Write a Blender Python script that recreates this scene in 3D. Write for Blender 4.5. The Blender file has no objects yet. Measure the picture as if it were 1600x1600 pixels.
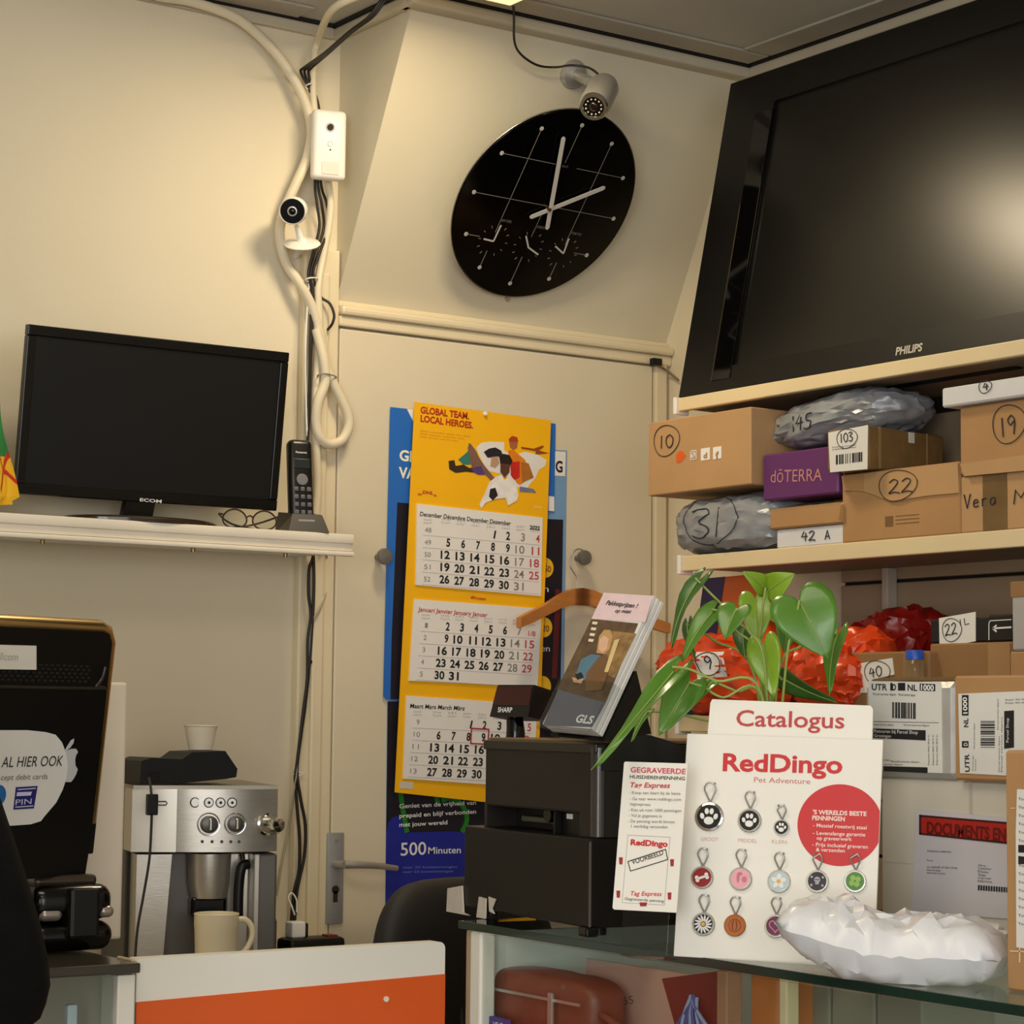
import bpy, bmesh, math, random
from mathutils import Vector, Matrix, noise
from mathutils.bvhtree import BVHTree
R = math.radians
SC = bpy.context.scene
COL = SC.collection

# ------------------------------------------------------------------ camera
FPX, YAW, PITCH, ROLL, CZ = 3550.0, R(34.8), R(5.15), R(.62), 1.28
_cy, _sy, _cp, _sp = math.cos(YAW), math.sin(YAW), math.cos(PITCH), math.sin(PITCH)
CF = Vector((_sy*_cp, _cy*_cp, _sp))
_r = Vector((_cy, -_sy, 0)); _u = _r.cross(CF)
CR = _r*math.cos(ROLL) + _u*math.sin(ROLL)
CU = _u*math.cos(ROLL) - _r*math.sin(ROLL)
CC = Vector((0, 0, CZ))
cam = bpy.data.cameras.new('camera'); cam.sensor_width = 36; cam.lens = FPX/1600*36
cam.clip_start = .02
co = bpy.data.objects.new('camera', cam); COL.objects.link(co)
co.matrix_world = Matrix(((CR.x, CU.x, -CF.x, CC.x), (CR.y, CU.y, -CF.y, CC.y), (CR.z, CU.z, -CF.z, CC.z), (0, 0, 0, 1)))
SC.camera = co

# ------------------------------------------------------------------ world, lights, exposure
SC.view_settings.view_transform = 'Standard'; SC.view_settings.look = 'None'
SC.view_settings.gamma = 1; SC.view_settings.use_curve_mapping = False
SC.view_settings.exposure = 0.68
w = bpy.data.worlds.new('World'); SC.world = w; w.use_nodes = True
w.node_tree.nodes['Background'].inputs[0].default_value = (.80, .80, .78, 1)
w.node_tree.nodes['Background'].inputs[1].default_value = .35

def area(name, loc, target, sx, sy, power, color):
    l = bpy.data.lights.new(name, 'AREA'); l.shape = 'RECTANGLE'; l.size = sx; l.size_y = sy
    l.energy = power; l.color = color
    o = bpy.data.objects.new(name, l); COL.objects.link(o); o.location = loc
    o.rotation_euler = (Vector(target)-Vector(loc)).to_track_quat('-Z', 'Y').to_euler()
    return o
area('left_fill_light', (-2.30, -.7, 1.55), (1.9, 2.6, 1.15), 2.6, 1.8, 74, (.97, .985, 1))  # unseen fill added at the left wall, brightens the boards over the back wall
area('shop_front_daylight', (-.4, -2.7, 1.6), (1.6, 3.4, 1.2), 2.6, 1.8, 30, (1, .99, .97))
area('ceiling_light_warm', (.75, 2.05, 2.6), (.95, 2.35, 0), 1.1, .5, 7, (1, .88, .68))
area('ceiling_light_front', (.2, .2, 2.6), (.2, .2, 0), 1.1, .5, 5, (1, .90, .72))

# ------------------------------------------------------------------ helpers
def lin(c):
    return tuple((x/255/12.92 if x/255 <= .04045 else ((x/255+.055)/1.055)**2.4) for x in c) + (1,)
_mats = {}
def M(name, rgb, rough=.5, metal=0, var=.06, vs=6, bump=0, bs=40, spec=.5, coat=0, emit=0, sheen=0, stretch=None):
    if name in _mats: return _mats[name]
    m = bpy.data.materials.new(name); m.use_nodes = True; nt = m.node_tree; b = nt.nodes['Principled BSDF']
    b.inputs['Roughness'].default_value = rough; b.inputs['Metallic'].default_value = metal
    b.inputs['Specular IOR Level'].default_value = spec; b.inputs['Coat Weight'].default_value = coat
    b.inputs['Sheen Weight'].default_value = sheen
    tc = nt.nodes.new('ShaderNodeTexCoord'); mp = nt.nodes.new('ShaderNodeMapping')
    if stretch: mp.inputs['Scale'].default_value = stretch
    nt.links.new(tc.outputs['Object'], mp.inputs['Vector'])
    n = nt.nodes.new('ShaderNodeTexNoise'); n.inputs['Scale'].default_value = vs; n.inputs['Detail'].default_value = 4
    nt.links.new(mp.outputs[0], n.inputs['Vector'])
    r = nt.nodes.new('ShaderNodeValToRGB'); c = lin(rgb)
    r.color_ramp.elements[0].position = .3; r.color_ramp.elements[1].position = .7
    r.color_ramp.elements[0].color = tuple(max(0, x*(1-var)) for x in c[:3])+(1,)
    r.color_ramp.elements[1].color = tuple(min(1, x*(1+var)) for x in c[:3])+(1,)
    nt.links.new(n.outputs['Fac'], r.inputs['Fac']); nt.links.new(r.outputs['Color'], b.inputs['Base Color'])
    if bump:
        n2 = nt.nodes.new('ShaderNodeTexNoise'); n2.inputs['Scale'].default_value = bs; n2.inputs['Detail'].default_value = 5
        nt.links.new(mp.outputs[0], n2.inputs['Vector'])
        bp = nt.nodes.new('ShaderNodeBump'); bp.inputs['Strength'].default_value = bump; bp.inputs['Distance'].default_value = .01
        nt.links.new(n2.outputs['Fac'], bp.inputs['Height']); nt.links.new(bp.outputs['Normal'], b.inputs['Normal'])
    if emit:
        b.inputs['Emission Color'].default_value = c; b.inputs['Emission Strength'].default_value = emit
    _mats[name] = m; return m
def glass(name, tint, refl=.04):
    m = bpy.data.materials.new(name); m.use_nodes = True; nt = m.node_tree
    nt.nodes.remove(nt.nodes['Principled BSDF']); out = nt.nodes['Material Output']
    t = nt.nodes.new('ShaderNodeBsdfTransparent'); t.inputs[0].default_value = lin(tint)
    g = nt.nodes.new('ShaderNodeBsdfGlossy'); g.inputs['Roughness'].default_value = .03
    f = nt.nodes.new('ShaderNodeFresnel'); f.inputs['IOR'].default_value = 1.45
    x = nt.nodes.new('ShaderNodeMixShader')
    ge = nt.nodes.new('ShaderNodeNewGeometry'); mu = nt.nodes.new('ShaderNodeMath'); mu.operation = 'SUBTRACT'; mu.use_clamp = True
    nt.links.new(f.outputs[0], mu.inputs[0]); nt.links.new(ge.outputs['Backfacing'], mu.inputs[1])
    nt.links.new(mu.outputs[0], x.inputs[0]); nt.links.new(t.outputs[0], x.inputs[1]); nt.links.new(g.outputs[0], x.inputs[2])
    nt.links.new(x.outputs[0], out.inputs['Surface']); return m

def at(x, y, X=None, Y=None, Z=None, D=None):
    """the point on the sight line of a photo pixel where it meets a wall, a shelf front or a table top"""
    d = CF*FPX + CR*(x-800) - CU*(y-800)
    if X is not None: t = (X-CC.x)/d.x
    elif Y is not None: t = (Y-CC.y)/d.y
    elif Z is not None: t = (Z-CC.z)/d.z
    else: t = D/FPX
    return CC + d*t
class Fr:
    """local frame: x to the right along the face, y into the thing, z up"""
    def __init__(s, o, yaw=0, tilt=0, roll=0):
        s.m = Matrix.Translation(Vector(o)) @ Matrix.Rotation(R(yaw), 4, 'Z') @ Matrix.Rotation(R(tilt), 4, 'X') @ Matrix.Rotation(R(roll), 4, 'Y')
        s.i = s.m.inverted()
    def px(s, p, y=0.0):
        o = s.i @ CC; d = s.i.to_3x3() @ (CF*FPX + CR*(p[0]-800) - CU*(p[1]-800))
        t = (y-o.y)/d.y; q = o+d*t; return (q.x, q.z)
    def loc(s, P): return s.i @ Vector(P)
    def w(s, x, y, z): return s.m @ Vector((x, y, z))

_txt = {}
def textdata(body, bold):
    k = (body, bold)
    if k in _txt: return _txt[k]
    cu = bpy.data.curves.new('t', 'FONT'); cu.body = body; cu.size = 1; cu.offset = bold; cu.resolution_u = 3
    o = bpy.data.objects.new('t', cu); COL.objects.link(o)
    dg = bpy.context.evaluated_depsgraph_get(); dg.update()
    me = o.evaluated_get(dg).to_mesh()
    vs = [v.co.copy() for v in me.vertices]; fs = [tuple(p.vertices) for p in me.polygons]
    o.evaluated_get(dg).to_mesh_clear(); bpy.data.objects.remove(o); bpy.data.curves.remove(cu)
    x0 = min(v.x for v in vs); x1 = max(v.x for v in vs); y0 = min(v.y for v in vs); y1 = max(v.y for v in vs)
    _txt[k] = (vs, fs, x0, x1, y0, y1); return _txt[k]

STROKES = {'0': [[(.3, 1), (.08, .8), (.05, .35), (.25, 0), (.5, .2), (.55, .7), (.3, 1)]], '1': [[(.3, 1), (.28, 0)]],
 '2': [[(.05, .8), (.3, 1), (.5, .8), (.3, .4), (.02, .03), (.3, .1), (.6, 0)]],
 '3': [[(.05, .9), (.35, 1), (.5, .8), (.2, .55), (.5, .35), (.45, .08), (.2, 0), (.02, .1)]],
 '4': [[(.25, 1), (.02, .45), (.55, .5)], [(.42, .85), (.38, 0)]], '5': [[(.55, 1), (.2, .95), (.12, .58), (.45, .5), (.48, .15), (.2, 0), (.02, .1)]],
 '6': [[(.45, 1), (.1, .5), (.1, .1), (.35, 0), (.5, .25), (.3, .48), (.1, .3)]], '7': [[(.02, .95), (.5, 1), (.2, 0)]],
 '9': [[(.48, .75), (.3, 1), (.06, .8), (.2, .52), (.48, .7), (.42, .3), (.35, 0)]], '8': [[(.3, 1), (.08, .78), (.45, .3), (.25, 0), (.06, .25), (.48, .8), (.3, 1)]],
 'A': [[(0, 0), (.25, 1), (.5, 0)], [(.08, .35), (.45, .35)]], 'V': [[(0, 1), (.22, 0), (.5, 1)]], 'L': [[(.1, 1), (.1, 0), (.5, .05)]],
 'e': [[(.05, .3), (.42, .35), (.3, .55), (.08, .4), (.12, .05), (.45, .08)]], 'r': [[(.1, .55), (.1, 0)], [(.1, .4), (.25, .55), (.42, .5)]],
 'a': [[(.42, .5), (.15, .5), (.05, .2), (.2, 0), (.42, .3), (.42, .5), (.45, .02)]], 'M': [[(0, 0), (.08, 1), (.3, .4), (.52, 1), (.6, 0)]], '-': [[(.05, .4), (.5, .42)]], ' ': []}

def spline(pts, n=6, closed=False):
    P = [Vector(p) for p in pts]
    if len(P) < 3: return P
    out = []; N = len(P)
    for i in range(N if closed else N-1):
        a, b, c, d = (P[(i-1) % N], P[i], P[(i+1) % N], P[(i+2) % N]) if closed else (P[max(i-1, 0)], P[i], P[i+1], P[min(i+2, N-1)])
        for k in range(n):
            t = k/n
            out.append(.5*((2*b)+(c-a)*t+(2*a-5*b+4*c-d)*t*t+(3*b-a-3*c+d)*t**3))
    if not closed: out.append(P[-1])
    return out

class B:
    def __init__(s): s.b = bmesh.new()
    def box(s, x0, x1, y0, y1, z0, z1, bev=0, seg=2, mat=None):
        g = bmesh.ops.create_cube(s.b, size=1); vs = g['verts']
        for v in vs: v.co = Vector((x0+(v.co.x+.5)*(x1-x0), y0+(v.co.y+.5)*(y1-y0), z0+(v.co.z+.5)*(z1-z0)))
        if bev:
            es = list({e for v in vs for e in v.link_edges})
            bv = min(bev, .49*min(abs(x1-x0), abs(y1-y0), abs(z1-z0)))
            r = bmesh.ops.bevel(s.b, geom=es, offset=bv, segments=seg, affect='EDGES', profile=.5)
            vs = [v for v in r['verts']]
        if mat: bmesh.ops.transform(s.b, matrix=mat, verts=list({v for v in vs}))
        return s
    def prism(s, poly, y0, y1):
        f0 = [s.b.verts.new((p[0], y0, p[1])) for p in poly]; f1 = [s.b.verts.new((p[0], y1, p[1])) for p in poly]
        n = len(poly); s.b.faces.new(f0); s.b.faces.new(f1[::-1])
        for i in range(n): s.b.faces.new((f0[i], f1[i], f1[(i+1) % n], f0[(i+1) % n]))
        return s
    def hull(s, pts, faces):
        v = [s.b.verts.new(p) for p in pts]
        for f in faces: s.b.faces.new([v[i] for i in f])
        return s
    def hexa(s, q0, q1):
        """solid between two quads given as four 3-D points each"""
        return s.hull(list(q0)+list(q1), [(0, 1, 2, 3), (7, 6, 5, 4), (0, 4, 5, 1), (1, 5, 6, 2), (2, 6, 7, 3), (3, 7, 4, 0)])
    def lathe(s, prof, n=32, mat=None, cap=True):
        rings = []
        for r, z in prof:
            rings.append([s.b.verts.new((r*math.cos(2*math.pi*i/n), r*math.sin(2*math.pi*i/n), z)) for i in range(n)])
        for a, b in zip(rings, rings[1:]):
            for i in range(n): s.b.faces.new((a[i], a[(i+1) % n], b[(i+1) % n], b[i]))
        if cap: s.b.faces.new(rings[0][::-1]); s.b.faces.new(rings[-1])
        if mat: bmesh.ops.transform(s.b, matrix=mat, verts=[v for r in rings for v in r])
        return s
    def cyl(s, p0, p1, r0, r1=None, n=24):
        p0 = Vector(p0); p1 = Vector(p1); d = p1-p0
        m = Matrix.Translation(p0) @ d.to_track_quat('Z', 'Y').to_matrix().to_4x4()
        return s.lathe([(r0, 0), (r0 if r1 is None else r1, d.length)], n, m)
    def tube(s, pts, r, n=8, smooth=0, closed=False):
        P = spline(pts, smooth, closed) if smooth else [Vector(p) for p in pts]
        Q = [P[0]]
        for p in P[1:]:
            if (p-Q[-1]).length > 1e-6: Q.append(p)
        P = Q; N = len(P); rings = []; up = None
        for i, p in enumerate(P):
            a = P[(i-1) % N] if closed else P[max(i-1, 0)]; c = P[(i+1) % N] if closed else P[min(i+1, N-1)]
            t = (c-a)
            if t.length < 1e-9: t = Vector((0, 0, 1))
            t.normalize()
            if up is None: up = t.orthogonal().normalized()
            up = (up - t*up.dot(t))
            if up.length < 1e-6: up = t.orthogonal()
            up.normalize(); v = t.cross(up)
            rr = r(i/(N-1)) if callable(r) else r
            rings.append([s.b.verts.new(p+up*rr*math.cos(2*math.pi*k/n)+v*rr*math.sin(2*math.pi*k/n)) for k in range(n)])
        for i in range(N if closed else N-1):
            a, b = rings[i], rings[(i+1) % N]
            for k in range(n): s.b.faces.new((a[k], a[(k+1) % n], b[(k+1) % n], b[k]))
        if not closed: s.b.faces.new(rings[0][::-1]); s.b.faces.new(rings[-1])
        return s
    def disc(s, c, r, y0, y1, n=32, rz=None):
        return s.prism([(c[0]+r*math.cos(2*math.pi*i/n), c[1]+(rz or r)*math.sin(2*math.pi*i/n)) for i in range(n)], y0, y1)
    def ring(s, c, r, t, y0, n=40, rz=None):
        rz = rz or r
        return s.tube([(c[0]+r*math.cos(2*math.pi*i/n), y0, c[1]+rz*math.sin(2*math.pi*i/n)) for i in range(n)], t, 6, closed=True)
    def grid(s, fn, nu, nv, closed_u=False):
        V = [[s.b.verts.new(fn(i/nu, j/nv)) for j in range(nv+1)] for i in range(nu if closed_u else nu+1)]
        for i in range(nu):
            for j in range(nv):
                a, b = V[i], V[(i+1) % len(V)]
                s.b.faces.new((a[j], b[j], b[j+1], a[j+1]))
        return s
    def text(s, body, p0, p1, y=-.0006, h=None, bold=0, shear=0, ext=.0004, proj=None):
        """lettering on the local plane y; baseline from p0 to p1, width fitted, h = capital height"""
        vs, fs, x0, x1, y0, y1 = textdata(body, bold)
        a = Vector((p0[0], 0, p0[1])); d = Vector((p1[0], 0, p1[1]))-a; L = d.length; d.normalize(); up = Vector((-d.z, 0, d.x))
        k = L/(x1-x0); kh = (h/.73) if h else k
        f = [s.b.verts.new(a+d*((v.x-x0)*k)+up*(v.y*kh)+d*(shear*v.y*kh)+Vector((0, y, 0))) for v in vs]
        for q in fs:
            try: s.b.faces.new([f[i] for i in q][::-1])
            except ValueError: pass
        return s
    def tpx(s, fr, body, p0, p1, y=-.0006, hpx=None, **k):
        a = fr.px(p0, y); c = fr.px(p1, y); h = None
        if hpx:
            q = fr.px((p0[0], p0[1]-hpx), y); h = math.hypot(q[0]-a[0], q[1]-a[1])
        return s.text(body, a, c, y, h, **k)
    def ppx(s, fr, poly, y0, y1=None):
        P = [fr.px(p, y0) for p in poly]; return s.prism(P, y0, y0+.0004 if y1 is None else y1)
    def write(s, body, p0, p1, h, y=-.0008, r=.0012, proj=None):
        """marker handwriting along p0..p1"""
        wd = sum(.38 if c in ' 1' else .68 for c in body); a = Vector((p0[0], p0[1])); d = Vector((p1[0], p1[1]))-a; k = d.length/wd; d.normalize(); up = Vector((-d.y, d.x)); x = 0
        for c in body:
            for st in STROKES[c]:
                P = [a+d*((x+(q[0]-(.22 if c == '1' else 0)))*k)+up*(q[1]*h) for q in st]
                P = [(q.x, y, q.y) for q in P]
                P = spline(P, 4) if c not in 'AVML4' else P
                if proj: P = [proj(q) for q in P]
                s.tube(P, r, 5)
            x += .38 if c in ' 1' else .68
        return s
    def circ(s, c, rx, rz, y=-.0008, r=.0009, proj=None, n=28):
        P = []
        for i in range(n+2):
            t = 2*math.pi*i/n; k = 1+.04*math.sin(3*t+1)+.01*i/n
            P.append((c[0]+rx*k*math.cos(t), y, c[1]+rz*k*math.sin(t)))
        if proj: P = [proj(q) for q in P]
        return s.tube(P, r, 5)
    def lump(s, w, d, h, e=3.0, n=22, amp=.01, freq=9, seed=0, crease=1.0, sag=0, mat=None, jit=0):
        """a stuffed plastic bag: rounded box with crumpled skin, resting on local z=0"""
        off = Vector((seed*7.3, seed*3.1, seed*1.7)); g = bmesh.ops.create_cube(s.b, size=2); vs = g['verts']
        es = list({q for v in vs for q in v.link_edges})
        bmesh.ops.subdivide_edges(s.b, edges=es, cuts=n, use_grid_fill=True)
        vv = [v for v in s.b.verts if v.tag is False]; rj = random.Random(seed)
        for v in vv:
            p = v.co; l = (abs(p.x)**e+abs(p.y)**e+abs(p.z)**e)**(1/e); p = p/l
            nn = p.normalized(); q = Vector((p.x*w/2, p.y*d/2, p.z*h/2))
            f = noise.fractal(q*freq+off, 1.0, 2.2, 4); rg = 1-abs(noise.noise(q*freq*1.3+off*2))*2; rg2 = 1-abs(noise.noise(q*freq*2.7-off))*2
            vd = noise.voronoi(q*freq*.75+off)[0]; q += nn*amp*(f*.5+crease*(rg*.25+rg2*.15+(vd[1]-vd[0])*1.25)-.5*crease)
            if jit: q += Vector((rj.uniform(-1, 1), rj.uniform(-1, 1), rj.uniform(-1, 1)))*jit
            q.z += h/2
            if sag: q.z -= sag*(abs(p.x)**3)*h
            q.z = max(q.z, 0.0005)
            v.co = q; v.tag = True
        if jit: bmesh.ops.triangulate(s.b, faces=s.b.faces[:])
        if mat: bmesh.ops.transform(s.b, matrix=mat, verts=vv)
        return s
    def bvh(s): return BVHTree.FromBMesh(s.b)

def link(o, parent):
    COL.objects.link(o)
    if parent is not None: o.parent = parent
    return o
def obj(name, b, mat, parent=None, smooth=None, fr=None, label=None):
    me = bpy.data.meshes.new(name); bm = b.b
    bmesh.ops.recalc_face_normals(bm, faces=bm.faces)
    if smooth is not None:
        for f in bm.faces: f.smooth = True
        a = R(smooth)
        for e in bm.edges:
            if len(e.link_faces) == 2 and e.calc_face_angle(0) > a: e.smooth = False
    bm.to_mesh(me); bm.free()
    me.materials.append(mat)
    o = bpy.data.objects.new(name, me); link(o, parent)
    if fr is not None: o.matrix_world = fr.m
    if label: o['label'] = label
    return o
def tag(o, label, cat, group=None, kind=None):
    o['label'] = label; o['category'] = cat
    if group: o['group'] = group
    if kind: o['kind'] = kind
    return o
def thing(name, label, cat, fr, group=None):
    o = bpy.data.objects.new(name, None); o.empty_display_size = .05; COL.objects.link(o); o.matrix_world = fr.m
    return tag(o, label, cat, group)
def struct(name, b, mat, parent=None, smooth=None, fr=None):
    o = obj(name, b, mat, parent, smooth, fr)
    if parent is None: o['kind'] = 'structure'
    return o
W0 = Fr((0, 0, 0))

# ------------------------------------------------------------------ materials
WALL = M('wall_cream_paint', (224, 213, 187), .62, var=.035, vs=1.6, bump=.05, bs=60)
DOORM = M('door_cream_gloss', (221, 209, 183), .42, var=.03, vs=2.0, bump=.02, bs=30)
SLOPE = M('panel_cream_paint', (214, 205, 180), .6, var=.03, vs=2.2, bump=.04, bs=50)
TRIMM = M('trim_cream_gloss', (226, 212, 180), .38, var=.03, vs=4)
CEILM = M('ceiling_board', (190, 187, 180), .7, var=.04, vs=2, bump=.03)
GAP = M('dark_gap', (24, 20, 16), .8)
FLOORM = M('floor_vinyl', (140, 130, 118), .5, var=.12, vs=8)
WHITE = M('white_plastic', (236, 233, 226), .35, var=.015)
WHITEP = M('white_paper', (236, 233, 228), .6, var=.02)
BLACK = M('black_plastic', (12, 11, 11), .42, spec=.35, var=.1, bump=.02, bs=200)
BLACKG = M('black_gloss', (6, 6, 6), .18, spec=.4, var=.1)
BLACKM = M('black_matte', (22, 20, 19), .7, var=.15, bump=.06, bs=120)
INK = M('black_ink', (28, 26, 28), .7)
MARK = M('marker_ink', (46, 42, 44), .7)
GREYINK = M('grey_ink', (140, 136, 134), .7)
LGREY = M('pale_grey_ink', (186, 182, 180), .7)
REDINK = M('red_ink', (190, 45, 50), .6)
WINK = M('white_ink', (238, 238, 238), .6)
SILVER = M('silver_metal', (186, 184, 180), .32, .7, var=.05, vs=20)
CHROME = M('chrome', (220, 218, 214), .12, 1)
STEEL = M('brushed_steel', (190, 184, 174), .30, .72, var=.06, vs=30, stretch=(1, 1, 12), bump=.03, bs=60)
CARD = M('cardboard', (176, 134, 88), .75, var=.06, vs=9, bump=.05, bs=60)
CARD2 = M('cardboard_dark', (150, 112, 70), .75, var=.08, vs=8, bump=.05, bs=60)
CARD3 = M('cardboard_pale', (188, 148, 102), .75, var=.06, vs=9, bump=.05, bs=60)
TAPE = M('brown_tape', (118, 92, 56), .28, var=.18, vs=14, bump=.12, bs=30)
GBAG = M('grey_mailer_plastic', (150, 154, 160), .34, .15, var=.06, bump=.05, bs=30)
WBAG = M('white_mailer_plastic', (224, 225, 229), .30, var=.03, bump=.02, bs=24)
RBAG = M('orange_red_plastic', (222, 72, 26), .28, var=.15, vs=12, bump=.06, bs=26)
DRBAG = M('dark_red_plastic', (140, 22, 18), .32, var=.15, bump=.05, bs=26)
ORANGE = M('orange_laminate', (222, 92, 32), .35, var=.03)
WLAM = M('white_laminate', (232, 228, 216), .35, var=.02)
GREEN_EDGE = M('green_glass_edge', (22, 44, 34), .15, var=.2)
GLASS = glass('clear_glass', (248, 251, 249))
CLEARP = glass('clear_acrylic', (244, 246, 246))
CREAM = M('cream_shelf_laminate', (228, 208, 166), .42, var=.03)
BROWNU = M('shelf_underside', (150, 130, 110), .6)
SLATM = M('slatwall_laminate', (168, 146, 120), .55, var=.03)

# ------------------------------------------------------------------ the setting
YB, XR, ZC = 3.878, 3.102, 2.66
struct('floor', B().box(-2.4, XR+.1, -3, YB+.1, -.1, 0), FLOORM)
struct('wall_back', B().box(-2.4, XR, YB, YB+.1, 0, ZC+.1), WALL)
struct('wall_right', B().box(XR, XR+.1, -3, YB+.1, 0, ZC+.1), WALL)
struct('wall_left', B().box(-2.5, -2.4, -3, YB+.1, 0, ZC+.1), WALL)
struct('ceiling', B().box(-2.4, XR, -3, YB, ZC, ZC+.1), CEILM)
# unseen window frame and pane added around the left fill light
b = B()
for a_ in ((-2.2, -2.12, .55, 2.5), (.72, .80, .55, 2.5)): b.box(-2.41, -2.36, a_[0], a_[1], a_[2], a_[3], .004)
for a_ in ((.55, .63), (2.42, 2.5)): b.box(-2.41, -2.36, -2.2, .80, a_[0], a_[1], .004)
win = struct('added_window_frame', b, WHITE)
obj('added_window_pane', B().box(-2.398, -2.392, -2.12, .72, .63, 2.42), GLASS, win)
# boxed-in slope above the door (underside of the stairs)
SX0, SZ0, SY1 = 2.262, 2.098, 3.598
b = B(); b.hull([(SX0, YB, SZ0), (XR, YB, SZ0), (XR, SY1, ZC), (SX0, SY1, ZC), (SX0, YB, ZC), (XR, YB, ZC)],
                [(0, 1, 2, 3), (0, 3, 4), (1, 5, 2), (0, 4, 5, 1), (2, 5, 4, 3)])
struct('wall_slope', b, SLOPE)
# door
DX0, DX1, DZ = 2.262, 3.053, 2.045
door = struct('door_1', B().box(DX0, DX1, YB-.018, YB-.001, .01, DZ, .003), DOORM)
# door frame and moulding over it
struct('trim_1', B().box(2.178, DX0-.004, YB-.022, YB, 0, 2.2, .004).box(2.205, 2.232, YB-.030, YB-.02, 0, 2.15, .006), TRIMM)
struct('trim_2', B().box(DX1+.004, DX1+.035, YB-.026, YB, 0, DZ+.004, .004).box(DX1+.034, XR, YB-.012, YB, 0, SZ0, .003), TRIMM)
b = B().box(DX0-.004, XR, YB-.024, YB, DZ+.004, DZ+.026, .004).box(DX0-.004, XR, YB-.034, YB, DZ+.026, DZ+.044, .006).box(DX0-.004, XR, YB-.014, YB, DZ+.044, SZ0+.004, .004)
struct('trim_3', b, TRIMM)
# cove strip round the ceiling, plus a dark strip painting the gap's shade
def strip(y0, y1, x0, x1, z0, z1, bev): return B().box(x0, x1, y0, y1, z0, z1, bev)
b = B().box(SX0-.02, XR, SY1-.022, SY1+.03, ZC-.03, ZC-.007, .006)
b.box(XR-.02, XR, -3, SY1-.02, ZC-.03, ZC-.007, .006)
b.box(SX0-.022, SX0, SY1, YB, ZC-.03, ZC-.007, .006)
b.box(-2.4, SX0-.02, YB-.012, YB, ZC-.03, ZC-.007, .004)
struct('trim_4', b, M('cove_paint', (196, 186, 164), .5))
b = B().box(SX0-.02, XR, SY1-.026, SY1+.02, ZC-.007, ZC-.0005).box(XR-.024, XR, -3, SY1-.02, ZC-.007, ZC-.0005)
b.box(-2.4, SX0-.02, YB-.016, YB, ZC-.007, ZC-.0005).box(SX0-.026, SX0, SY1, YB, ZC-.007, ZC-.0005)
struct('gap_shade_strip', b, GAP)
b = B().box(SX0-.1, XR-.03, SY1-.10, SY1-.032, ZC-.006, ZC, .003).box(XR-.105, XR-.03, -3, SY1-.105, ZC-.006, ZC, .003)
b.box(-2.4, SX0-.11, YB-.09, YB-.02, ZC-.006, ZC, .003)
struct('trim_6', b, M('ceiling_border', (176, 169, 156), .65))
# slatted board behind the right-hand shelves
b = B()
for k in range(13):
    z = .5+k*.105
    if z+.1 < 1.93: b.box(XR-.018, XR-.001, -1, 3.30, z, z+.099, .003)
struct('trim_7', b, SLATM)
struct('trim_8', B().box(XR-.006, XR, -1, 3.30, .5, 1.93), GAP)

# door furniture
fr = Fr((0, YB-.018, 0)); dfr = W0
def dpt(p, y): q = at(p[0], p[1], Y=y); return (q.x, q.y, q.z)
pf = Fr((2.262, YB-.0182, 0))
tl, br = at(508, 1301, Y=YB-.02), at(531, 1443, Y=YB-.02)
px0, px1, pz0, pz1 = tl.x+.002, tl.x+.040, br.z, tl.z
pl = obj('handle_plate', B().box(px0, px1, YB-.027, YB-.0185, pz0, pz1, .003).cyl((px0+.019, YB-.03, pz1-.012), (px0+.019, YB-.026, pz1-.012), .003).cyl((px0+.019, YB-.03, pz0+.012), (px0+.019, YB-.026, pz0+.012), .003), M('satin_aluminium', (166, 168, 170), .38, .45), door, 30)
hz = pz0+(pz1-pz0)*.66
obj('lever', B().cyl((px0+.018, YB-.028, hz), (px0+.018, YB-.066, hz), .009, .008).tube([(px0+.018, YB-.062, hz), (px0+.045, YB-.068, hz-.001), (px0+.09, YB-.068, hz-.004), (px0+.135, YB-.066, hz-.010)], lambda t: .0085-.003*t, 12, 5), SILVER, pl, 40)
kz = pz0+(pz1-pz0)*.33
obj('keyhole', B().cyl((px0+.019, YB-.0275, kz+.008), (px0+.019, YB-.0285, kz+.008), .008).box(px0+.014, px0+.024, YB-.0285, YB-.027, kz-.016, kz+.006, .001), M('keyhole_dark', (66, 60, 54), .4, .6), pl, 40)
for p in ((594, 870), (906, 872)):
    q = at(p[0], p[1], Y=YB-.03); m = Matrix.Translation((q.x, YB-.018, q.z)) @ Matrix.Rotation(R(90), 4, 'X')
    obj('coat_knob', B().lathe([(.006, 0), (.007, .012), (.014, .020), (.0165, .027), (.015, .034), (.004, .037)], 24, m), M('knob_grey', (120, 116, 110), .35, .3), door, 40)

# ------------------------------------------------------------------ ceiling lamp
lc = at(797, 9, Z=2.618); fr = Fr((lc.x-.15, lc.y-.15, 2.6595), 0)
t = thing('ceiling_lamp', 'square warm-lit ceiling lamp above the sloping panel', 'lamp', fr)
obj('lamp_frame', B().box(-.165, .165, -.165, .165, -.014, 0, .004), M('lamp_frame', (120, 96, 70), .5), t)
b = B(); b.hexa([(-.15, -.15, -.041), (.15, -.15, -.041), (.15, .15, -.041), (-.15, .15, -.041)], [(-.16, -.16, -.014), (.16, -.16, -.014), (.16, .16, -.014), (-.16, .16, -.014)])
obj('diffuser', b, M('lamp_diffuser', (255, 214, 146), .5, emit=1.0), t)
l = bpy.data.lights.new('ceiling_lamp_light', 'AREA'); l.shape = 'SQUARE'; l.size = .22; l.energy = 5.2; l.color = (1, .83, .56)
o = bpy.data.objects.new('ceiling_lamp_light', l); COL.objects.link(o); o.parent = t; o.location = (-.03, -.05, -.044)

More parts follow.
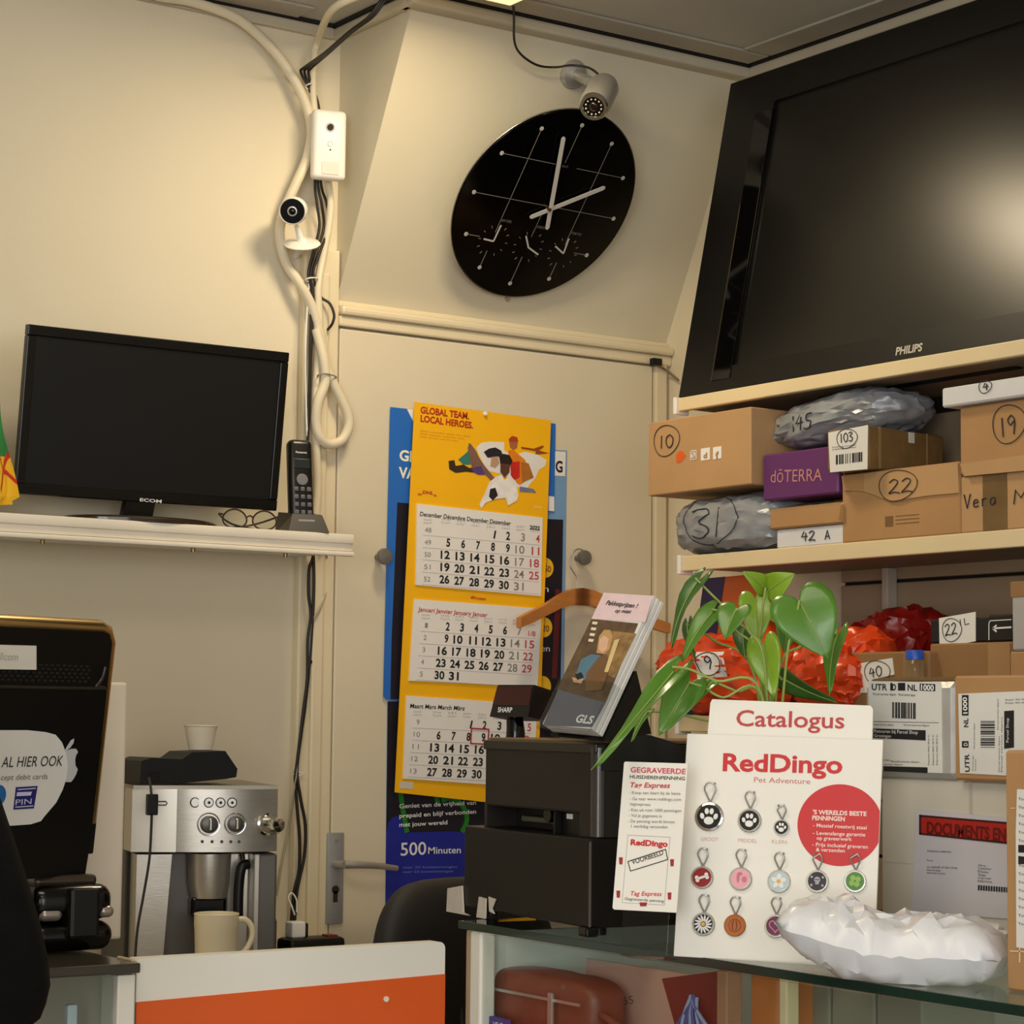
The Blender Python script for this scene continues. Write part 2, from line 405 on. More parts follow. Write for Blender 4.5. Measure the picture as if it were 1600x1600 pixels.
# ------------------------------------------------------------------ wall shelf with monitor
yf = YB-.20
sl = at(80, 807.5, Y=yf); sr = at(552.6, 837, Y=yf)
zs = (sl.z+sr.z)/2; sx1 = sr.x; sx0 = -.2
fr = Fr((sx0, YB, zs))
L = sx1-sx0
t = thing('wall_shelf', 'white ridged-front wall shelf under the black monitor', 'shelf', fr)
obj('shelf_board', B().box(0, L, -.195, -.001, -.030, 0, .002), WHITE, t)
b = B().box(0, L, -.203, -.192, -.016, .002, .003).box(0, L, -.198, -.190, -.030, -.012, .002).box(0, L, -.206, -.192, -.040, -.031, .003)
obj('front_edging', b, M('shelf_edging', (238, 230, 214), .4), t, 40)
for x in (L-.14, L-.33, L-.62):
    obj('screw', B().cyl((x, -.19, -.047), (x, -.19, -.03), .004), M('screw_brass', (150, 130, 90), .4, 1), t)
ZS = zs

fr = Fr((1.809, 3.737, 1.809), -1.2, 7.5)
mw, mh = .517, .299
t = thing('monitor', 'black flat-screen monitor switched off on the wall shelf', 'monitor', fr)
obj('back_case', B().box(-mw/2+.012, mw/2-.012, .014, .044, -mh/2+.012, mh/2-.012, .014, 3), BLACK, t)
b = B(); X, Z = mw/2, mh/2; ix, iz = X-.017, Z-.019
for a in ((-X, X, iz, Z), (-X, X, -Z, -iz+.002), (-X, -ix, -iz+.002, iz), (ix, X, -iz+.002, iz)):
    b.box(a[0], a[1], 0, .016, a[2], a[3], .002)
bz = obj('bezel', b, BLACKG, t)
obj('screen', B().box(-ix, ix, .003, .010, -iz, iz), M('monitor_screen', (14, 15, 17), .42, var=.05, spec=.35), t)
lg = fr.px((218, 783)); lg2 = fr.px((252, 786))
obj('logo', B().text('ECOM', lg, lg2, -.0008, .006, .02), WINK, bz)
# neck and foot
nk = fr.px((225, 786))
b = B(); b.hexa([(nk[0]-.034, .012, nk[1]-.030), (nk[0]+.024, .012, nk[1]-.030), (nk[0]+.030, .012, nk[1]+.02), (nk[0]-.026, .012, nk[1]+.02)],
                [(nk[0]-.034, .03, nk[1]-.030), (nk[0]+.024, .03, nk[1]-.030), (nk[0]+.030, .03, nk[1]+.02), (nk[0]-.026, .03, nk[1]+.02)])
obj('neck', b, BLACKG, t)
ctr = fr.loc((at(220, 800, Y=3.76).x, 3.765, ZS+.002)); mi = Matrix.Translation(ctr) @ Matrix.Rotation(R(-7.5), 4, 'X')
b = B().lathe([(.15, 0), (.15, .006), (.142, .010), (.04, .013)], 48, mi @ Matrix.Diagonal((1, .62, 1, 1)))
b.cyl(mi @ Vector((0, .03, .008)), mi @ Vector((0, .02, .02)), .02)
obj('stand_foot', b, M('stand_smoked', (52, 40, 30), .12), t, 40)

# phone
q = at(478, 812, Y=3.71); fr = Fr((q.x, 3.725, ZS+.002), -12)
t = thing('cordless_phone', 'black cordless phone standing in its charging cradle', 'phone', fr)
b = B(); pts0 = [(-.040, -.045, 0), (.040, -.045, 0), (.040, .045, 0), (-.040, .045, 0)]
b.hexa(pts0, [(-.028, -.030, .034), (.030, -.030, .034), (.036, .035, .042), (-.036, .035, .042)])
obj('cradle', b, M('cradle_grey_black', (46, 42, 38), .35), t)
obj('cradle_badge', B().box(-.018, .014, -.036, -.033, .020, .024), SILVER, t)
hm = Matrix.Translation((0, .004, .014)) @ Matrix.Rotation(R(-9), 4, 'X')
hs = obj('handset', B().box(-.024, .024, -.014, .014, 0, .168, .011, 4, mat=hm), M('handset_black', (16, 15, 15), .3), t, 50)
def hp(x, z, y=-.0146): return hm @ Vector((x, y, z))
hb = B()
for i in range(3):
    for j in range(4): hb.box(-.0165+i*.0125, -.008+i*.0125, -.0160, -.0138, .020+j*.0150, .028+j*.0150, .002, mat=hm)
obj('keypad', hb, M('phone_keys', (96, 96, 100), .4), hs)
obj('display', B().box(-.016, .016, -.0150, -.0138, .110, .128, .001, mat=hm), M('phone_display', (40, 46, 48), .2), hs)
nb = B(); nb.lathe([(.011, 0), (.011, .0016), (.007, .0022)], 24, hm @ Matrix.Translation((0, -.0138, .088)) @ Matrix.Rotation(R(90), 4, 'X'))
obj('navigation_ring', nb, M('phone_ring', (120, 120, 124), .3), hs)
tb = B().text('Panasonic', (-.011, .139), (.011, .139), -.0146, None, .01); bmesh.ops.transform(tb.b, matrix=hm, verts=tb.b.verts)
obj('lettering', tb, WINK, hs)

# glasses
q = at(395, 812, Y=3.70); fr = Fr((q.x, 3.712, ZS+.002), -4)
t = thing('eyeglasses', 'folded dark-framed reading glasses in front of the monitor', 'glasses', fr)
fb = B(); lb = B()
for sx in (-1, 1):
    c = (sx*.030, .019)
    P = [(c[0]+.024*math.cos(a)*(1-.1*math.sin(a)), -.004*math.sin(a)*0, c[1]+.0175*math.sin(a)) for a in [2*math.pi*i/24 for i in range(24)]]
    fb.tube(P, .0017, 6, closed=True); lb.prism([(p[0], p[2]) for p in P], -.0004, .0004)
    fb.tube([(sx*.054, 0, .026), (sx*.057, .01, .026), (sx*.02, .035, .012), (-sx*.035, .04, .004)], .0018, 6, 5)
fb.tube([(-.007, 0, .022), (0, -.001, .026), (.007, 0, .022)], .0016, 6, 4)
obj('frame', fb, M('spectacle_frame', (58, 42, 32), .35), t, 60); obj('lens', lb, CLEARP, t)

# flag on a table stand
q = at(-6, 800, Y=3.74); fr = Fr((q.x, 3.74, ZS))
t = thing('table_flag', 'blue, green and yellow table flag hanging limp at the shelf left of the monitor', 'flag', fr)
obj('flag_base', B().lathe([(.032, 0), (.032, .008), (.012, .014), (.005, .016)], 32, Matrix.Translation((-.09, 0, 0))), BLACKG, t, 40)
obj('flag_pole', B().cyl((-.09, 0, .012), (-.085, 0, .34), .003).lathe([(.001, 0), (.006, .004), (.006, .008), (.001, .012)], 12, Matrix.Translation((-.085, 0, .336))), M('pole_gold', (190, 150, 70), .3, 1), t, 40)
def cloth(s0, s1):
    def f(u, v):
        s = s0+(s1-s0)*u; z = .325-.315*s
        half = .068+.056*s; x = -.085+v*half*(1-.12*(s > .97))
        return Vector((x+.004*math.sin(s*9), .020*math.sin(v*13+s*3)*(.3+.7*s)*(.25+.75*v)-.004, z-.012*math.sin(v*5)*s))
    return f
fl = obj('flag_cloth', B().grid(cloth(0, .45), 14, 30), M('flag_blue', (40, 92, 170), .8), t, 180)
obj('green_band', B().grid(cloth(.45, .72), 10, 30), M('flag_green', (46, 132, 62), .8), fl, 180)
obj('yellow_band', B().grid(cloth(.72, 1), 12, 30), M('flag_yellow', (240, 196, 40), .8), fl, 180)
rb = B(); c1 = cloth(0, 1)
for off in (.006,):
    for st in ([(.705, 1.0), (.74, .93), (.79, .86), (.84, .78), (.9, .70)], [(.80, .84), (.81, .9), (.835, .95), (.87, 1.0)], [(.80, .84), (.72, .78), (.66, .7)]):
        P = spline([Vector((a, v, 0)) for a, v in st], 8)
        vs = []
        for p in P:
            a = c1(min(p.x-.016, 1), min(p.y, 1)); d = c1(min(p.x+.016, 1), min(p.y, 1))
            vs.append((rb.b.verts.new(a+Vector((0, -.0012, 0))), rb.b.verts.new(d+Vector((0, -.0012, 0)))))
        for i in range(len(vs)-1): rb.b.faces.new((vs[i][0], vs[i+1][0], vs[i+1][1], vs[i][1]))
obj('red_symbol', rb, M('flag_red', (205, 50, 34), .8), fl, 180)

# ------------------------------------------------------------------ sensors and cameras in the corner
q = at(516, 225, Y=YB-.082); fr = Fr((q.x, YB-.082, q.z), -14)
a0 = fr.px((490.5, 168)); a1 = fr.px((541, 282)); hw, hh = (a1[0]-a0[0])/2, (a0[1]-a1[1])/2; cx, cz = (a0[0]+a1[0])/2, (a0[1]+a1[1])/2
t = thing('motion_sensor_camera', 'white rounded rectangular camera sensor high on the corner frame', 'sensor', fr)
obj('body', B().box(cx-hw, cx+hw, 0, .026, cz-hh, cz+hh, .009, 4), WHITE, t, 60)
obj('wall_bracket', B().box(cx+.010, cx+.026, .024, .075, cz-.03, cz+.03, .003), WHITE, t)
p = fr.px((516, 199)); le = obj('lens', B().disc(p, .0065, -.0016, .002), BLACKM, t, 40)
obj('lens_ring', B().ring(p, .0085, .0012, -.0004), M('sensor_ring', (214, 208, 200), .5), t, 60)
p = fr.px((516, 225)); obj('button', B().ring(p, .0052, .0007, -.0003), M('sensor_mark', (200, 192, 184), .6), t)
p = fr.px((516, 234)); obj('microphone_hole', B().disc(p, .0018, -.0005, .001), INK, t)
p = fr.px((516, 262)); obj('detector_window', B().box(p[0]-.018, p[0]+.018, -.0012, .002, p[1]-.014, p[1]+.012, .002), M('pir_window', (222, 214, 204), .6), t)

q = at(473, 383, Y=YB-.006); fr = Fr((q.x, YB-.002, q.z), 0)
t = thing('white_ball_camera', 'small round white camera with black face on the corner below the sensor', 'camera', fr)
bd = fr.loc(at(472, 381, Y=YB-.05)); nb_ = fr.loc(at(463, 352, Y=YB-.06)); hc = fr.loc(at(457, 330, Y=YB-.10)); hb_ = fr.loc(at(467, 318, Y=YB-.05))
dirn = Vector((-.42, -.22, .88)).normalized()
# disc-shaped foot on a little arm
m = Matrix.Translation(bd) @ Vector((-.28, -.42, .86)).to_track_quat('Z', 'Y').to_matrix().to_4x4()
obj('foot', B().lathe([(.033, -.003), (.036, 0), (.033, .003), (.012, .006), (.008, .012)], 40, m).tube([bd, bd+Vector((.01, .03, -.01)), (bd.x+.012, 0, bd.z-.016)], .006, 10, 4), WHITE, t, 40)
obj('stem', B().tube([bd, bd*.5+nb_*.5, nb_], lambda u: .0085-.004*u, 12, 4), WHITE, t, 60)
ax = (at(0, 0, D=0)-W0.i.inverted().translation)
vd = (CC-fr.w(*hc)).normalized(); vd = (vd+Vector((-.16, .05, -.10))).normalized()
m = Matrix.Translation(hc) @ vd.to_track_quat('Z', 'Y').to_matrix().to_4x4()
obj('camera_head', B().lathe([(.004, -.048), (.018, -.046), (.0245, -.038), (.0265, -.02), (.0265, 0), (.0245, .003), (.0235, .001)], 40, m), WHITE, t, 50)
fc = obj('face', B().lathe([(.0235, .001), (.0232, .0022)], 40, m), BLACKG, t, 40)
obj('lens_ring', B().lathe([(.0095, .002), (.0095, .0034), (.0072, .0036), (.0068, .0025)], 32, m, cap=False), SILVER, fc, 40)
obj('lens', B().lathe([(.0068, .002), (.005, .0034), (.001, .0042)], 24, m), BLACKG, fc, 60)

# conduit and cables down the corner (depths follow the wall)
def run(pts, y): return [tuple(at(p[0], p[1], Y=YB-max(p[2] if len(p) > 2 else y, .036 if 452 < p[0] < 503 else .012))) for p in pts]
CONM = M('conduit_white', (226, 214, 186), .45, var=.03)
b = B().tube(run([(150, -42), (240, -8), (300, 3), (372, 30), (430, 82), (468, 140), (486, 195), (481, 243), (462, 288), (444, 330), (437, 368), (447, 410), (470, 446), (488, 482), (500, 525), (510, 575, .042), (522, 602, .042), (540, 640, .042), (545, 665, .042), (534, 688, .042), (514, 694, .042), (500, 684, .045), (494, 660, .045), (497, 628, .05), (508, 596, .05), (505, 560, .05), (494, 515, .04)], .026), .0098, 14, 6)
tag(obj('cable_conduit', b, CONM, None, 70), 'cream flexible cable conduit curving down the corner into a hanging loop', 'conduit')
b = B().tube(run([(560, -6, .30), (520, 14, .25), (497, 60, .05), (490, 95, .03), (489, 150, .03), (496, 200, .03), (515, 300, .028), (514, 350, .028), (505, 400, .028), (497, 450, .028), (499, 500, .03), (497, 560, .03), (493, 620, .02), (494, 690, .02), (497, 760, .02), (492, 828, .02)], .03), .0075, 12, 5)
tag(obj('straight_conduit', b, CONM, None, 70), 'straight cream cable conduit behind the sensor in the corner', 'conduit')
CABM = M('cable_black', (26, 20, 18), .5, var=.1)
rnd = random.Random(4)
for k, (dx, lab) in enumerate(((0, 'black cable leftmost in the bundle running from the ceiling down the corner'), (3.2, 'black cable in the middle of the corner bundle below the ceiling'), (6.6, 'black cable rightmost in the corner bundle by the sloping panel'))):
    P = [(606+dx, -20, .32), (580+dx, 22, .30), (545+dx*.8, 50, .25), (508+dx, 82, .16), (476+dx*1.8, 105, .06), (470+dx*1.8, 113, .04), (481+dx, 135, .03), (491+dx, 165, .03), (496+dx, 220, .015), (492+dx*1.4, 285, .02), (495+dx*2.3, 318, .025), (499+dx*2.1, 355, .025), (489+dx*1.6, 395, .03), (482+dx*1.1, 428, .03), (486+dx, 470, .02), (484+dx*.5, 560, .018), (482+dx*.3, 640, .018), (480, 700, .03)]
    if k == 2: P = P[:-4]+[(500, 462, .03), (515, 474, .045), (522, 492, .05), (519, 506, .048), (512, 515, .03)]
    tag(obj('black_cable', B().tube(run(P, .02), .0028, 7, 5), CABM, None, 60), lab, 'cable', 'black cables from the ceiling')
tag(obj('white_wire', B().tube(run([(483, 440, .03), (479, 500, .02), (477, 560, .016), (478, 620, .016), (480, 680, .02), (484, 700, .03)], .02), .0022, 6, 5), WHITE, None, 60), 'thin white wire hanging straight down behind the phone', 'wire')
tag(obj('zip_tie', B().tube(run([(478, 134, .04), (484, 131, .05), (488, 132, .04), (486, 137, .03), (480, 139, .03)], .04), .0016, 6, 4, True), WHITE), 'white zip tie round the black cables above the sensor', 'zip tie')
tag(obj('zip_tie', B().tube(run([(478, 437, .05), (486, 434, .055), (496, 435, .05), (494, 439, .035), (482, 440, .035)], .04), .0016, 6, 4, True), WHITE), 'white zip tie round conduit and cables below the round camera', 'zip tie')
tag(obj('zip_tie', B().tube(run([(497, 586, .055), (510, 584, .062), (524, 588, .055), (522, 592, .035), (500, 590, .035)], .04), .0015, 6, 4, True), GREYINK), 'dark tie holding the top of the conduit loop', 'zip tie')
# cables below the shelf
cb = [([(491, 842, .05), (489, 870, .012), (483, 890, .012), (482, 930, .014), (486, 960, .014), (481, 1000, .014), (480, 1060, .014), (474, 1110, .014), (468, 1160, .014), (463, 1200, .014), (461, 1215, .014), (464, 1260, .014), (468, 1310, .014), (467, 1360, .014), (459, 1395, .014), (455, 1440, .014)], 'black cable nearest the wall panel below the shelf'),
      ([(487, 842, .05), (490, 880, .016), (490, 930, .018), (487, 985, .018), (483, 1040, .018), (477, 1100, .018), (470, 1150, .018), (464, 1205, .018), (470, 1250, .018), (477, 1290, .018), (475, 1340, .018), (464, 1392, .018), (460, 1445, .018)], 'black cable bowing right above the socket below the shelf')]
for P, lab in cb:
    tag(obj('black_cable', B().tube(run(P, .014), .0032, 7, 5), CABM, None, 60), lab, 'cable', 'cables below the shelf')
tag(obj('white_cable', B().tube(run([(505, 842, .05), (512, 880, .015), (512, 915, .015), (500, 950, .015), (486, 975, .017), (482, 1020, .02), (478, 1080, .02), (468, 1170, .02), (460, 1230, .02), (452, 1290, .016), (440, 1350, .016), (432, 1400, .016)], .015), .0022, 6, 5), M('wire_grey', (176, 164, 142), .5), None, 60), 'pale thin cable looping out right below the shelf', 'cable', 'cables below the shelf')
tag(obj('zip_tie', B().tube(run([(474, 1208, .01), (466, 1212, .026), (460, 1211, .02), (462, 1207, .008)], .02), .0015, 6, 4, True), WHITE), 'white zip tie on the cables halfway down the door frame', 'zip tie')
b = B(); P = run([(480, 1035, .02), (483, 1030, .03), (487, 1034, .02), (484, 1038, .01)], .02); b.tube(P, .0015, 6, 4, True)
tag(obj('zip_tie', b, BLACK), 'black zip tie on the cables a hand below the shelf', 'zip tie')
# cable at the upper right of the door
q = at(1024, 566, Y=YB-.03); b = B().box(q.x-.012, q.x+.012, YB-.04, YB-.024, q.z-.008, q.z+.008, .002)
t = tag(obj('cable_clip', b, BLACK), 'small black clip at the top right corner of the door frame', 'clip')
tag(obj('wall_cable', B().tube([tuple(at(1026, 570, Y=YB-.035)), tuple(at(1042, 579, Y=YB-.03)), tuple(at(1060, 594, X=XR-.01))], .0028, 7, 5), M('cable_beige', (128, 108, 78), .5), None, 60), 'beige cable stretched from the door clip to the television wall', 'cable')

# ------------------------------------------------------------------ clock on the sloping panel
SL = math.degrees(math.atan2(YB-SY1, ZC-SZ0))
fs = Fr((SX0, YB, SZ0), 0, SL)
cc = fs.px((852.5, 321.5), -.066); ccw = fs.w(cc[0], -.066, cc[1]); _d0 = (Vector((2.661, 3.72, 2.322))-CC).dot(CF)
RC = .1843/.855*(ccw-CC).dot(CF)/_d0
fr = Fr(tuple(ccw), 3.6, 38.3); fr = Fr(tuple(fr.w(0, .0212, 0)), 3.6, 38.3)
t = thing('wall_clock', 'large round black glass world-time clock on the sloping panel', 'clock', fr)
m90 = Matrix.Rotation(R(90), 4, 'X')
obj('back_case', B().lathe([(RC*.8, .001), (RC*.8, .014)], 48, m90).cyl((0, .0, -.03), (0, .040, -.03), .05).cyl((0, 0, .13), (0, .062, .13), .012), BLACK, t, 40)
face = obj('dial', B().lathe([(RC-.002, .014), (RC, .016), (RC, .019), (RC-.002, .0205)], 96, m90), M('clock_glass', (3, 3, 3), .12, spec=.18), t, 30)
obj('rim', B().ring((0, 0), RC+.0005, .0016, -.0165, 96), M('clock_rim', (150, 146, 136), .25, .7), t, 60)
mk = B(); yk = -.0212
def ck(h, r): a = R(90-30*h); return (RC*r*math.cos(a), RC*r*math.sin(a))
def seg(B_, p, q, wd, y=yk):
    d = Vector((q[0]-p[0], q[1]-p[1])); n = Vector((-d.y, d.x)).normalized()*wd/2
    B_.prism([(p[0]+n.x, p[1]+n.y), (p[0]-n.x, p[1]-n.y), (q[0]-n.x, q[1]-n.y), (q[0]+n.x, q[1]+n.y)], y, y+.0006)
for h in range(12): obj('hour_dot', B().disc(ck(h, .855), .0046, yk, yk+.0006, 16), M('clock_dots', (190, 190, 186), .5), face)
gl = B(); a = ck(1, .855)[0]; c2 = ck(2, .855)[1]
for s in (-1, 1): seg(gl, (s*a, ck(1, .855)[1]), (s*a, -.36*RC), .0011); seg(gl, (s*a, ck(5, .855)[1]), (s*a, -.56*RC), .0014)
seg(gl, (0, ck(0, .855)[1]), (0, .46*RC), .0011); seg(gl, (0, -.1*RC), (0, -.34*RC), .0011); seg(gl, (0, -.855*RC), (0, -.56*RC), .0014)
seg(gl, (-ck(2, .855)[0], c2), (-.1*RC, c2), .0011); seg(gl, (ck(2, .855)[0], c2), (.16*RC, c2), .0011)
seg(gl, (-.855*RC, 0), (.855*RC, 0), .0011)
for s in (-1, 1): seg(gl, (s*ck(4, .855)[0], ck(4, .855)[1]), (s*.58*RC, ck(4, .855)[1]), .0014)
# three small dials
subs = [fr.px((772, 373), yk), fr.px((825, 386), yk), fr.px((880, 395), yk)]
sz = subs[1][1]
for k, s in enumerate(subs):
    for h in range(12):
        if h in (0, 6): continue
        an = R(30*h); r0, r1 = .031, .037
        seg(gl, (s[0]+r0*math.sin(an), sz+r0*math.cos(an)), (s[0]+r1*math.sin(an), sz+r1*math.cos(an)), .0013)
obj('dial_lines', gl, M('clock_lines', (120, 118, 112), .5), face)
tx = B()
for k, (nm, s) in enumerate(zip(('NEW YORK', 'LONDON', 'TOKYO'), subs)):
    tx.text(nm, (s[0]-.004, sz+.045), (s[0]+.024, sz+.045), yk, .006, .01)
tx.text('SAT', (-.004, c2-.003), (.012, c2-.003), yk, .005, .01)
obj('lettering', tx, M('clock_lettering', (110, 108, 104), .5), face)
HM = M('clock_hands', (196, 194, 188), .35)
def hand(p, q, y, wd):
    p = fr.px(p, y); q = fr.px(q, y); bb = B(); d = Vector((q[0]-p[0], q[1]-p[1])); n = Vector((-d.y, d.x)).normalized()*wd/2; dn = d.normalized()*wd*.45
    bb.prism([(p[0]+n.x, p[1]+n.y), (p[0]-dn.x+n.x*.4, p[1]-dn.y+n.y*.4), (p[0]-dn.x-n.x*.4, p[1]-dn.y-n.y*.4), (p[0]-n.x, p[1]-n.y), (q[0]-n.x, q[1]-n.y), (q[0]+dn.x-n.x*.4, q[1]+dn.y-n.y*.4), (q[0]+dn.x+n.x*.4, q[1]+dn.y+n.y*.4), (q[0]+n.x, q[1]+n.y)], y, y+.0012); return bb
obj('minute_hand', hand((855.5, 356), (880.5, 217), -.030, .0095), HM, t)
obj('hour_hand', hand((831, 339), (943, 294), -.027, .0095), HM, t)
pv = fr.px((859, 328), -.0315); obj('hand_pivot', B().disc(pv, .004, -.0325, -.018, 16), M('pivot_brass', (160, 130, 70), .3, 1), t)
for s, hs_ in zip(subs, (((756, 373.5), (783, 352)), ((822, 369), (841, 398)), ((868, 385), (889, 373)))):
    hb = B()
    for q in hs_: seg(hb, (s[0], sz), fr.px(q, yk-.002), .0035, yk-.002)
    obj('small_hands', hb, HM, face)
obj('hanging_lug', B().lathe([(.006, .002), (.006, .006)], 16, Matrix.Translation((fr.px((793, 467), -.004)[0], 0, fr.px((793, 467), -.004)[1])) @ m90), SILVER, t)

# ------------------------------------------------------------------ silver CCTV camera over the clock
p = fs.px((896, 116), -.004); fr = Fr(fs.w(p[0], 0, p[1]), 0, SL)
t = thing('cctv_camera', 'silver bullet security camera mounted just above the clock', 'camera', fr)
CAMM = M('camera_silver', (186, 184, 178), .42, .6, var=.04)
obj('mounting_disc', B().lathe([(.030, .0005), (.030, .004), (.026, .012), (.012, .016), (.011, .020)], 36, m90), CAMM, t, 40)
c0 = fr.loc(at(944, 143, Y=fr.m.translation.y-.10)); fcn = fr.loc(at(928, 166, Y=fr.m.translation.y-.175))
j = fr.loc(at(923, 128, Y=fr.m.translation.y-.085))
obj('arm', B().tube([(0, -.014, 0), tuple(Vector((0, -.02, 0))*.4+j*.6), tuple(j)], .0105, 14, 4).cyl(j, j+(c0-j)*.55, .0075), CAMM, t, 50)
wv = (fr.w(*fcn)-fr.w(*c0)); ax = (fcn-c0).normalized()
toc = (fr.i.to_3x3() @ (CC-fr.w(*fcn)).normalized()); ri = fr.i.to_3x3(); ax = (toc-(ri @ CR)*.22-(ri @ CU)*.42).normalized()
m = Matrix.Translation(fcn) @ ax.to_track_quat('Z', 'Y').to_matrix().to_4x4()
obj('housing', B().lathe([(.014, -.118), (.027, -.113), (.0305, -.10), (.0305, -.01), (.0285, 0)], 40, m), CAMM, t, 40)
obj('bezel', B().lathe([(.0285, 0), (.0285, .003), (.0265, .006), (.021, .006), (.0195, .003)], 40, m, cap=False), CHROME, t, 50)
ft = obj('lens_plate', B().lathe([(.020, 0), (.020, .0034)], 36, m), BLACKG, t, 40)
lb = B()
for k in range(12): lb.lathe([(.0019, .0034), (.0017, .0046), (.0006, .0050)], 8, m @ Matrix.Rotation(k*math.pi/6, 4, 'Z') @ Matrix.Translation((.0155, 0, 0)))
obj('infrared_leds', lb, M('ir_led', (190, 184, 166), .25), ft, 60)
obj('lens', B().lathe([(.0095, .003), (.009, .0046), (.005, .0056), (.001, .006)], 28, m), M('lens_brown', (30, 16, 12), .08), ft, 60)
P = [tuple(at(802, -2, Y=SY1-.06)), tuple(at(803, 30, Y=SY1-.055)), tuple(at(804, 66, Y=SY1-.04)), tuple(at(815, 86, Y=SY1-.01)), tuple(at(840, 102, Y=SY1)), tuple(at(868, 105, Y=SY1)), tuple(at(893, 102, Y=SY1-.06)), tuple(at(920, 106, Y=SY1-.08)), tuple(at(937, 118, Y=SY1-.08)), tuple(at(944, 126, Y=SY1-.06))]
tag(obj('camera_cable', B().tube(P, .0024, 8, 6), CABM, None, 60), 'dark cable hanging from the ceiling lamp to the silver camera', 'cable')

# ------------------------------------------------------------------ posters, calendar and hanger on the door
fd = Fr((2.262, YB-.0195, 0))
DARKP = M('poster_dark', (26, 22, 34), .45, var=.2, vs=14); BLUE = M('poster_blue', (38, 108, 196), .42, var=.03); LBLUE = M('poster_pale_blue', (120, 160, 200), .45, var=.03)
DBLUE = M('poster_deep_blue', (30, 40, 150), .42, var=.12, vs=8)
YEL = M('calendar_yellow', (250, 186, 10), .5, var=.03, vs=8); YELD = M('yellow_disc', (240, 190, 40), .5)
# poster at the back, long
t = thing('prepaid_poster', 'tall dark and blue prepaid phone poster reading 500 Minuten below the calendar', 'poster', fd)
sh = obj('poster_sheet', B().ppx(fd, [(628, 690), (886, 704), (876, 1430), (602, 1424), (605, 1096), (620, 1090)], -.0006, 0), LBLUE, t)
obj('dark_picture', B().ppx(fd, [(628, 800), (880, 812), (872, 1310), (603.5, 1300), (606, 1096), (621, 1096)], -.001, -.0006), DARKP, t)
obj('deep_blue_field', B().ppx(fd, [(603.6, 1302), (607, 1286), (614, 1277), (622, 1275), (628, 1281), (634, 1301), (700, 1299), (873, 1306), (875, 1428), (602.2, 1422)], -.0014, -.001), DBLUE, t)
for P in ([(626, 1238), (629, 1262), (636, 1300)], [(681, 1238), (683, 1250), (684, 1256)], [(690, 1250), (706, 1247), (722, 1258), (729, 1276), (727, 1290), (722, 1300)]):
    gb = B(); Q = [fd.px(p, -.0015) for p in P]; Q = spline([Vector((q[0], 0, q[1])) for q in Q], 8)
    for a, c in zip(Q, Q[1:]): seg(gb, (a.x, a.z), (c.x+(c.x-a.x)*.2, c.z+(c.z-a.z)*.2), .011, -.0018)
    obj('green_arc', gb, M('poster_green', (40, 140, 40), .5), t)
tb = B(); k = dict(y=-.0024, bold=.012)
for s, p0, p1, h in (('Geniet van de vrijheid van', (624, 1263), (744, 1257), 7), ('prepaid en blijf verbonden', (624, 1278), (744, 1271), 7), ('met jouw wereld', (624, 1292), (699, 1288), 7)): tb.tpx(fd, s, p0, p1, hpx=h, **k)
tb.tpx(fd, '500', (626, 1337), (666, 1335), hpx=21, y=-.0024, bold=.01); tb.tpx(fd, 'Minuten', (669, 1334), (720, 1333), hpx=11, y=-.0024, bold=.01)
obj('lettering', tb, WINK, t)
tb = B()
for y_, x1 in ((1357, 714), (1364, 708)): tb.tpx(fd, 'naar 20 bestemmingen', (629, y_), (x1, y_-1), hpx=4, y=-.0024)
obj('small_print', tb, M('poster_smallprint', (110, 130, 210), .6), t)
for p in ((852, 887), (850, 980), (848, 1072)): q = fd.px(p, -.0016); obj('yellow_price_disc', B().disc(q, .021, -.0020, -.0014, 32), YELD, t)
tb = B()
for (p, s) in (((850, 893), '50'), ((847, 986), '20')): tb.tpx(fd, s, p, (p[0]+11, p[1]+1), hpx=10, y=-.0026, bold=.02)
obj('price_figures', tb, M('price_brown', (130, 80, 20), .6), t)
tb = B(); tb.tpx(fd, 'n', (849, 924), (857, 925), hpx=10, y=-.0018); tb.tpx(fd, 'en', (845, 1017), (859, 1018), hpx=10, y=-.0018)
obj('white_words', tb, WINK, t)
obj('white_label', B().ppx(fd, [(866, 705), (884, 706), (883, 744), (865, 743)], -.0012, -.0006), WHITEP, t)
obj('label_letter', B().tpx(fd, 'G', (868, 737), (879, 738), y=-.0016, hpx=18, bold=.03), DARKP, t)
obj('red_edge', B().ppx(fd, [(868, 920), (877, 922), (870, 1060), (862, 1060)], -.0014, -.001), M('poster_maroon', (96, 30, 34), .5), t)

fp = Fr((2.262, YB-.0225, 0))
t = thing('blue_poster', 'blue poster with white capitals showing left of the yellow calendar', 'poster', fp)
obj('poster_sheet', B().ppx(fp, [(610, 636), (868, 662), (866, 800), (846, 800), (838, 1116), (615, 1094), (603, 1093), (599, 1088)], -.0006, 0), BLUE, t)
obj('dark_picture', B().ppx(fp, [(621, 785), (845, 804), (836, 1110), (610, 1092), (612, 1000)], -.001, -.0006), DARKP, t)
obj('white_corner', B().ppx(fp, [(636, 639), (648, 640), (648, 663)], -.0011, -.0006), WHITEP, t)
tb = B(); tb.tpx(fp, 'GE', (624, 719), (650, 722), hpx=17, y=-.0012, bold=.03); tb.tpx(fp, 'VA', (623, 746), (650, 748), hpx=17, y=-.0012, bold=.03)
obj('lettering', tb, M('poster_cream', (244, 240, 214), .6), t)
obj('white_strip', B().ppx(fp, [(857, 775), (866, 776), (866, 799), (857, 798)], -.0012, -.0006), WHITEP, t)

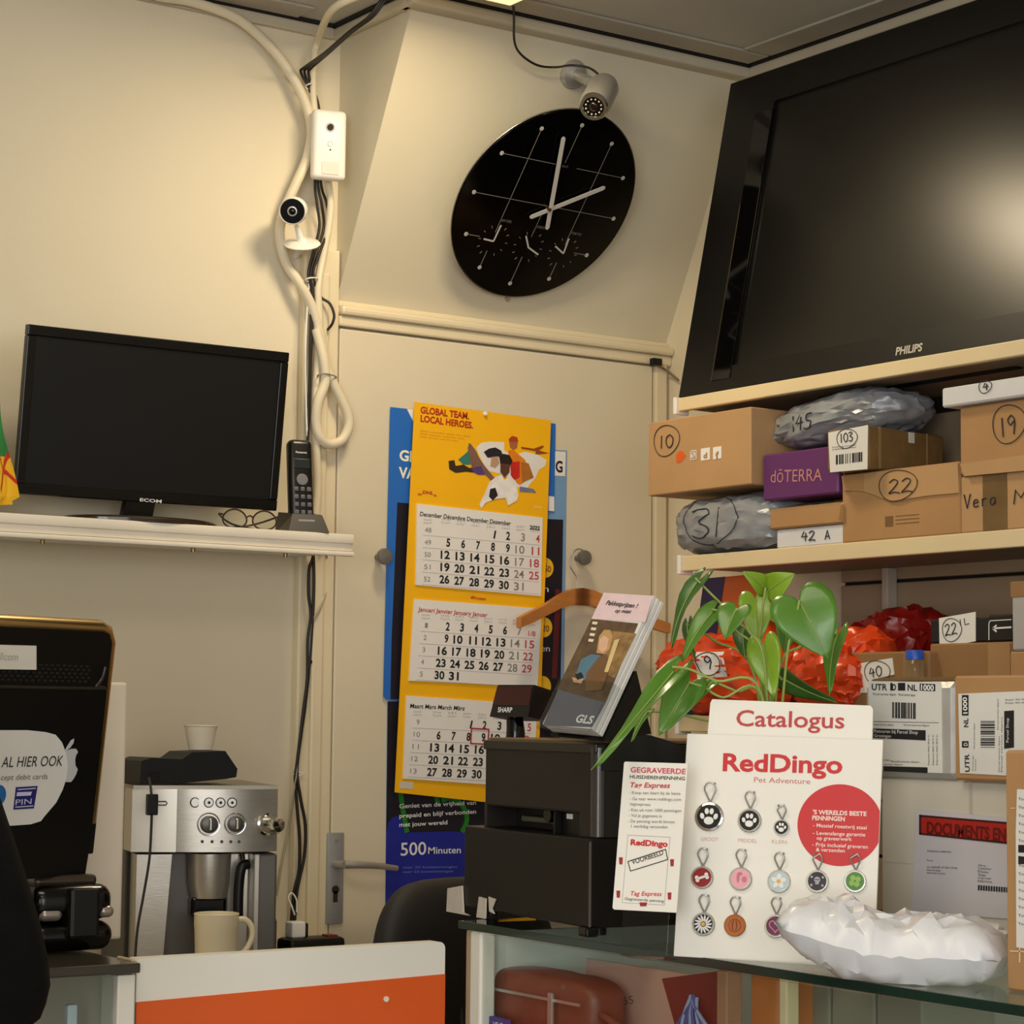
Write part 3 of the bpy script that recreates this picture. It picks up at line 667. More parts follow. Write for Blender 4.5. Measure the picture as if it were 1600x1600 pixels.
fc = Fr((2.585, YB-.036, 1.513), 0, 0, 2.2)
t = thing('wall_calendar', 'yellow three-month wall calendar hanging over the posters on the door', 'calendar', fc)
obj('backing_card', B().ppx(fc, [(648, 628), (861, 657), (839, 1262), (617, 1238)], 0, .0015), YEL, t)
obj('drawing_pin', B().lathe([(.004, .001), (.005, .004), (.003, .007)], 16, Matrix.Translation((fc.px((757, 647))[0], 0, fc.px((757, 647))[1])) @ m90), WHITE, t, 50)
hd = B(); hd.tpx(fc, 'GLOBAL TEAM.', (657, 645), (733, 655), hpx=10.5, bold=.035); hd.tpx(fc, 'LOCAL HEROES.', (657, 658.5), (739, 669.5), hpx=10.5, bold=.035)
obj('headline', hd, M('calendar_red', (176, 40, 20), .6), t)
hd = B()
for i in range(3): hd.tpx(fc, 'Wall calendar with the days', (656, 674+i*4.5), (735-i*10, 683+i*4.5-i), hpx=2.6)
obj('small_print', hd, M('calendar_ochre', (196, 132, 30), .6), t)
hd = B().tpx(fc, 'DHL', (660, 771), (677, 773), hpx=5, bold=.04, shear=.2)
for dy in (1, 3): hd.ppx(fc, [(653, 769.5+dy), (659, 770+dy), (659, 771+dy), (653, 770.5+dy)], -.0006); hd.ppx(fc, [(678, 771.5+dy), (682, 772+dy), (682, 773+dy), (678, 772.5+dy)], -.0006)
hd.tpx(fc, 'dhl.com', (735, 935), (759, 938), hpx=4.5, bold=.03)
obj('logo', hd, REDINK, t)
obj('year_mark', B().tpx(fc, '2023', (834, 793), (846, 795), hpx=4), M('calendar_paleyellow', (255, 222, 140), .6), t)
# collage on the header: white map shapes and courier figures
def blob(name, poly, rgb, y): obj(name, B().ppx(fc, poly, y, y+.0002), M('collage_%d_%d_%d' % rgb, rgb, .6, var=.12, vs=60), col_)
col_ = obj('collage', B().ppx(fc, [(744, 700), (752, 692), (765, 690), (788, 691), (788, 704), (802, 712), (820, 706), (840, 710), (854, 719), (852, 728), (842, 734), (836, 748), (828, 756), (822, 766), (810, 762), (796, 748), (780, 740), (764, 736), (754, 722)], -.0004, 0), M('collage_white', (232, 228, 222), .6), t)
blob('truck', [(701, 720), (710, 719), (712, 728), (724, 726), (733, 731), (744, 730), (745, 739), (728, 737), (712, 739), (702, 733)], (52, 40, 24), -.0008)
blob('island', [(716, 718), (728, 708), (733, 703), (737, 713), (735, 726), (724, 726)], (52, 124, 112), -.0008)
blob('raised_arm', [(731, 700), (733, 692), (736, 694), (744, 705), (748, 714), (757, 728), (768, 741), (774, 748), (768, 752), (755, 738), (738, 732), (734, 718)], (126, 92, 78), -.001)
blob('trousers', [(736, 732), (752, 728), (758, 742), (748, 742), (740, 738)], (84, 60, 128), -.0012)
blob('courier_hair', [(756, 706), (764, 701), (774, 699), (783, 704), (786, 712), (778, 714), (762, 715)], (30, 28, 40), -.0012)
blob('courier_face', [(768, 714), (778, 713), (780, 724), (774, 731), (766, 728)], (190, 150, 120), -.0014)
blob('driver_cap', [(795, 686), (800, 681), (808, 683), (810, 690), (796, 692)], (176, 60, 26), -.0012)
blob('driver_face', [(796, 691), (809, 690), (808, 699), (802, 703), (797, 699)], (168, 100, 62), -.0014)
blob('driver_jacket', [(794, 704), (802, 703), (808, 708), (820, 718), (832, 744), (812, 758), (800, 748), (796, 722)], (224, 128, 24), -.001)
blob('red_parcel', [(798, 722), (812, 721), (812, 746), (804, 750), (798, 742)], (196, 34, 24), -.0014)
blob('brown_parcel', [(814, 722), (826, 724), (834, 746), (816, 754)], (176, 108, 36), -.0014)
blob('plane', [(814, 698), (834, 701), (848, 696), (850, 698), (842, 704), (858, 708), (840, 710), (836, 709), (838, 705), (815, 701)], (150, 70, 24), -.001)
blob('dancer_hair', [(780, 714), (786, 709), (796, 711), (801, 720), (798, 727), (782, 726)], (34, 22, 20), -.0016)
blob('dancer_face', [(782, 724), (797, 726), (796, 738), (789, 746), (782, 738)], (92, 54, 40), -.0018)
blob('dancer_suit', [(764, 754), (776, 744), (784, 742), (788, 750), (798, 744), (806, 752), (810, 774), (808, 782), (794, 790), (790, 778), (772, 780), (758, 786), (752, 795), (749, 788), (758, 770)], (238, 234, 230), -.0016)
blob('dancer_belt', [(766, 764), (774, 762), (778, 774), (770, 782), (764, 776)], (34, 26, 36), -.002)
blob('keyboard', [(812, 760), (834, 764), (838, 770), (812, 768)], (110, 120, 150), -.0012)
MON = (('December pad', [(652, 787), (848, 809), (845.5, 931.5), (650, 914)], 'December Décembre December Dezember', (656, 806), (798, 821), INK, '2022'),
       ('January pad', [(647.6, 936), (847, 951), (840, 1073.5), (639.5, 1063.6)], 'Januari Janvier January Januar', (653, 955), (761, 964), REDINK, None),
       ('March pad', [(635.7, 1087), (839, 1101), (835, 1231), (630, 1216.6)], 'Maart Mars March März', (640.6, 1106), (726, 1110), INK, '2023'))
ROWS = [(( 696.4, 828.3), (23.25, 2.2), (-.4, 19.2), [(3, 1), (4, 2), (5, 3), (6, 4)], 5, 31, 48, (669, 828)),
        ((695, 978.6), (22.4, 1.5), (-2.0, 19.0), [(c, c+2) for c in range(6)]+[(6, '1/8')], 9, 31, 1, (666, 977)),
        ((682.5, 1129.5), (23.3, 1.1), (-1.8, 19.15), [(c, c-1) for c in range(2, 7)], 6, 31, 9, (653, 1128))]
for (nm, poly, head, h0, h1, hm_, yr), (base, dc, dr, first, start, last, wk, wb) in zip(MON, ROWS):
    pad = obj('month_pad', B().ppx(fc, poly, -.003, -.0002), WHITEP, t)
    yy = -.0036
    obj('month_names', B().tpx(fc, head, h0, h1, y=yy, hpx=7, bold=.015, shear=.12), hm_, pad)
    nb_, ng, nr, nw = B(), B(), B(), B()
    days = [(c, 0, str(v)) for c, v in first]
    v = start; r = 1
    while v <= last and r < 5:
        for c in range(7):
            if v <= last: days.append((c, r, str(v))); v += 1
        r += 1
    for c, r, s in days:
        x = base[0]+c*dc[0]+r*dr[0]; y_ = base[1]+c*dc[1]+r*dr[1]
        hw_ = (3.0 if len(s) == 1 else 7.7 if '/' not in s else 6)*(.42 if s == '1' else .78 if s == '11' else .93 if s[0] == '1' else 1)
        tgt = nr if c == 6 else ng if c == 5 else nb_
        xr = x+7.2
        tgt.tpx(fc, s, (xr-2*hw_, y_+5.8), (xr, y_+6.6), y=yy, hpx=12.8 if '/' not in s else 8, bold=.028 if tgt is nb_ else .012)
    for r in range(5):
        s = str(wk+r); hw_ = 2.2 if len(s) == 1 else 5
        x = wb[0]+r*dr[0]; y_ = wb[1]+r*dr[1]
        nw.tpx(fc, s, (x-hw_, y_+3.5), (x+hw_, y_+4), y=yy, hpx=8)
    obj('day_numbers', nb_, INK, pad); obj('sunday_numbers', nr, M('calendar_rose', (196, 70, 80), .6), pad); obj('saturday_numbers', ng, GREYINK, pad); obj('week_numbers', nw, GREYINK, pad)
    lb = B(); q0 = poly[0]; q1 = poly[1]
    for c in range(8):
        cx_ = wb[0]-1 if c == 0 else base[0]+(c-1)*dc[0]; cy_ = wb[1]-17 if c == 0 else base[1]-17.5+(c-1)*dc[1]
        lb.tpx(fc, ('week', 'ma', 'di', 'woe', 'don', 'vrij', 'zat', 'zon')[c], (cx_-6, cy_+2), (cx_+7, cy_+2.7), y=yy, hpx=4)
        lb.tpx(fc, ('sem', 'lun', 'mar', 'mer', 'jeu', 'ven', 'sam', 'dim')[c], (cx_-6, cy_+7), (cx_+7, cy_+7.7), y=yy, hpx=4)
    for r in range(5):
        y_ = base[1]+10+r*dr[1]; x_ = wb[0]-8+r*dr[0]
        a_ = fc.px((x_, y_-2.5), yy); c_ = fc.px((base[0]+6*dc[0]+8+r*dr[0], y_+6*dc[1]), yy); seg(lb, a_, c_, .0006, yy)
    obj('weekday_names', lb, LGREY, pad)
    if yr: obj('year', B().tpx(fc, yr, (827.5, 827), (843.5, 828.5), y=yy, hpx=6.5, bold=.03) if yr == '2022' else B().tpx(fc, yr, (816, 1121), (832, 1122), y=yy, hpx=6.5, bold=.03), INK, pad)
    if nm[0] == 'M':
        rb = B(); P = [(737, 1138), (764, 1139.5), (762.5, 1163), (735.5, 1161.5)]
        for a_, c_ in zip(P, P[1:]+P[:1]): seg(rb, fc.px(a_, -.005), fc.px(c_, -.005), .0028, -.005)
        obj('date_cursor', rb, M('cursor_red', (176, 40, 56), .4), pad)
obj('price_sticker', B().ppx(fc, [(625, 1221), (646, 1222), (645, 1233), (624.5, 1232)], -.0008, 0), M('sticker_grey', (214, 206, 190), .6), t)

# wooden hanger on the right knob
kq = at(906, 872, Y=YB-.035); fh = Fr((kq.x, YB-.047, kq.z), 0)
t = thing('coat_hanger', 'brown wooden coat hanger hooked on the right-hand door knob', 'hanger', fh)
g = lambda x, y, dy=0: (fh.px((x, y), dy)[0], dy, fh.px((x, y), dy)[1])
obj('hook', B().tube([g(890, 893), g(891, 880), g(899, 871), g(905, 866, .005), g(906, 862, .01), g(902, 870, .012)][:0] or [g(913, 880), g(912, 862), g(902, 858), g(893, 868), g(891, 884), g(896, 894), g(901, 903), g(902, 922)], .0017, 8, 6), SILVER, t, 60)
b = B(); top = [(905, 919), (888, 921), (868, 930), (840, 945), (812, 956), (786, 966)]; bot = [(905, 946), (890, 946), (872, 951), (846, 963), (818, 974), (790, 982)]
def half(sgn):
    V = []
    for (a0, a1) in zip(top, bot):
        ta = g(*a0); ba = g(*a1); x = ta[0]-g(905, 919)[0]
        y = -.004-.035*abs(x/.15)**1.6
        xx = g(905, 919)[0]+sgn*abs(x); zz = ta[2] if sgn < 0 else ta[2]; z2 = ba[2]
        V.append([(xx, y-.009, z2), (xx, y-.009, zz), (xx, y+.009, zz), (xx, y+.009, z2)])
    return V
for sgn in (-1, 1):
    V = half(sgn); vv = [[b.b.verts.new(p) for p in r] for r in V]
    for a_, c_ in zip(vv, vv[1:]):
        for i in range(4): b.b.faces.new((a_[i], a_[(i+1) % 4], c_[(i+1) % 4], c_[i]))
    b.b.faces.new(vv[-1]); b.b.faces.new(vv[0][::-1])
bmesh.ops.remove_doubles(b.b, verts=b.b.verts, dist=.0003)
obj('wooden_arm', b, M('hanger_wood', (196, 126, 60), .35, var=.18, vs=10, stretch=(1, 1, 6)), t, 50)

# ------------------------------------------------------------------ coffee corner on the staff table
def extz(b, poly, z0, z1):
    f0 = [b.b.verts.new((p[0], p[1], z0)) for p in poly]; f1 = [b.b.verts.new((p[0], p[1], z1)) for p in poly]; n = len(poly)
    b.b.faces.new(f0[::-1]); b.b.faces.new(f1)
    for i in range(n): b.b.faces.new((f0[i], f0[(i+1) % n], f1[(i+1) % n], f1[i]))
    return b
ZT = .80
fr = Fr((1.05, 3.30, 0))
t = thing('staff_table', 'white table against the back wall behind the orange panel', 'table', fr)
obj('table_top', B().box(0, 1.16, 0, .55, ZT-.03, ZT, .003), WLAM, t)
for x in (.03, .66):
    for y in (.03, .52): obj('leg', B().box(x-.02, x+.02, y-.02, y+.02, 0, ZT-.03, .002), SILVER, t)

q = at(316, 1230, Y=3.46); fr = Fr((q.x, 3.46, ZT), -17)
t = thing('coffee_machine', 'silver and black bean-to-cup coffee machine with round dials', 'coffee machine', fr)
top = fr.px((316, 1233))[1]; xl = fr.px((207, 1300))[0]; xr = fr.px((433, 1300))[0]; zb = fr.px((316, 1331))[1]; MW = xr-xl
DGREY = M('machine_grey', (96, 92, 86), .4, .3)
obj('body', B().box(xl+.002, xr-.002, .075, .36, 0, top-.004, .008).box(xl+.002, xr-.002, .0, .08, 0, .030, .004), M('machine_black', (30, 28, 26), .4), t)
def arc(x0, x1, bul, n=14): return [(x0+(x1-x0)*i/n, -bul*(1-(2*i/n-1)**2)) for i in range(n+1)]
xm = fr.px((275, 1300))[0]
b = B(); extz(b, arc(xm, xr, .014)+[(xr, .10), (xm, .10)], zb, top); obj('fascia', b, STEEL, t, 30)
b = B(); extz(b, [(xl, .012), (xm, -.003), (xm, .10), (xl, .10)], zb, top); obj('side_fascia', b, M('steel_light', (206, 200, 188), .33, .9, var=.04), t)
extz2 = B(); extz(extz2, [(xl, .0), (xr, .0), (xr, .34), (xl, .34)], top, top+.006); obj('cup_warmer', extz2, M('steel_top', (150, 142, 128), .35, 1), t)
lx = [fr.px((p, 1400))[0] for p in (213, 268, 297, 365, 400, 433)]
b = B(); za = zb-.004
b.hexa([(lx[0], .004, .03), (lx[1]-.014, .004, .03), (lx[1], .004, za), (lx[0], .004, za)], [(lx[0], .1, .03), (lx[1]-.014, .1, .03), (lx[1], .1, za), (lx[0], .1, za)])
obj('left_column', b, STEEL, t)
obj('right_column', B().box(lx[4], lx[5], .004, .1, .03, za, .004), DGREY, t)
obj('column_trim', B().box(lx[4]-.004, lx[4]+.006, .0, .1, .03, za, .002), STEEL, t)
obj('recess_panel', B().box(lx[1]-.006, lx[4], .05, .08, .03, za, .002), DGREY, t)
sx = (lx[2]+lx[3])/2; sw = (lx[3]-lx[2])/2
sp = obj('spout_housing', B().lathe([(.030, za-.075), (.035, za-.05), (.037, za)], 28, Matrix.Translation((sx, .03, 0)) @ Matrix.Diagonal((1, .9, 1, 1))), STEEL, t, 40)
obj('spout', B().box(sx-.032, sx+.028, .012, .06, za-.105, za-.072, .006).cyl((sx-.012, .022, za-.118), (sx-.012, .022, za-.10), .006).cyl((sx+.012, .022, za-.118), (sx+.012, .022, za-.10), .006), BLACKG, sp)
obj('froth_arm', B().tube([(lx[3]+.02, .04, za), (lx[3]+.021, .03, za-.02), (lx[3]+.018, .02, za-.03)], .005, 10, 4), CHROME, t, 60)
obj('froth_handle', B().tube([(lx[3]+.026, .012, za-.018), (lx[3]+.014, .008, za-.024), (lx[3]+.010, .008, za-.06), (lx[3]+.010, .008, za-.11)], .0085, 12, 5), BLACK, t, 60)
obj('milk_panel', B().box(lx[3]-.004, lx[4]-.003, .045, .06, .04, za, .003), M('steel_pale', (196, 190, 178), .3, .8), t)
ZM = at(335, 1426, Y=3.40).z-.086-ZT
obj('drip_tray', B().box(lx[1], lx[4], -.035, .06, 0, ZM-.004, .008), BLACK, t)
obj('drip_grid', B().box(lx[1]+.006, lx[4]-.006, -.03, .05, ZM-.004, ZM-.0005, .001), STEEL, t)
def yf_(x): return -.014*(1-(2*(x-xm)/(xr-xm)-1)**2)
for k, (p, r) in enumerate((((326, 1288), .0145), ((367, 1287), .0135))):
    c = fr.px(p, -.012); y0 = yf_(c[0])
    kn = obj('dial', B().lathe([(r, 0), (r, .010), (r*.9, .014), (r*.5, .0155)], 32, Matrix.Translation((c[0], y0, c[1])) @ m90), M('dial_grey', (92, 88, 84), .35, .6), t, 40)
    obj('dial_ring', B().ring(c, r+.004, .0014, y0-.001), CHROME, kn, 60)
    obj('dial_grip', B().box(c[0]-.003, c[0]+.003, y0-.022, y0-.012, c[1]-r*.7, c[1]+r*.75, .002), CHROME, kn)
c = fr.px((416, 1288), -.01); y0 = yf_(c[0])
kn = obj('steam_knob', B().lathe([(.019, 0), (.019, .004), (.0155, .006), (.0145, .034), (.0115, .040), (.003, .042)], 28, Matrix.Translation((c[0], y0, c[1])) @ Matrix.Rotation(R(22), 4, 'Z') @ m90), CHROME, t, 40)
for p in (305, 326, 344, 362):
    c = fr.px((p, 1254), -.011); y0 = yf_(c[0]); bt = obj('button', B().disc(c, .0065, y0-.003, y0+.004, 20), M('button_silver', (206, 202, 196), .3, .8), t, 40)
    obj('button_ring', B().ring(c, .0078, .0008, y0-.0006), INK, bt)
    if p > 305: obj('button_symbol', B().disc(c, .0025, y0-.0036, y0-.003, 10), INK, bt)
b = B()
for p in (316, 331, 346, 360, 373): c = fr.px((p, 1315), -.011); b.disc(c, .0027, yf_(c[0])-.0012, yf_(c[0])+.002, 12)
obj('indicator_lights', b, M('indicator', (60, 54, 50), .4), t)
c = fr.px((250, 1255), .004); obj('power_switch', B().tube([(c[0]-.010, .0, c[1]+.003), (c[0]+.009, -.002, c[1]+.003), (c[0]+.011, -.002, c[1]), (c[0]+.009, -.002, c[1]-.003), (c[0]-.010, .0, c[1]-.003)], .0011, 6, closed=True), INK, t)

TOPZ = ZT+top+.006
q = at(292, 1228, Y=3.56); fr2 = Fr((q.x, 3.56, TOPZ), -10)
t = thing('desktop_device', 'angular flat black plastic device on top of the coffee machine', 'device', fr2)
P = [fr2.px(p, -.06) for p in ((218, 1231), (221, 1194), (236, 1189), (285, 1191), (300, 1180), (352, 1178), (371, 1206), (369, 1219), (352, 1222), (330, 1224), (260, 1231))]
zmin = min(p[1] for p in P)
P = [(p[0], max(p[1], zmin)-zmin) for p in P]
obj('casing', B().prism(P, -.06, .075), M('device_black', (10, 9, 9), .5, spec=.3), t)
obj('socket_recess', B().box(P[0][0]+.014, P[0][0]+.034, -.0605, -.058, .004, .022, .001), BLACKG, t)
b = B()
for x in (P[0][0]+.03, P[7][0]-.03): b.cyl((x, 0, -.002), (x, 0, .006), .008)
b = None
cz_ = TOPZ+max(p[1] for p in P)
q = at(313, 1180, Y=3.575); fr3 = Fr((q.x, 3.575, cz_+.0005))
t = thing('paper_cup', 'small white paper cup on the black device', 'cup', fr3)
obj('cup_wall', B().lathe([(.0205, 0), (.0285, .040), (.0300, .041), (.0300, .043), (.0285, .043), (.0272, .039), (.020, .003), (.001, .003)], 36), M('cup_paper', (232, 222, 200), .6), t, 40)
obj('coffee', B().lathe([(.0275, .036), (.001, .036)], 36), M('coffee_brown', (60, 34, 18), .2), t)

q = at(335, 1484, Y=3.40); fr4 = Fr((q.x, 3.395, ZT+ZM), -8)
t = thing('coffee_mug', 'cream ribbed mug under the coffee machine spout', 'mug', fr4)
prof = [(.030, 0), (.0325, .002), (.0335, .02), (.0355, .062), (.0368, .066), (.0368, .082), (.0375, .085), (.0360, .086), (.034, .080), (.031, .006), (.001, .005)]
mb = B(); n = 72
rings = []
for r, z in prof:
    rings.append([mb.b.verts.new(((r+(.0007*(1 if i % 2 else -1) if .01 < z < .064 and r > .032 else 0))*math.cos(2*math.pi*i/n), (r+(.0007*(1 if i % 2 else -1) if .01 < z < .064 and r > .032 else 0))*math.sin(2*math.pi*i/n), z)) for i in range(n)])
for a_, c_ in zip(rings, rings[1:]):
    for i in range(n): mb.b.faces.new((a_[i], a_[(i+1) % n], c_[(i+1) % n], c_[i]))
mb.b.faces.new(rings[0][::-1]); mb.b.faces.new(rings[-1])
MUG = M('mug_cream', (226, 212, 180), .35)
obj('mug_body', mb, MUG, t, 60)
obj('mug_handle', B().tube([(.034, 0, .073), (.048, 0, .074), (.060, 0, .064), (.063, 0, .046), (.055, 0, .028), (.043, 0, .016), (.032, 0, .012)], .0050, 12, 6), MUG, t, 60)
# usb cable hanging from the device
P = [tuple(at(233, 1216, Y=3.45)), tuple(at(236, 1235, Y=3.40)), tuple(at(237, 1262, Y=3.395)), tuple(at(236, 1300, Y=3.39)), tuple(at(233, 1345, Y=3.385)), tuple(at(224, 1400, Y=3.38)), tuple(at(215, 1450, Y=3.37)), tuple(at(211, 1500, Y=3.36)), tuple(at(211, 1530, Y=3.35))]
q = Vector(P[1]); q2 = Vector(P[2])
ft_ = Fr(tuple(q2), -10)
t = thing('plug_cable', 'black cable with a block plug hanging down left of the coffee machine dials', 'cable', ft_)
o = obj('cable', B().tube([tuple(ft_.loc(p)) for p in P], .0022, 7, 6), CABM, t, 60)
obj('inline_plug', B().box(-.009, .009, -.008, .006, -.012, .022, .002), BLACK, t)

# socket strip by the door frame
q = at(485, 1477, Y=3.60); fr = Fr((q.x, 3.60, ZT), 0)
t = thing('power_strip', 'black power strip lying behind the orange panel by the door', 'power strip', fr)
zt = at(485, 1466, Y=3.58).z-ZT
obj('strip_body', B().box(-.055, .060, -.025, .03, 0, zt, .008), BLACK, t)
obj('strip_switch', B().box(.03, .05, -.012, .012, zt-.001, zt+.003, .001), M('switch_red', (130, 24, 20), .3), t)
za = at(440, 1434, Y=3.6).z; q = at(441, 1450, Y=3.60); q2 = at(460, 1450, Y=3.605)
fr = Fr((q.x, 3.60, ZT+zt), 0)
t = thing('black_adapter', 'black rounded power adapter beside the coffee machine', 'adapter', Fr((q.x-.004, 3.66, ZT)))
obj('adapter_body', B().box(-.016, .020, -.02, .02, 0, za-ZT, .012, 3), BLACKG, t, 60)
t = thing('white_charger', 'white square phone charger plugged in by the door', 'charger', Fr((q2.x, 3.605, ZT+zt)))
obj('charger_body', B().box(-.012, .016, -.014, .014, 0, at(460, 1440, Y=3.6).z-ZT-zt, .003), WHITE, t)
obj('charger_plug', B().box(.0165, .024, -.010, .012, 0, at(475, 1442, Y=3.6).z-ZT-zt, .003), BLACK, t)
obj('charger_cord', B().tube([(0, 0, .04), (-.006, 0, .055), (-.008, .01, .07), (0, .012, .078), (.006, .005, .066), (.004, 0, .045)], .0016, 6, 5), WHITE, t, 60)

# ------------------------------------------------------------------ counter: left case, swing panel
YP = 2.742
xl = at(215, 1497, Y=YP).x; xr = at(697, 1471, Y=YP).x; zt = .96
fr = Fr((xl, YP, 0))
t = thing('counter_gate', 'orange counter gate panel with a wide white top band', 'counter', fr)
def zof(p): return at(p[0], p[1], Y=YP).z
zl, zr = zof((215, 1566)), zof((696, 1522))
W_ = xr-xl
def rr(x0, x1, z0, z1, r, n=5): return [(x0, z0), (x1, z0)]+[(x1-r+r*math.sin(a), z1-r+r*math.cos(a)) for a in [math.pi/2*(1-i/n) for i in range(n+1)]]+[(x0+.003, z1), (x0, z1-.003)]
obj('gate_board', B().prism(rr(0, W_, .08, zt, .010), .002, .028), WLAM, t)
obj('orange_front', B().prism([(0, .08), (W_-.0005, .08), (W_-.0005, zr), (0, zl)], 0, .003), ORANGE, t)
c = fr.px((603, 1561)); obj('screw_cap', B().disc(c, .004, -.002, .001, 14), M('screw_white', (232, 220, 200), .4), t)
obj('hinge_post', B().box(at(207, 1520, Y=YP).x-xl, -.001, .004, .05, .0, zt, .002), M('post_beige', (190, 172, 140), .5), t)

xp = at(207, 1520, Y=YP).x-.001
fr = Fr((xp, YP-.012, 0))
t = thing('counter_display_case', 'glass-fronted counter case with white corner post left of the orange gate', 'display case', fr)
pw = xp-at(184, 1540, Y=YP-.012).x
obj('corner_post', B().box(-pw, 0, 0, .05, 0, .942, .002), WLAM, t)
obj('top_slab', B().box(-1.2, .004, -.006, .52, .944, .957, .002), M('slab_dark', (58, 54, 46), .18), t)
obj('front_pane', B().box(-1.2, -pw, .012, .018, .1, .942), GLASS, t)
obj('inner_panel', B().box(-1.2, -pw-.004, .30, .31, .1, .942), M('inner_grey', (150, 152, 146), .5), t)
obj('plinth', B().box(-1.2, -pw, .004, .5, 0, .1), WLAM, t)
obj('side_panel', B().box(-.012, 0, .05, .5, 0, .943), WLAM, t)
xa = at(93, 1560, Y=YP+.10).x-xp
tag(obj('thin_board', B().box(xa-.010, xa+.004, 0, .012, 0, .80, .002), M('board_paleblue', (206, 220, 232), .5), None, None, Fr((xp, YP+.05, .1))), 'pale blue-white board standing inside the left glass counter', 'board')
# white upright board behind the point-of-sale screen
x0, x1 = at(110, 1300, Y=3.02).x, at(194, 1300, Y=3.02).x; z1 = at(180, 1066, Y=3.02).z
tag(obj('upright_board', B().box(-(x1-x0)/2, (x1-x0)/2, 0, .022, 0, z1-.957, .004), M('board_warmwhite', (226, 214, 196), .45), None, None, Fr(((x0+x1)/2, 3.02, .957))), 'plain white upright board standing behind the black screen', 'board')

# point-of-sale screen, seen from behind
P0 = at(178, 986, D=3.12); fr = Fr(P0, 21, 6.5)
t = thing('counter_screen', 'black screen seen from behind with a white debit card sticker', 'monitor', fr)
PH = fr.px((150, 1366))[1]
r_ = .022
def scr(off, zt_, rad):
    P = [(-off-rad+rad*math.sin(a), zt_-off-rad+rad*math.cos(a)) for a in [math.pi/2*i/6 for i in range(7)]]
    return [(-.50+off, zt_-off)]+P+[(-off, PH+.06), (-off-.004, PH), (-.50+off, PH)]
obj('back_cover', B().prism(scr(0, 0, r_), 0, .03), M('screen_back_black', (8, 7, 7), .4, spec=.3, bump=.02, bs=300), t)
tb_ = B()
zz = fr.px((60, 1074))[1]; xs_ = fr.px((160, 1060))[0]
P = [(-.5, zz), (xs_-.03, zz), (xs_-.012, zz+.004), (xs_-.002, zz+.014), (xs_+.002, zz+.03)]
tb_.tube([(p[0], -.001, p[1]) for p in P], .0026, 8, 5); obj('speaker_ridge', tb_, M('ridge_black', (40, 34, 28), .28), t, 60)
b = B()
for i in range(30):
    for j in range(5): b.box(-.36+i*.0108+(j % 2)*.005, -.3545+i*.0108+(j % 2)*.005, -.0008, .001, zz+.008+j*.0052, zz+.0105+j*.0052)
obj('speaker_grille', b, GAP, t)
b = B(); b.tube([(-.5, .012, .0015), (-.02, .012, .0015), (-.006, .012, -.003), (.0008, .012, -.016), (.0008, .012, PH+.07)], .0125, 12)
obj('metal_edge', b, M('edge_gold', (206, 176, 120), .25, 1), t, 50)
obj('side_catch', B().box(-.004, .012, .004, .026, fr.px((149, 1335))[1], fr.px((149, 1284))[1], .002), BLACK, t)
YS = -.0012
A_ = B(); rs = lambda p: fr.px(p, YS)
for poly in ([(99, 1182), (101, 1174), (106, 1165), (111, 1157), (116, 1154), (115, 1161), (110, 1168), (105, 1172)], [(98, 1176), (104, 1173), (112, 1170), (119, 1170), (122, 1175), (119, 1180), (117.5, 1187), (118, 1196), (121.5, 1202), (119, 1210), (115, 1217), (111, 1222), (104, 1222), (96, 1221)]):
    A_.ppx(fr, poly, YS, YS+.0006)
obj('fruit_emblem', A_, M('emblem_silver', (196, 200, 204), .35), t)
poly = [(-120, 1142), (0, 1141), (44, 1141), (72, 1144), (87, 1148), (97, 1160), (103, 1176), (106, 1196), (104, 1216), (98, 1234), (88, 1254), (70, 1275), (64, 1283), (48, 1288), (20, 1290), (-120, 1293)]
stk = obj('card_sticker', B().ppx(fr, poly, -.0022, -.0014), M('sticker_white', (228, 226, 222), .4), t)
y = -.0028
b = B(); b.tpx(fr, 'AL HIER OOK', (2, 1199), (97, 1196.5), y=y, hpx=17, shear=.12); obj('lettering', b, INK, stk)
b = B(); b.tpx(fr, 'cept debit cards', (1, 1219), (74, 1217), y=y, hpx=9, shear=.12); obj('small_lettering', b, M('sticker_grey_text', (110, 104, 100), .6), stk)
c = fr.px((-3, 1243), y); obj('blue_symbol', B().disc(c, .0140, y, y+.0004), M('symbol_blue', (30, 104, 170), .5), stk)
pin = obj('payment_symbol', B().ppx(fr, [(25, 1230), (59, 1228), (53, 1263), (21, 1265)], y, y+.0004), M('symbol_navy', (34, 32, 110), .5), stk)
b = B(); b.ppx(fr, [(27, 1238), (50, 1237), (48, 1243), (26, 1244)], y-.0006); b.ppx(fr, [(28, 1233), (56, 1231), (56, 1232.5), (28, 1234.5)], y-.0006); b.ppx(fr, [(24, 1260.5), (52, 1258.5), (52, 1260), (24, 1262)], y-.0006)
b.tpx(fr, 'PIN', (24, 1258), (49, 1256), y=y-.0006, hpx=9); obj('symbol_lettering', b, M('pin_lilac', (206, 206, 240), .5), pin)
lb_ = obj('name_label', B().ppx(fr, [(-60, 1006), (57, 1009), (57, 1046.5), (-60, 1045)], -.0022, -.0014), M('label_ivory', (226, 222, 212), .5), t)
obj('label_lettering', B().tpx(fr, 'llcom', (0, 1031), (28, 1032), y=-.0026, hpx=12, bold=.01), M('label_grey', (184, 180, 172), .6), lb_)
foot = fr.px((60, 1366))
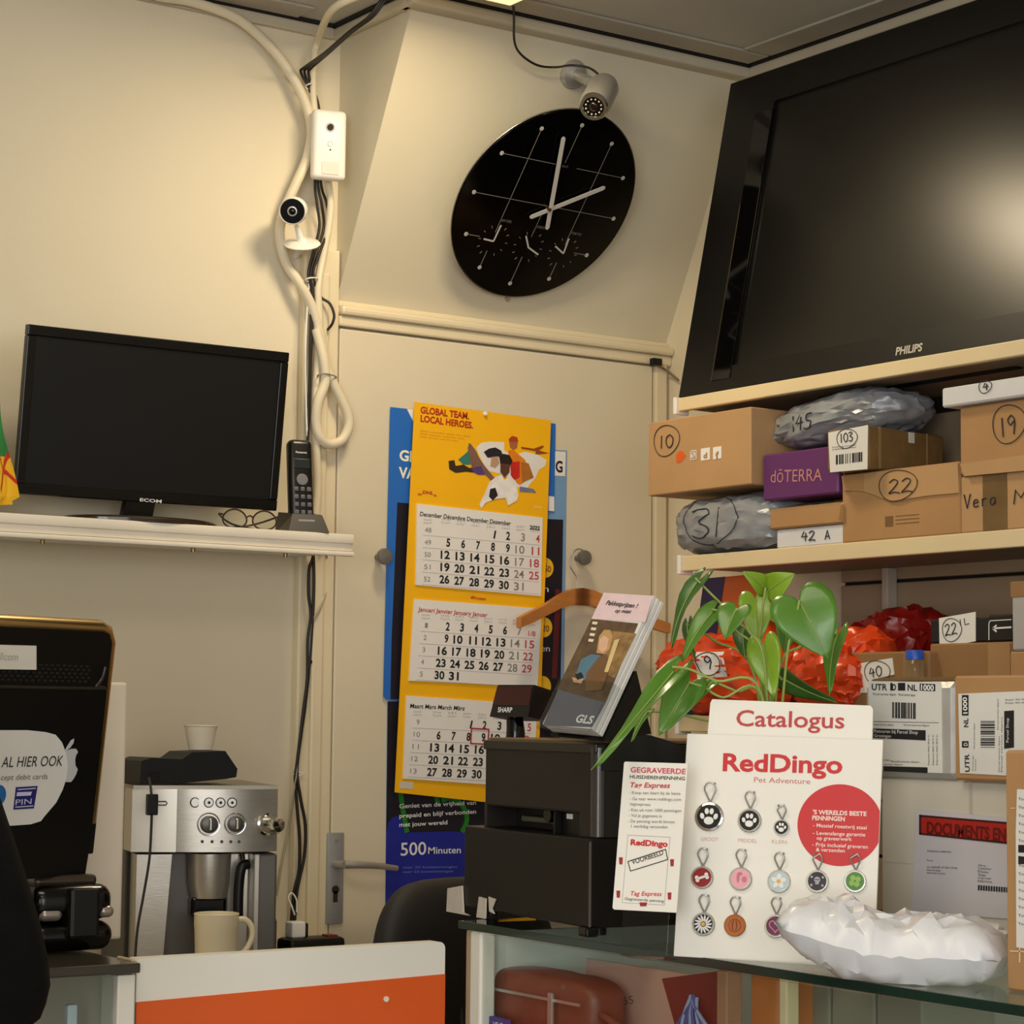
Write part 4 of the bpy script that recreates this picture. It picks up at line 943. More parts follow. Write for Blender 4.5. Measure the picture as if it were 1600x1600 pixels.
# carried by an arm standing on the counter
Pb = fr.i @ Vector((fr.w(-.2, .06, 0).x, fr.w(-.2, .06, 0).y, .957))
obj('support_arm', B().tube([tuple(Pb+Vector((0, .0, .006))), tuple(Pb+Vector((0, .004, .06))), (-.2, .03, PH+.10)], .03, 16, 5), BLACK, t, 60)
obj('foot_plate', B().lathe([(.09, 0), (.09, .008), (.03, .014)], 36, Matrix.Translation(Pb) @ Matrix.Rotation(R(-6.5), 4, 'X')), BLACK, t, 40)

# receipt printer below the screen
q = at(125, 1490, Z=.957); fr = Fr((q.x, q.y, .957), 0)
t = thing('receipt_printer', 'glossy black rounded double-deck printer on the left counter', 'printer', fr)
xa, xb_ = fr.px((52, 1460))[0], fr.px((182, 1460))[0]; zm = fr.px((120, 1441))[1]; zt = fr.px((120, 1383))[1]
obj('lower_deck', B().box(xa, xb_, 0, .16, 0.002, zm, .019, 5), BLACKG, t, 60)
obj('upper_deck', B().box(xa, xb_-.003, 0, .16, zm+.001, zt, .019, 5), BLACKG, t, 60)
SB = M('printer_silver', (170, 158, 150), .3, .6)
x1, x2 = fr.px((152, 1420))[0], fr.px((104, 1420))[0]
obj('silver_band', B().box(x1+.004, xb_-.0025, -.001, .14, zm+.004, zm+(zt-zm)*.42, .010, 4), SB, t, 60)
obj('silver_band', B().box(xa+.01, x2-.004, -.001, .14, zm+.002, zm+(zt-zm)*.40, .008, 4), SB, t, 60)
obj('front_block', B().box(x2, x1, -.012, .02, zm*.45, zt-.004, .006), BLACK, t)
obj('top_cover', B().box(xa+.01, xb_-.02, .02, .15, zt-.003, zt+.012, .006), M('cover_smoke', (58, 48, 38), .2), t)

# ------------------------------------------------------------------ person at the left edge, seen from behind
pc = at(-500, 1300, D=2.28); fr = Fr((pc.x, pc.y, 0), -8)
def skin(name, verts, edges, mat, parent=None, root=0, sub=2):
    me = bpy.data.meshes.new(name); me.from_pydata([v[0] for v in verts], edges, []); o = bpy.data.objects.new(name, me); COL.objects.link(o)
    sm = o.modifiers.new('skin', 'SKIN'); sm.use_smooth_shade = True
    for i, v in enumerate(verts):
        r = v[1]; me.skin_vertices[0].data[i].radius = r if isinstance(r, tuple) else (r, r)
        me.skin_vertices[0].data[i].use_root = (i == root)
    ss = o.modifiers.new('sub', 'SUBSURF'); ss.levels = sub; ss.render_levels = sub
    dg = bpy.context.evaluated_depsgraph_get(); dg.update()
    m2 = bpy.data.meshes.new_from_object(o.evaluated_get(dg)); bpy.data.objects.remove(o); m2.name = name
    for p in m2.polygons: p.use_smooth = True
    m2.materials.clear(); m2.materials.append(mat)
    ob = bpy.data.objects.new(name, m2); link(ob, parent); return ob
SKIN = M('skin', (198, 150, 122), .55, var=.04); SWEAT = M('dark_sweater', (11, 10, 10), .95, var=.25, vs=30, bump=.08, bs=160, spec=.15)
# joints: x right, y forward, z up
PV = [((0, 0, .95), (.13, .10)), ((0, .01, 1.12), (.125, .09)), ((0, .01, 1.30), (.145, .10)), ((0, 0, 1.43), (.09, .07)), ((0, .01, 1.49), .044), ((0, .018, 1.535), .045), ((0, .03, 1.61), (.066, .08)), ((0, .035, 1.70), (.070, .088)),
      ((.17, 0, 1.41), .060), ((.355, .02, .94), .043), ((.24, .20, .985), .031), ((-.17, 0, 1.41), .060), ((-.25, .0, 1.12), .043), ((-.22, .22, 1.0), .031),
      ((.10, 0, .90), .088), ((.11, .01, .50), .058), ((.11, -.02, .09), .042), ((.12, .13, .035), (.04, .03)), ((-.10, 0, .90), .088), ((-.11, .01, .50), .058), ((-.11, -.02, .09), .042), ((-.12, .13, .035), (.04, .03))]
PE = [(0, 1), (1, 2), (2, 3), (3, 4), (4, 5), (5, 6), (6, 7), (3, 8), (8, 9), (9, 10), (3, 11), (11, 12), (12, 13), (0, 14), (14, 15), (15, 16), (16, 17), (0, 18), (18, 19), (19, 20), (20, 21)]
for hand_, base in ((1, 10), (-1, 13)):                 # palm, four fingers and a thumb, resting on the counter
    w_ = Vector(PV[base][0]); i0 = len(PV); sgn = -hand_
    PV.append((tuple(w_+Vector((sgn*.03, .06, -.004))), (.034, .016))); PE.append((base, i0))
    for k, (dx, ln) in enumerate(((-.028, .072), (-.010, .082), (.010, .077), (.028, .060))):
        a_ = w_+Vector((sgn*.03+dx, .085, -.004)); j = len(PV)
        PV.append((tuple(a_), .0095)); PV.append((tuple(a_+Vector((0, ln*.5, .006))), .0085)); PV.append((tuple(a_+Vector((0, ln, -.010))), .007)); PE += [(i0, j), (j, j+1), (j+1, j+2)]
    j = len(PV); s2 = sgn
    PV.append((tuple(w_+Vector((sgn*.03+s2*.040, .055, -.006))), .0105)); PV.append((tuple(w_+Vector((sgn*.03+s2*.058, .085, -.012))), .009)); PE += [(i0, j), (j, j+1)]
PE_ = PE
t = skin('person', PV, PE_, SKIN); t.matrix_world = fr.m
tag(t, 'person in a dark sweater standing at the left edge with bent right arm', 'person')
SV = [(PV[0][0][:2]+(.93,), (.155, .125)), (PV[1][0], (.160, .125)), (PV[2][0], (.175, .13)), ((0, 0, 1.44), (.10, .085)), (PV[8][0], .080), ((.21, .002, 1.30), .070), ((.352, .02, .955), .064), ((.25, .18, .980), .044), (PV[11][0], .084), ((-.215, 0, 1.28), .076), ((-.25, 0, 1.115), .064), ((-.223, .20, 1.0), .042)]
SE = [(0, 1), (1, 2), (2, 3), (3, 4), (4, 5), (5, 6), (6, 7), (3, 8), (8, 9), (9, 10), (10, 11)]
skin('sweater', SV, SE, SWEAT, t)
TV = [((0, 0, .95), (.14, .115)), ((.10, 0, .88), .105), ((.11, .01, .50), .075), ((.11, -.02, .08), .065), ((-.10, 0, .88), .105), ((-.11, .01, .50), .075), ((-.11, -.02, .08), .065)]
skin('trousers', TV, [(0, 1), (1, 2), (2, 3), (0, 4), (4, 5), (5, 6)], M('dark_trousers', (32, 34, 44), .9, var=.1, vs=20), t)
for s in (1, -1): skin('shoe', [((s*.11, -.04, .045), (.05, .045)), ((s*.115, .08, .04), (.05, .038)), ((s*.12, .17, .03), (.042, .028))], [(0, 1), (1, 2)], BLACKM, t)
skin('hair', [((0, .02, 1.735), (.078, .085)), ((0, -.012, 1.68), (.084, .078)), ((0, -.026, 1.60), (.072, .052))], [(0, 1), (1, 2)], M('dark_hair', (34, 24, 18), .7), t)
fb = B(); 
for s in (-1, 1):
    fb.lathe([(.001, -.012), (.009, -.008), (.012, 0), (.009, .008), (.001, .012)], 12, Matrix.Translation((s*.03, .118, 1.635)))
obj('eyes', fb, WHITE, t, 60)
obj('nose', B().tube([(0, .118, 1.64), (0, .135, 1.605), (0, .124, 1.595)], lambda u: .008+.006*u, 8, 4), SKIN, t, 60)
obj('mouth', B().tube([(-.022, .108, 1.565), (0, .118, 1.566), (.022, .108, 1.565)], .004, 8, 4), M('lips', (160, 90, 80), .5), t, 60)
for s in (-1, 1): obj('ear', B().lathe([(.001, -.03), (.014, -.02), (.018, 0), (.012, .02), (.001, .03)], 12, Matrix.Translation((s*.083, .02, 1.625)) @ Matrix.Diagonal((.5, 1, 1, 1))), SKIN, t, 60)

# ------------------------------------------------------------------ office chair behind the gate
q = at(700, 1440, Y=3.10); fr = Fr((q.x, 3.10, 0), 12)
ztop = at(690, 1371, Y=3.10).z
t = thing('office_chair', 'black padded office chair back behind the orange gate', 'chair', fr)
cw = .205
def back(u, v):
    a = 2*math.pi*u; r = 1 if v < .999 else 1
    k = min(1, v*1.0)
    x = math.copysign(abs(math.cos(a))**.55, math.cos(a)); z = math.copysign(abs(math.sin(a))**.62, math.sin(a))
    s = math.sin(math.pi*v); e = max(.001, s)**.35
    return Vector((cw*x*e, .045*-math.cos(math.pi*v)+.05*(x*e)**2*-1, ztop-.23+.23*z*e))
obj('backrest', B().grid(back, 56, 12, True), BLACKM, t, 180)
obj('seat', B().box(-.22, .22, .03, .46, .44, .52, .035, 4), BLACKM, t, 60)
obj('back_support', B().tube([(0, -.03, ztop-.2), (0, -.05, .62), (0, .08, .45)], .02, 10, 5), BLACK, t, 60)
obj('gas_column', B().cyl((0, .25, .12), (0, .25, .44), .025), CHROME, t, 40)
for k in range(5):
    a = 2*math.pi*k/5; obj('foot_arm', B().tube([(0, .25, .12), (.28*math.cos(a), .25+.28*math.sin(a), .075)], lambda u: .024-.008*u, 8), BLACK, t, 60)
    obj('castor', B().cyl((.28*math.cos(a)-.012, .25+.28*math.sin(a), .028), (.28*math.cos(a)+.012, .25+.28*math.sin(a), .028), .027), BLACK, t, 40)

# ------------------------------------------------------------------ glass display case along the right
ZG = .985
fr = Fr((1.843, 2.748, 0), -91.3)
CL, CD = 1.75, .56
t = thing('glass_display_case', 'glass display case with thick green-edged top carrying the till and parcels', 'display case', fr)
obj('top_glass', B().box(-.03, CL, .002, CD, .9735, ZG, .001), GLASS, t)
obj('top_glass_edge', B().box(-.03, CL, -.0005, .0018, .9735, ZG, .0008), GREEN_EDGE, t)
obj('corner_post', B().box(-.004, .024, .004, .030, .0, .972, .003), WLAM, t)
obj('corner_post', B().box(-.004, .024, CD-.03, CD-.004, .0, .972, .003), WLAM, t)
obj('post_edge', B().box(-.018, -.005, .006, .030, 0, .972, .002), M('post_tan', (176, 148, 118), .5), t)
obj('front_pane', B().box(.026, CL, .008, .013, .10, .970), GLASS, t)
obj('back_board', B().box(.0, CL, CD-.012, CD-.002, .10, .970), M('case_back', (206, 214, 204), .5), t)
obj('end_board', B().box(.0, .006, .03, CD-.03, .10, .970), M('case_end', (200, 206, 198), .5), t)
obj('plinth', B().box(-.004, CL, .004, CD, 0, .10), WLAM, t)
ZI = .80
obj('inner_shelf', B().box(.028, CL, .02, CD-.014, ZI-.008, ZI), GLASS, t)
cpx = at(1142, 1560, X=1.88)
fx = fr.px((1142, 1560), .03)[0]
obj('divider_post', B().box(fx-.010, fx+.010, .015, .04, .1, .970, .002), M('divider_wood', (150, 116, 88), .5), t)
fx = fr.px((1243, 1560), .05)[0]; obj('divider_post', B().box(fx-.007, fx+.007, .03, .05, .1, .970, .002), M('divider_cream', (206, 190, 150), .5), t)
case = fr
# inside the case
def cfr(p, y, z=ZI): q = case.px(p, y); return Fr(case.w(q[0], y, z), -91.3)
BR = M('brown_leather', (122, 62, 44), .45, var=.15, vs=20, bump=.12, bs=40)
f1 = cfr((828, 1560), .036); zt = f1.px((828, 1519), 0)[1]; wl = f1.px((915, 1550), 0)[0]-f1.px((746, 1550), 0)[0]
t = thing('leather_bag', 'brown leather waist bag in the case below the till', 'bag', f1)
h_ = zt-.045
obj('bag_body', B().lump(wl, .085, min(.088, zt-.004), 4, 14, .003, 14, 3, .4, 0, Matrix.Translation((0, .0425, zt-min(.088, zt-.004)))), BR, t, 180)
obj('zip', B().box(-wl*.46, wl*.46, -.004, -.001, zt-.034, zt-.030), SILVER, t)
obj('zip_puller', B().box(wl*.20, wl*.24, -.008, -.003, zt-.075, zt-.022, .001), SILVER, t)
obj('strap', B().tube([(wl*.45, .03, zt-.045), (wl*.62, .02, zt-.05), (wl*.80, .02, zt-.07), (wl*.9, .02, zt-.095)], .006, 8, 5), BR, t, 60)
zb2 = zt-.0875
f2 = cfr((880, 1590), .030); w2 = f2.px((992, 1590), 0)[0]-f2.px((775, 1590), 0)[0]
t = thing('leather_purse', 'flat red-brown purse below the waist bag in the case', 'bag', Fr(f2.w(.0, 0, 0), -91.3))
z2 = f2.px((880, 1583), 0)[1]; z2 = min(z2, zb2-.002)
RB = M('redbrown_leather', (124, 40, 32), .45, var=.12, vs=20, bump=.1)
obj('purse_body', B().box(-w2/2, w2/2, 0, .14, .001, z2, .01, 3), RB, t, 60)
obj('purse_strap', B().tube([(w2*.28, -.012, z2-.01), (w2*.34, -.02, z2+.03), (w2*.42, -.02, z2+.032), (w2*.49, -.012, z2-.01)], .0045, 8, 6), RB, t, 60)
obj('purse_clasp', B().box(w2*.44, w2*.49, -.006, .0, z2-.02, z2-.004, .001), M('clasp', (224, 212, 190), .4), t)
f3 = cfr((766, 1595), .020); w3 = f3.px((790, 1595), 0)[0]-f3.px((740, 1595), 0)[0]; z3 = f3.px((766, 1588), 0)[1]
t = thing('purple_box', 'small purple box at the left end of the glass case', 'box', f3)
obj('box_body', B().box(-w3/2, w3/2, 0, .008, .0005, z3, .001), M('purple_card', (84, 62, 150), .5), t)
obj('lettering', B().text('VILO', (w3*.1, z3-.014), (w3*.42, z3-.013), -.0008, .008, .02), WINK, t)
f4 = cfr((1020, 1560), .135); 
xl4 = f4.px((915, 1560), 0)[0]; xr4 = f4.px((1135, 1560), 0)[0]; z4 = f4.px((1020, 1514), 0)[1]
t = thing('backing_card', 'pinkish backing card with pencilled 1465 inside the glass case', 'card', f4)
obj('card_sheet', B().box(xl4, xr4, 0, .004, .0005, z4, .001), M('card_pink', (206, 166, 150), .6), t)
obj('lettering', B().tpx(f4, '1465', (958, 1572), (990, 1568), y=-.0006, hpx=13), M('pencil', (120, 86, 78), .7), t)
f5 = cfr((1085, 1560), .06); pp = lambda p: f5.px(p, 0)
t = thing('dark_red_pouch', 'dark red pouch with blue tassels inside the glass case', 'pouch', f5)
P = [pp(p) for p in ((1034, 1529), (1126, 1517), (1132, 1600), (1085, 1640), (1054, 1600))]
P = [(p[0], max(p[1], .001)) for p in P]
obj('pouch_body', B().prism(P, 0, .02), M('pouch_red', (110, 34, 30), .5, bump=.05), t)
rnd = random.Random(2); cols = [M('tassel_blue', (70, 90, 160), .6), M('tassel_pale', (150, 170, 210), .6)]
for k in range(8):
    a_ = pp((1084+rnd.uniform(-3, 8), 1553+rnd.uniform(0, 6))); c_ = pp((1062+k*7, 1606+rnd.uniform(-3, 3)))
    obj('tassel', B().tube([(a_[0], -.003, a_[1]), ((a_[0]+c_[0])/2+.002, -.008, (a_[1]+c_[1])/2), (c_[0], -.005, max(c_[1], .002))], .0024, 6, 4), cols[k % 2], t, 60)
f6 = cfr((1202, 1565), .08); w6 = f6.px((1232, 1560), 0)[0]-f6.px((1174, 1560), 0)[0]; z6 = f6.px((1202, 1523), 0)[1]
t = thing('orange_box', 'orange-brown box behind the divider in the glass case', 'box', f6)
obj('box_body', B().box(-w6/2, w6/2, 0, .08, .0005, z6, .002), M('box_orangebrown', (196, 122, 62), .55), t)
f7 = cfr((1375, 1560), .12)
for k, (a_, c_) in enumerate(((1262, 1296), (1299, 1366), (1369, 1440))):
    xa, xb_ = f7.px((a_, 1560), 0)[0], f7.px((c_, 1560), 0)[0]; z7 = f7.px((1300, 1530), 0)[1]
    f8 = Fr(f7.w((xa+xb_)/2, 0, 0), -91.3)
    t = thing('storage_box', ('narrow', 'middle', 'wide right')[k]+' grey-green storage box in the right of the glass case', 'box', f8, 'grey boxes in the glass case')
    obj('box_body', B().box(-(xb_-xa)/2, (xb_-xa)/2, 0, .12, .0005, z7, .003), M('storage_grey', (132, 130, 116), .5), t)
    obj('box_lid', B().box(-(xb_-xa)/2, (xb_-xa)/2, -.004, .12, z7*.55, z7*.6, .001), M('storage_lid', (176, 178, 168), .5), t)

# ------------------------------------------------------------------ cash register
yw = -97.2
fr = Fr((1.905, 2.857, ZG), yw); RL = .381; 
t = thing('cash_register', 'black cash register with pole display standing on its money drawer', 'cash register', fr)
REG = M('register_black', (15, 13, 12), .4, spec=.3, bump=.03, bs=300); REGU = M('register_charcoal', (36, 31, 27), .45, spec=.3, bump=.03, bs=300)
zd = .132
dr_ = obj('cash_drawer', B().box(0, RL, 0, .40, .012, zd, .003), REG, t)
obj('drawer_edge', B().box(RL-.0015, RL+.0008, -.0008, .0015, .014, zd-.004), M('edge_grey', (110, 104, 98), .3, .5), dr_)
b = B()
for x in (.03, RL-.03):
    for y in (.03, .37): b.cyl((x, y, .0006), (x, y, .013), .012)
obj('rubber_feet', b, BLACK, dr_)
obj('corner_foot', B().box(RL-.022, RL+.002, -.006, .014, .0006, .014, .003), BLACKG, dr_)
xa = fr.px((757, 1240), .012)[0]; xb_ = RL-.004
zt = fr.px((757, 1158), .012)[1]; zr0, zr1 = zd, fr.px((765, 1259), .012)[1]
y0 = .012; xrec = fr.px((868, 1290), .012)[0]; xr2 = fr.px((905, 1290), .012)[0]
ub = obj('upper_body', B().box(xa, xb_, y0, .36, zr1, zt, .004).box(xr2, xb_, y0, .36, zd, zr1+.003, .001).box(xa, xr2, y0+.05, .36, zd, zr1+.003, .001).box(xa, xa+.006, y0, y0+.06, zd, zr1+.003, .001), REGU, t)
obj('top_lip', B().box(xa-.001, xb_+.001, y0-.003, .10, zt-.012, zt+.002, .002), M('register_dark_lip', (34, 28, 24), .3), ub)
obj('corner_rounding', B().cyl((xb_-.008, y0+.008, zd+.002), (xb_-.008, y0+.008, zt-.004), .0115), M('register_sheen', (66, 62, 58), .22), ub, 40)  # highlight on the rounded corner put into a lighter tone
rc = obj('recess_panel', B().box(xa+.06, xrec-.012, y0+.030, y0+.052, zd+.010, zr1-.012, .002), M('recess_olive', (72, 74, 60), .25), ub)
obj('recess_knob', B().disc(((xa+xrec)/2+.045, (zd+zr1)/2+.008), .011, y0+.022, y0+.032, 20), BLACKG, rc)
obj('recess_divider', B().box(xrec-.006, xrec-.003, y0, y0+.05, zd, zr1, .0005).box(xrec+.0, xr2, y0+.012, y0+.05, zd, zr1), BLACK, ub)
obj('small_label', B().box(xrec+.012, xrec+.028, y0+.0108, y0+.013, zd+.022, zd+.029), WHITEP, ub)
# top tray and printer hood
obj('top_tray', B().box(xa+.004, xb_-.006, y0+.004, .35, zt+.001, zt+.006, .002), M('tray_brown', (110, 92, 62), .25), ub)
f2 = Fr(fr.w(RL, 0, 0), yw+90)
pr = [f2.px(p, 0) for p in ((940, 1172), (962, 1157), (985, 1147), (1012, 1148), (1040, 1156), (1072, 1168))]
pr = [(pr[0][0], zt-.035)]+pr+[(pr[-1][0]+.10, pr[-1][1]-.02), (pr[-1][0]+.10, zt-.035)]
# profile lies along the register's depth; sweep it across the right-hand part of the body
b = B(); f0 = [b.b.verts.new((RL+.0015, p[0], p[1])) for p in pr]; f1_ = [b.b.verts.new((RL-.15, p[0], p[1])) for p in pr]
n = len(pr); b.b.faces.new(f0); b.b.faces.new(f1_[::-1])
for i in range(n): b.b.faces.new((f0[i], f0[(i+1) % n], f1_[(i+1) % n], f1_[i]))
obj('printer_hood', b, M('hood_black', (24, 23, 23), .2), ub)
pr2 = [f2.px(p, 0) for p in ((950, 1185), (985, 1163), (1012, 1163), (1066, 1186))]
obj('hood_side', B().box(RL-.003, RL+.001, pr[1][0]+.005, pr[-2][0]-.01, zd+.002, zt-.036), M('side_black', (20, 19, 19), .25), ub)
# pole display
yD = .11
q = fr.px((797, 1150), yD); fd_ = Fr(fr.w(q[0], yD, zt+.006), -72, -10)
z1, z2 = fd_.px((800, 1120), -.015)[1], fd_.px((800, 1070), -.015)[1]
xa_, xb2 = fd_.px((770, 1098), -.015)[0], fd_.px((830, 1098), -.015)[0]
ph = thing('_tmp', 'x', 'x', fd_)
pd = obj('display_head', B().hexa([(xa_-.003, -.015, z1), (xb2-.003, -.015, z1), (xb2+.002, -.015, z2), (xa_+.006, -.015, z2)], [(xa_-.001, .040, z1+.003), (xb2-.001, .040, z1+.003), (xb2+.002, .040, z2), (xa_+.006, .040, z2)]), M('display_black', (18, 15, 15), .22), None)
pd.matrix_world = fd_.m
kids = [obj('display_window', B().hexa([(xa_+.001, -.0165, z1+.018), (xb2-.003, -.0165, z1+.018), (xb2-.001, -.0165, z2-.003), (xa_+.006, -.0165, z2-.003)], [(xa_+.001, -.0148, z1+.018), (xb2-.003, -.0148, z1+.018), (xb2-.001, -.0148, z2-.003), (xa_+.006, -.0148, z2-.003)]), M('window_darkred', (60, 16, 12), .12), None, label='dark red display window'),
        obj('lettering', B().text('SHARP', (xa_+.012, z1+.007), (xa_+.040, z1+.007), -.0156, .008, .02), WINK, None)]
for k_ in kids: k_.matrix_world = fd_.m
pole = obj('display_pole', B().tube([(0, .015, -.004), (0, .012, .012), (-.003, .010, z1+.002)], lambda u: .022 if u < .05 else .016-.003*u, 16, 5), BLACKG, None, 50); pole.matrix_world = fd_.m
bpy.data.objects.remove(ph)
bpy.context.view_layer.update()
for o in (pd, pole):
    mw = o.matrix_world.copy(); o.parent = t; o.matrix_parent_inverse = fr.m.inverted(); o.matrix_world = mw
bpy.context.view_layer.update()
for k_ in kids:
    k_.parent = pd; k_.matrix_parent_inverse = Matrix(); k_.matrix_local = Matrix()
# torn tape at the drawer end
b = B(); b.ppx(fr, [(699, 1388), (721, 1384), (723, 1426), (733, 1431), (756, 1437), (766, 1473), (740, 1468), (716, 1464), (697, 1441)], -.004, -.001)
b.ppx(fr, [(748, 1401), (758, 1404), (757, 1438), (773, 1474), (764, 1474), (744, 1441)], -.006, -.003); b.ppx(fr, [(763, 1401), (774, 1405), (768, 1420), (772, 1428), (764, 1424)], -.003, -.001)
bmesh.ops.translate(b.b, verts=b.b.verts, vec=(0, 0, 0))
for v in b.b.verts: v.co.z = max(v.co.z, .0008)
tag(obj('torn_packing_tape', b, M('tape_white', (208, 200, 188), .35, var=.1, bump=.2, bs=50), None, None, fr), 'torn whitish packing tape hanging at the left end of the cash drawer', 'tape')

# leaflets in a clear stand on the register
fr = Fr((1.87, 2.482, 1.359), -82.3, -29.8, 3.5)
t = thing('leaflet_stand', 'clear acrylic leaflet stand on top of the cash register', 'leaflet stand', fr)
zb_ = -.105
obj('back_plate', B().box(-.053, .053, .024, .027, zb_-.006, .02), CLEARP, t)
obj('front_pocket', B().box(-.053, .053, -.004, -.002, zb_-.006, -.035).box(-.053, -.051, -.003, .026, zb_-.006, -.035).box(.051, .053, -.003, .026, zb_-.006, -.035).box(-.053, .053, -.004, .027, zb_-.008, zb_-.006), CLEARP, t)
obj('rear_support', B().hexa([(-.05, .027, .0), (.05, .027, .0), (.05, .027, zb_-.004), (-.05, .027, zb_-.004)], [(-.05, .029, .002), (.05, .029, .002), (.05, .10, zb_+.05), (-.05, .10, zb_+.05)]), M('stand_black', (26, 24, 24), .2), t)
for k in range(3):
    f_ = Fr(fr.w(.0012*k, .001+k*.0072, .0), -82.3, -29.8, 3.5)
    if k == 0:
        t = thing('leaflet', 'front leaflet with pink top and shop photo in the clear stand', 'leaflet', f_, 'leaflets in the clear stand')
    else:
        t = thing('leaflet', ('', 'middle leaflet stack in the clear stand, white edge showing', 'rearmost leaflet stack in the clear stand, white edge showing')[k], 'leaflet', f_, 'leaflets in the clear stand')
    obj('pages', B().box(-.05, .05, 0, .006, zb_, .105, .0005), WHITEP, t)
    if k == 0:
        X = lambda p: f_.px(p, -.0004)
        def pg(name, poly, rgb, y, par, v=.05): return obj(name, B().ppx(f_, poly, y, y+.0003), M('leaflet_%d_%d_%d' % rgb, rgb, .5, var=v, vs=60), par)
        pg('pink_header', [(943.5, 926), (1020, 931), (1008, 972), (924, 967)], (234, 208, 212), -.0006, t)
        ph = pg('photo', [(924, 967), (997, 974), (946, 1098), (870, 1077)], (96, 74, 52), -.0006, t, .35)
        pg('grey_footer', [(872, 1077), (946, 1098), (925, 1136), (848, 1133)], (104, 104, 116), -.0006, t)
        pg('shop_background', [(950, 985), (994, 990), (960, 1060), (940, 1050)], (150, 116, 70), -.001, ph, .4)
        pg('blond_hair', [(936, 994), (944, 984), (953, 984), (957, 994), (952, 1014), (944, 1022), (932, 1020)], (196, 156, 104), -.0014, ph)
        pg('face', [(937, 999), (944, 993), (951, 998), (948, 1014), (941, 1020), (935, 1014)], (226, 182, 150), -.0018, ph)
        pg('blue_shirt', [(908, 1030), (924, 1022), (938, 1024), (934, 1040), (914, 1062), (896, 1066)], (86, 124, 146), -.0014, ph)
        pg('brown_dress', [(936, 1026), (948, 1022), (954, 1040), (940, 1078), (914, 1080), (916, 1052)], (118, 84, 52), -.0016, ph)
        pg('dark_phone', [(898, 1054), (908, 1050), (912, 1058), (902, 1062)], (24, 24, 28), -.002, ph)
        pg('hands', [(894, 1058), (904, 1062), (912, 1060), (908, 1068), (896, 1066)], (214, 166, 134), -.0018, ph)
        for k2 in range(4): pg('ceiling_lamp', [(926+k2*-2, 971+k2*9), (934+k2*-2, 972+k2*9), (932+k2*-2, 976+k2*9), (925+k2*-2, 975+k2*9)], (240, 226, 200), -.001, ph)
        pg('light_stripe', [(960, 1000), (968, 998), (950, 1050), (944, 1050)], (222, 196, 140), -.0018, ph)
        tb = B(); tb.tpx(f_, 'Pakketprijzen !', (946, 944.5), (994, 950), y=-.0012, hpx=6, bold=.02, shear=.15); tb.tpx(f_, 'op maat', (960, 956.5), (985, 958), y=-.0012, hpx=5, bold=.02, shear=.15); obj('title', tb, INK, t)
        obj('logo', B().tpx(f_, 'GLS', (898, 1128), (924, 1131), y=-.0012, hpx=11, bold=.03), WINK, t)

# ------------------------------------------------------------------ RedDingo boards
KS = .970
def sc3(c): return CC+(Vector(c)-CC)*KS
fb = Fr(sc3((1.964, 2.219, 1.116)), -51.7, -10.2, 1.1)
BW, BH = .257*KS, .289*KS
BOARD = M('board_white', (240, 236, 226), .45, var=.015)
RED = M('brand_red', (206, 34, 36), .45, var=.03)
t = thing('tag_display_board', 'white display board with pet tags and a red disc on the glass case', 'display board', fb)
obj('board', B().box(-BW/2, BW/2, 0, .006, -BH/2, BH/2, .0008), BOARD, t)
obj('rear_stay', B().hexa([(-.04, .006, .05), (.04, .006, .05), (.04, .006, -.02), (-.04, .006, -.02)], [(-.04, .008, .05), (.04, .008, .05), (.04, .075, -BH/2+.02), (-.04, .075, -BH/2+.02)]), BOARD, t)
obj('brand_name', B().tpx(fb, 'RedDingo', (1129, 1204), (1316, 1208), hpx=28, bold=.028), RED, t)
obj('tagline', B().tpx(fb, 'Pet Adventure', (1178, 1222), (1266, 1225), hpx=8.5), M('tagline_rose', (206, 116, 110), .5), t)
c = fb.px((1312, 1289), -.0006); rx = fb.px((1375, 1289), -.0006)[0]-c[0]
P = [(c[0]+(rx+.003)*math.cos(a), c[1]+(rx+.001)*math.sin(a)) for a in [2*math.pi*i/64 for i in range(64)]]
P = [(min(p[0], BW/2-.0005), p[1]) for p in P]
rd = obj('red_disc', B().prism(P, -.0006, .0), RED, t)
tb = B(); k = dict(y=-.0012)
for s, p0, p1, h, bo in (("'S WERELDS BESTE", (1270, 1272), (1354, 1275), 7, .03), ('PENNINGEN', (1269, 1281), (1320, 1283), 7, .03), ('- Massief roestvrij staal', (1270, 1292), (1354, 1296), 6, .012), ('- Levenslange garantie', (1270, 1304), (1352, 1307), 6, .012), ('op graveerwerk', (1276, 1312), (1331, 1314), 6, .012), ('- Prijs inclusief graveren', (1269, 1322), (1356, 1326), 6, .012), ('& verzenden', (1275, 1330), (1320, 1332), 6, .012)):
    tb.tpx(fb, s, p0, p1, hpx=h, bold=bo, **k)
obj('lettering', tb, M('pale_pink_ink', (250, 226, 216), .5), rd)
for s, p0, p1 in (('GROOT', (1095, 1313.5), (1122, 1314.5)), ('MIDDEL', (1153, 1315.5), (1183, 1317)), ('KLEIN', (1206, 1317.5), (1229, 1318.5))): obj('size_name', B().tpx(fb, s, p0, p1, hpx=6, y=-.0006), M('size_rose', (206, 166, 156), .5), t)
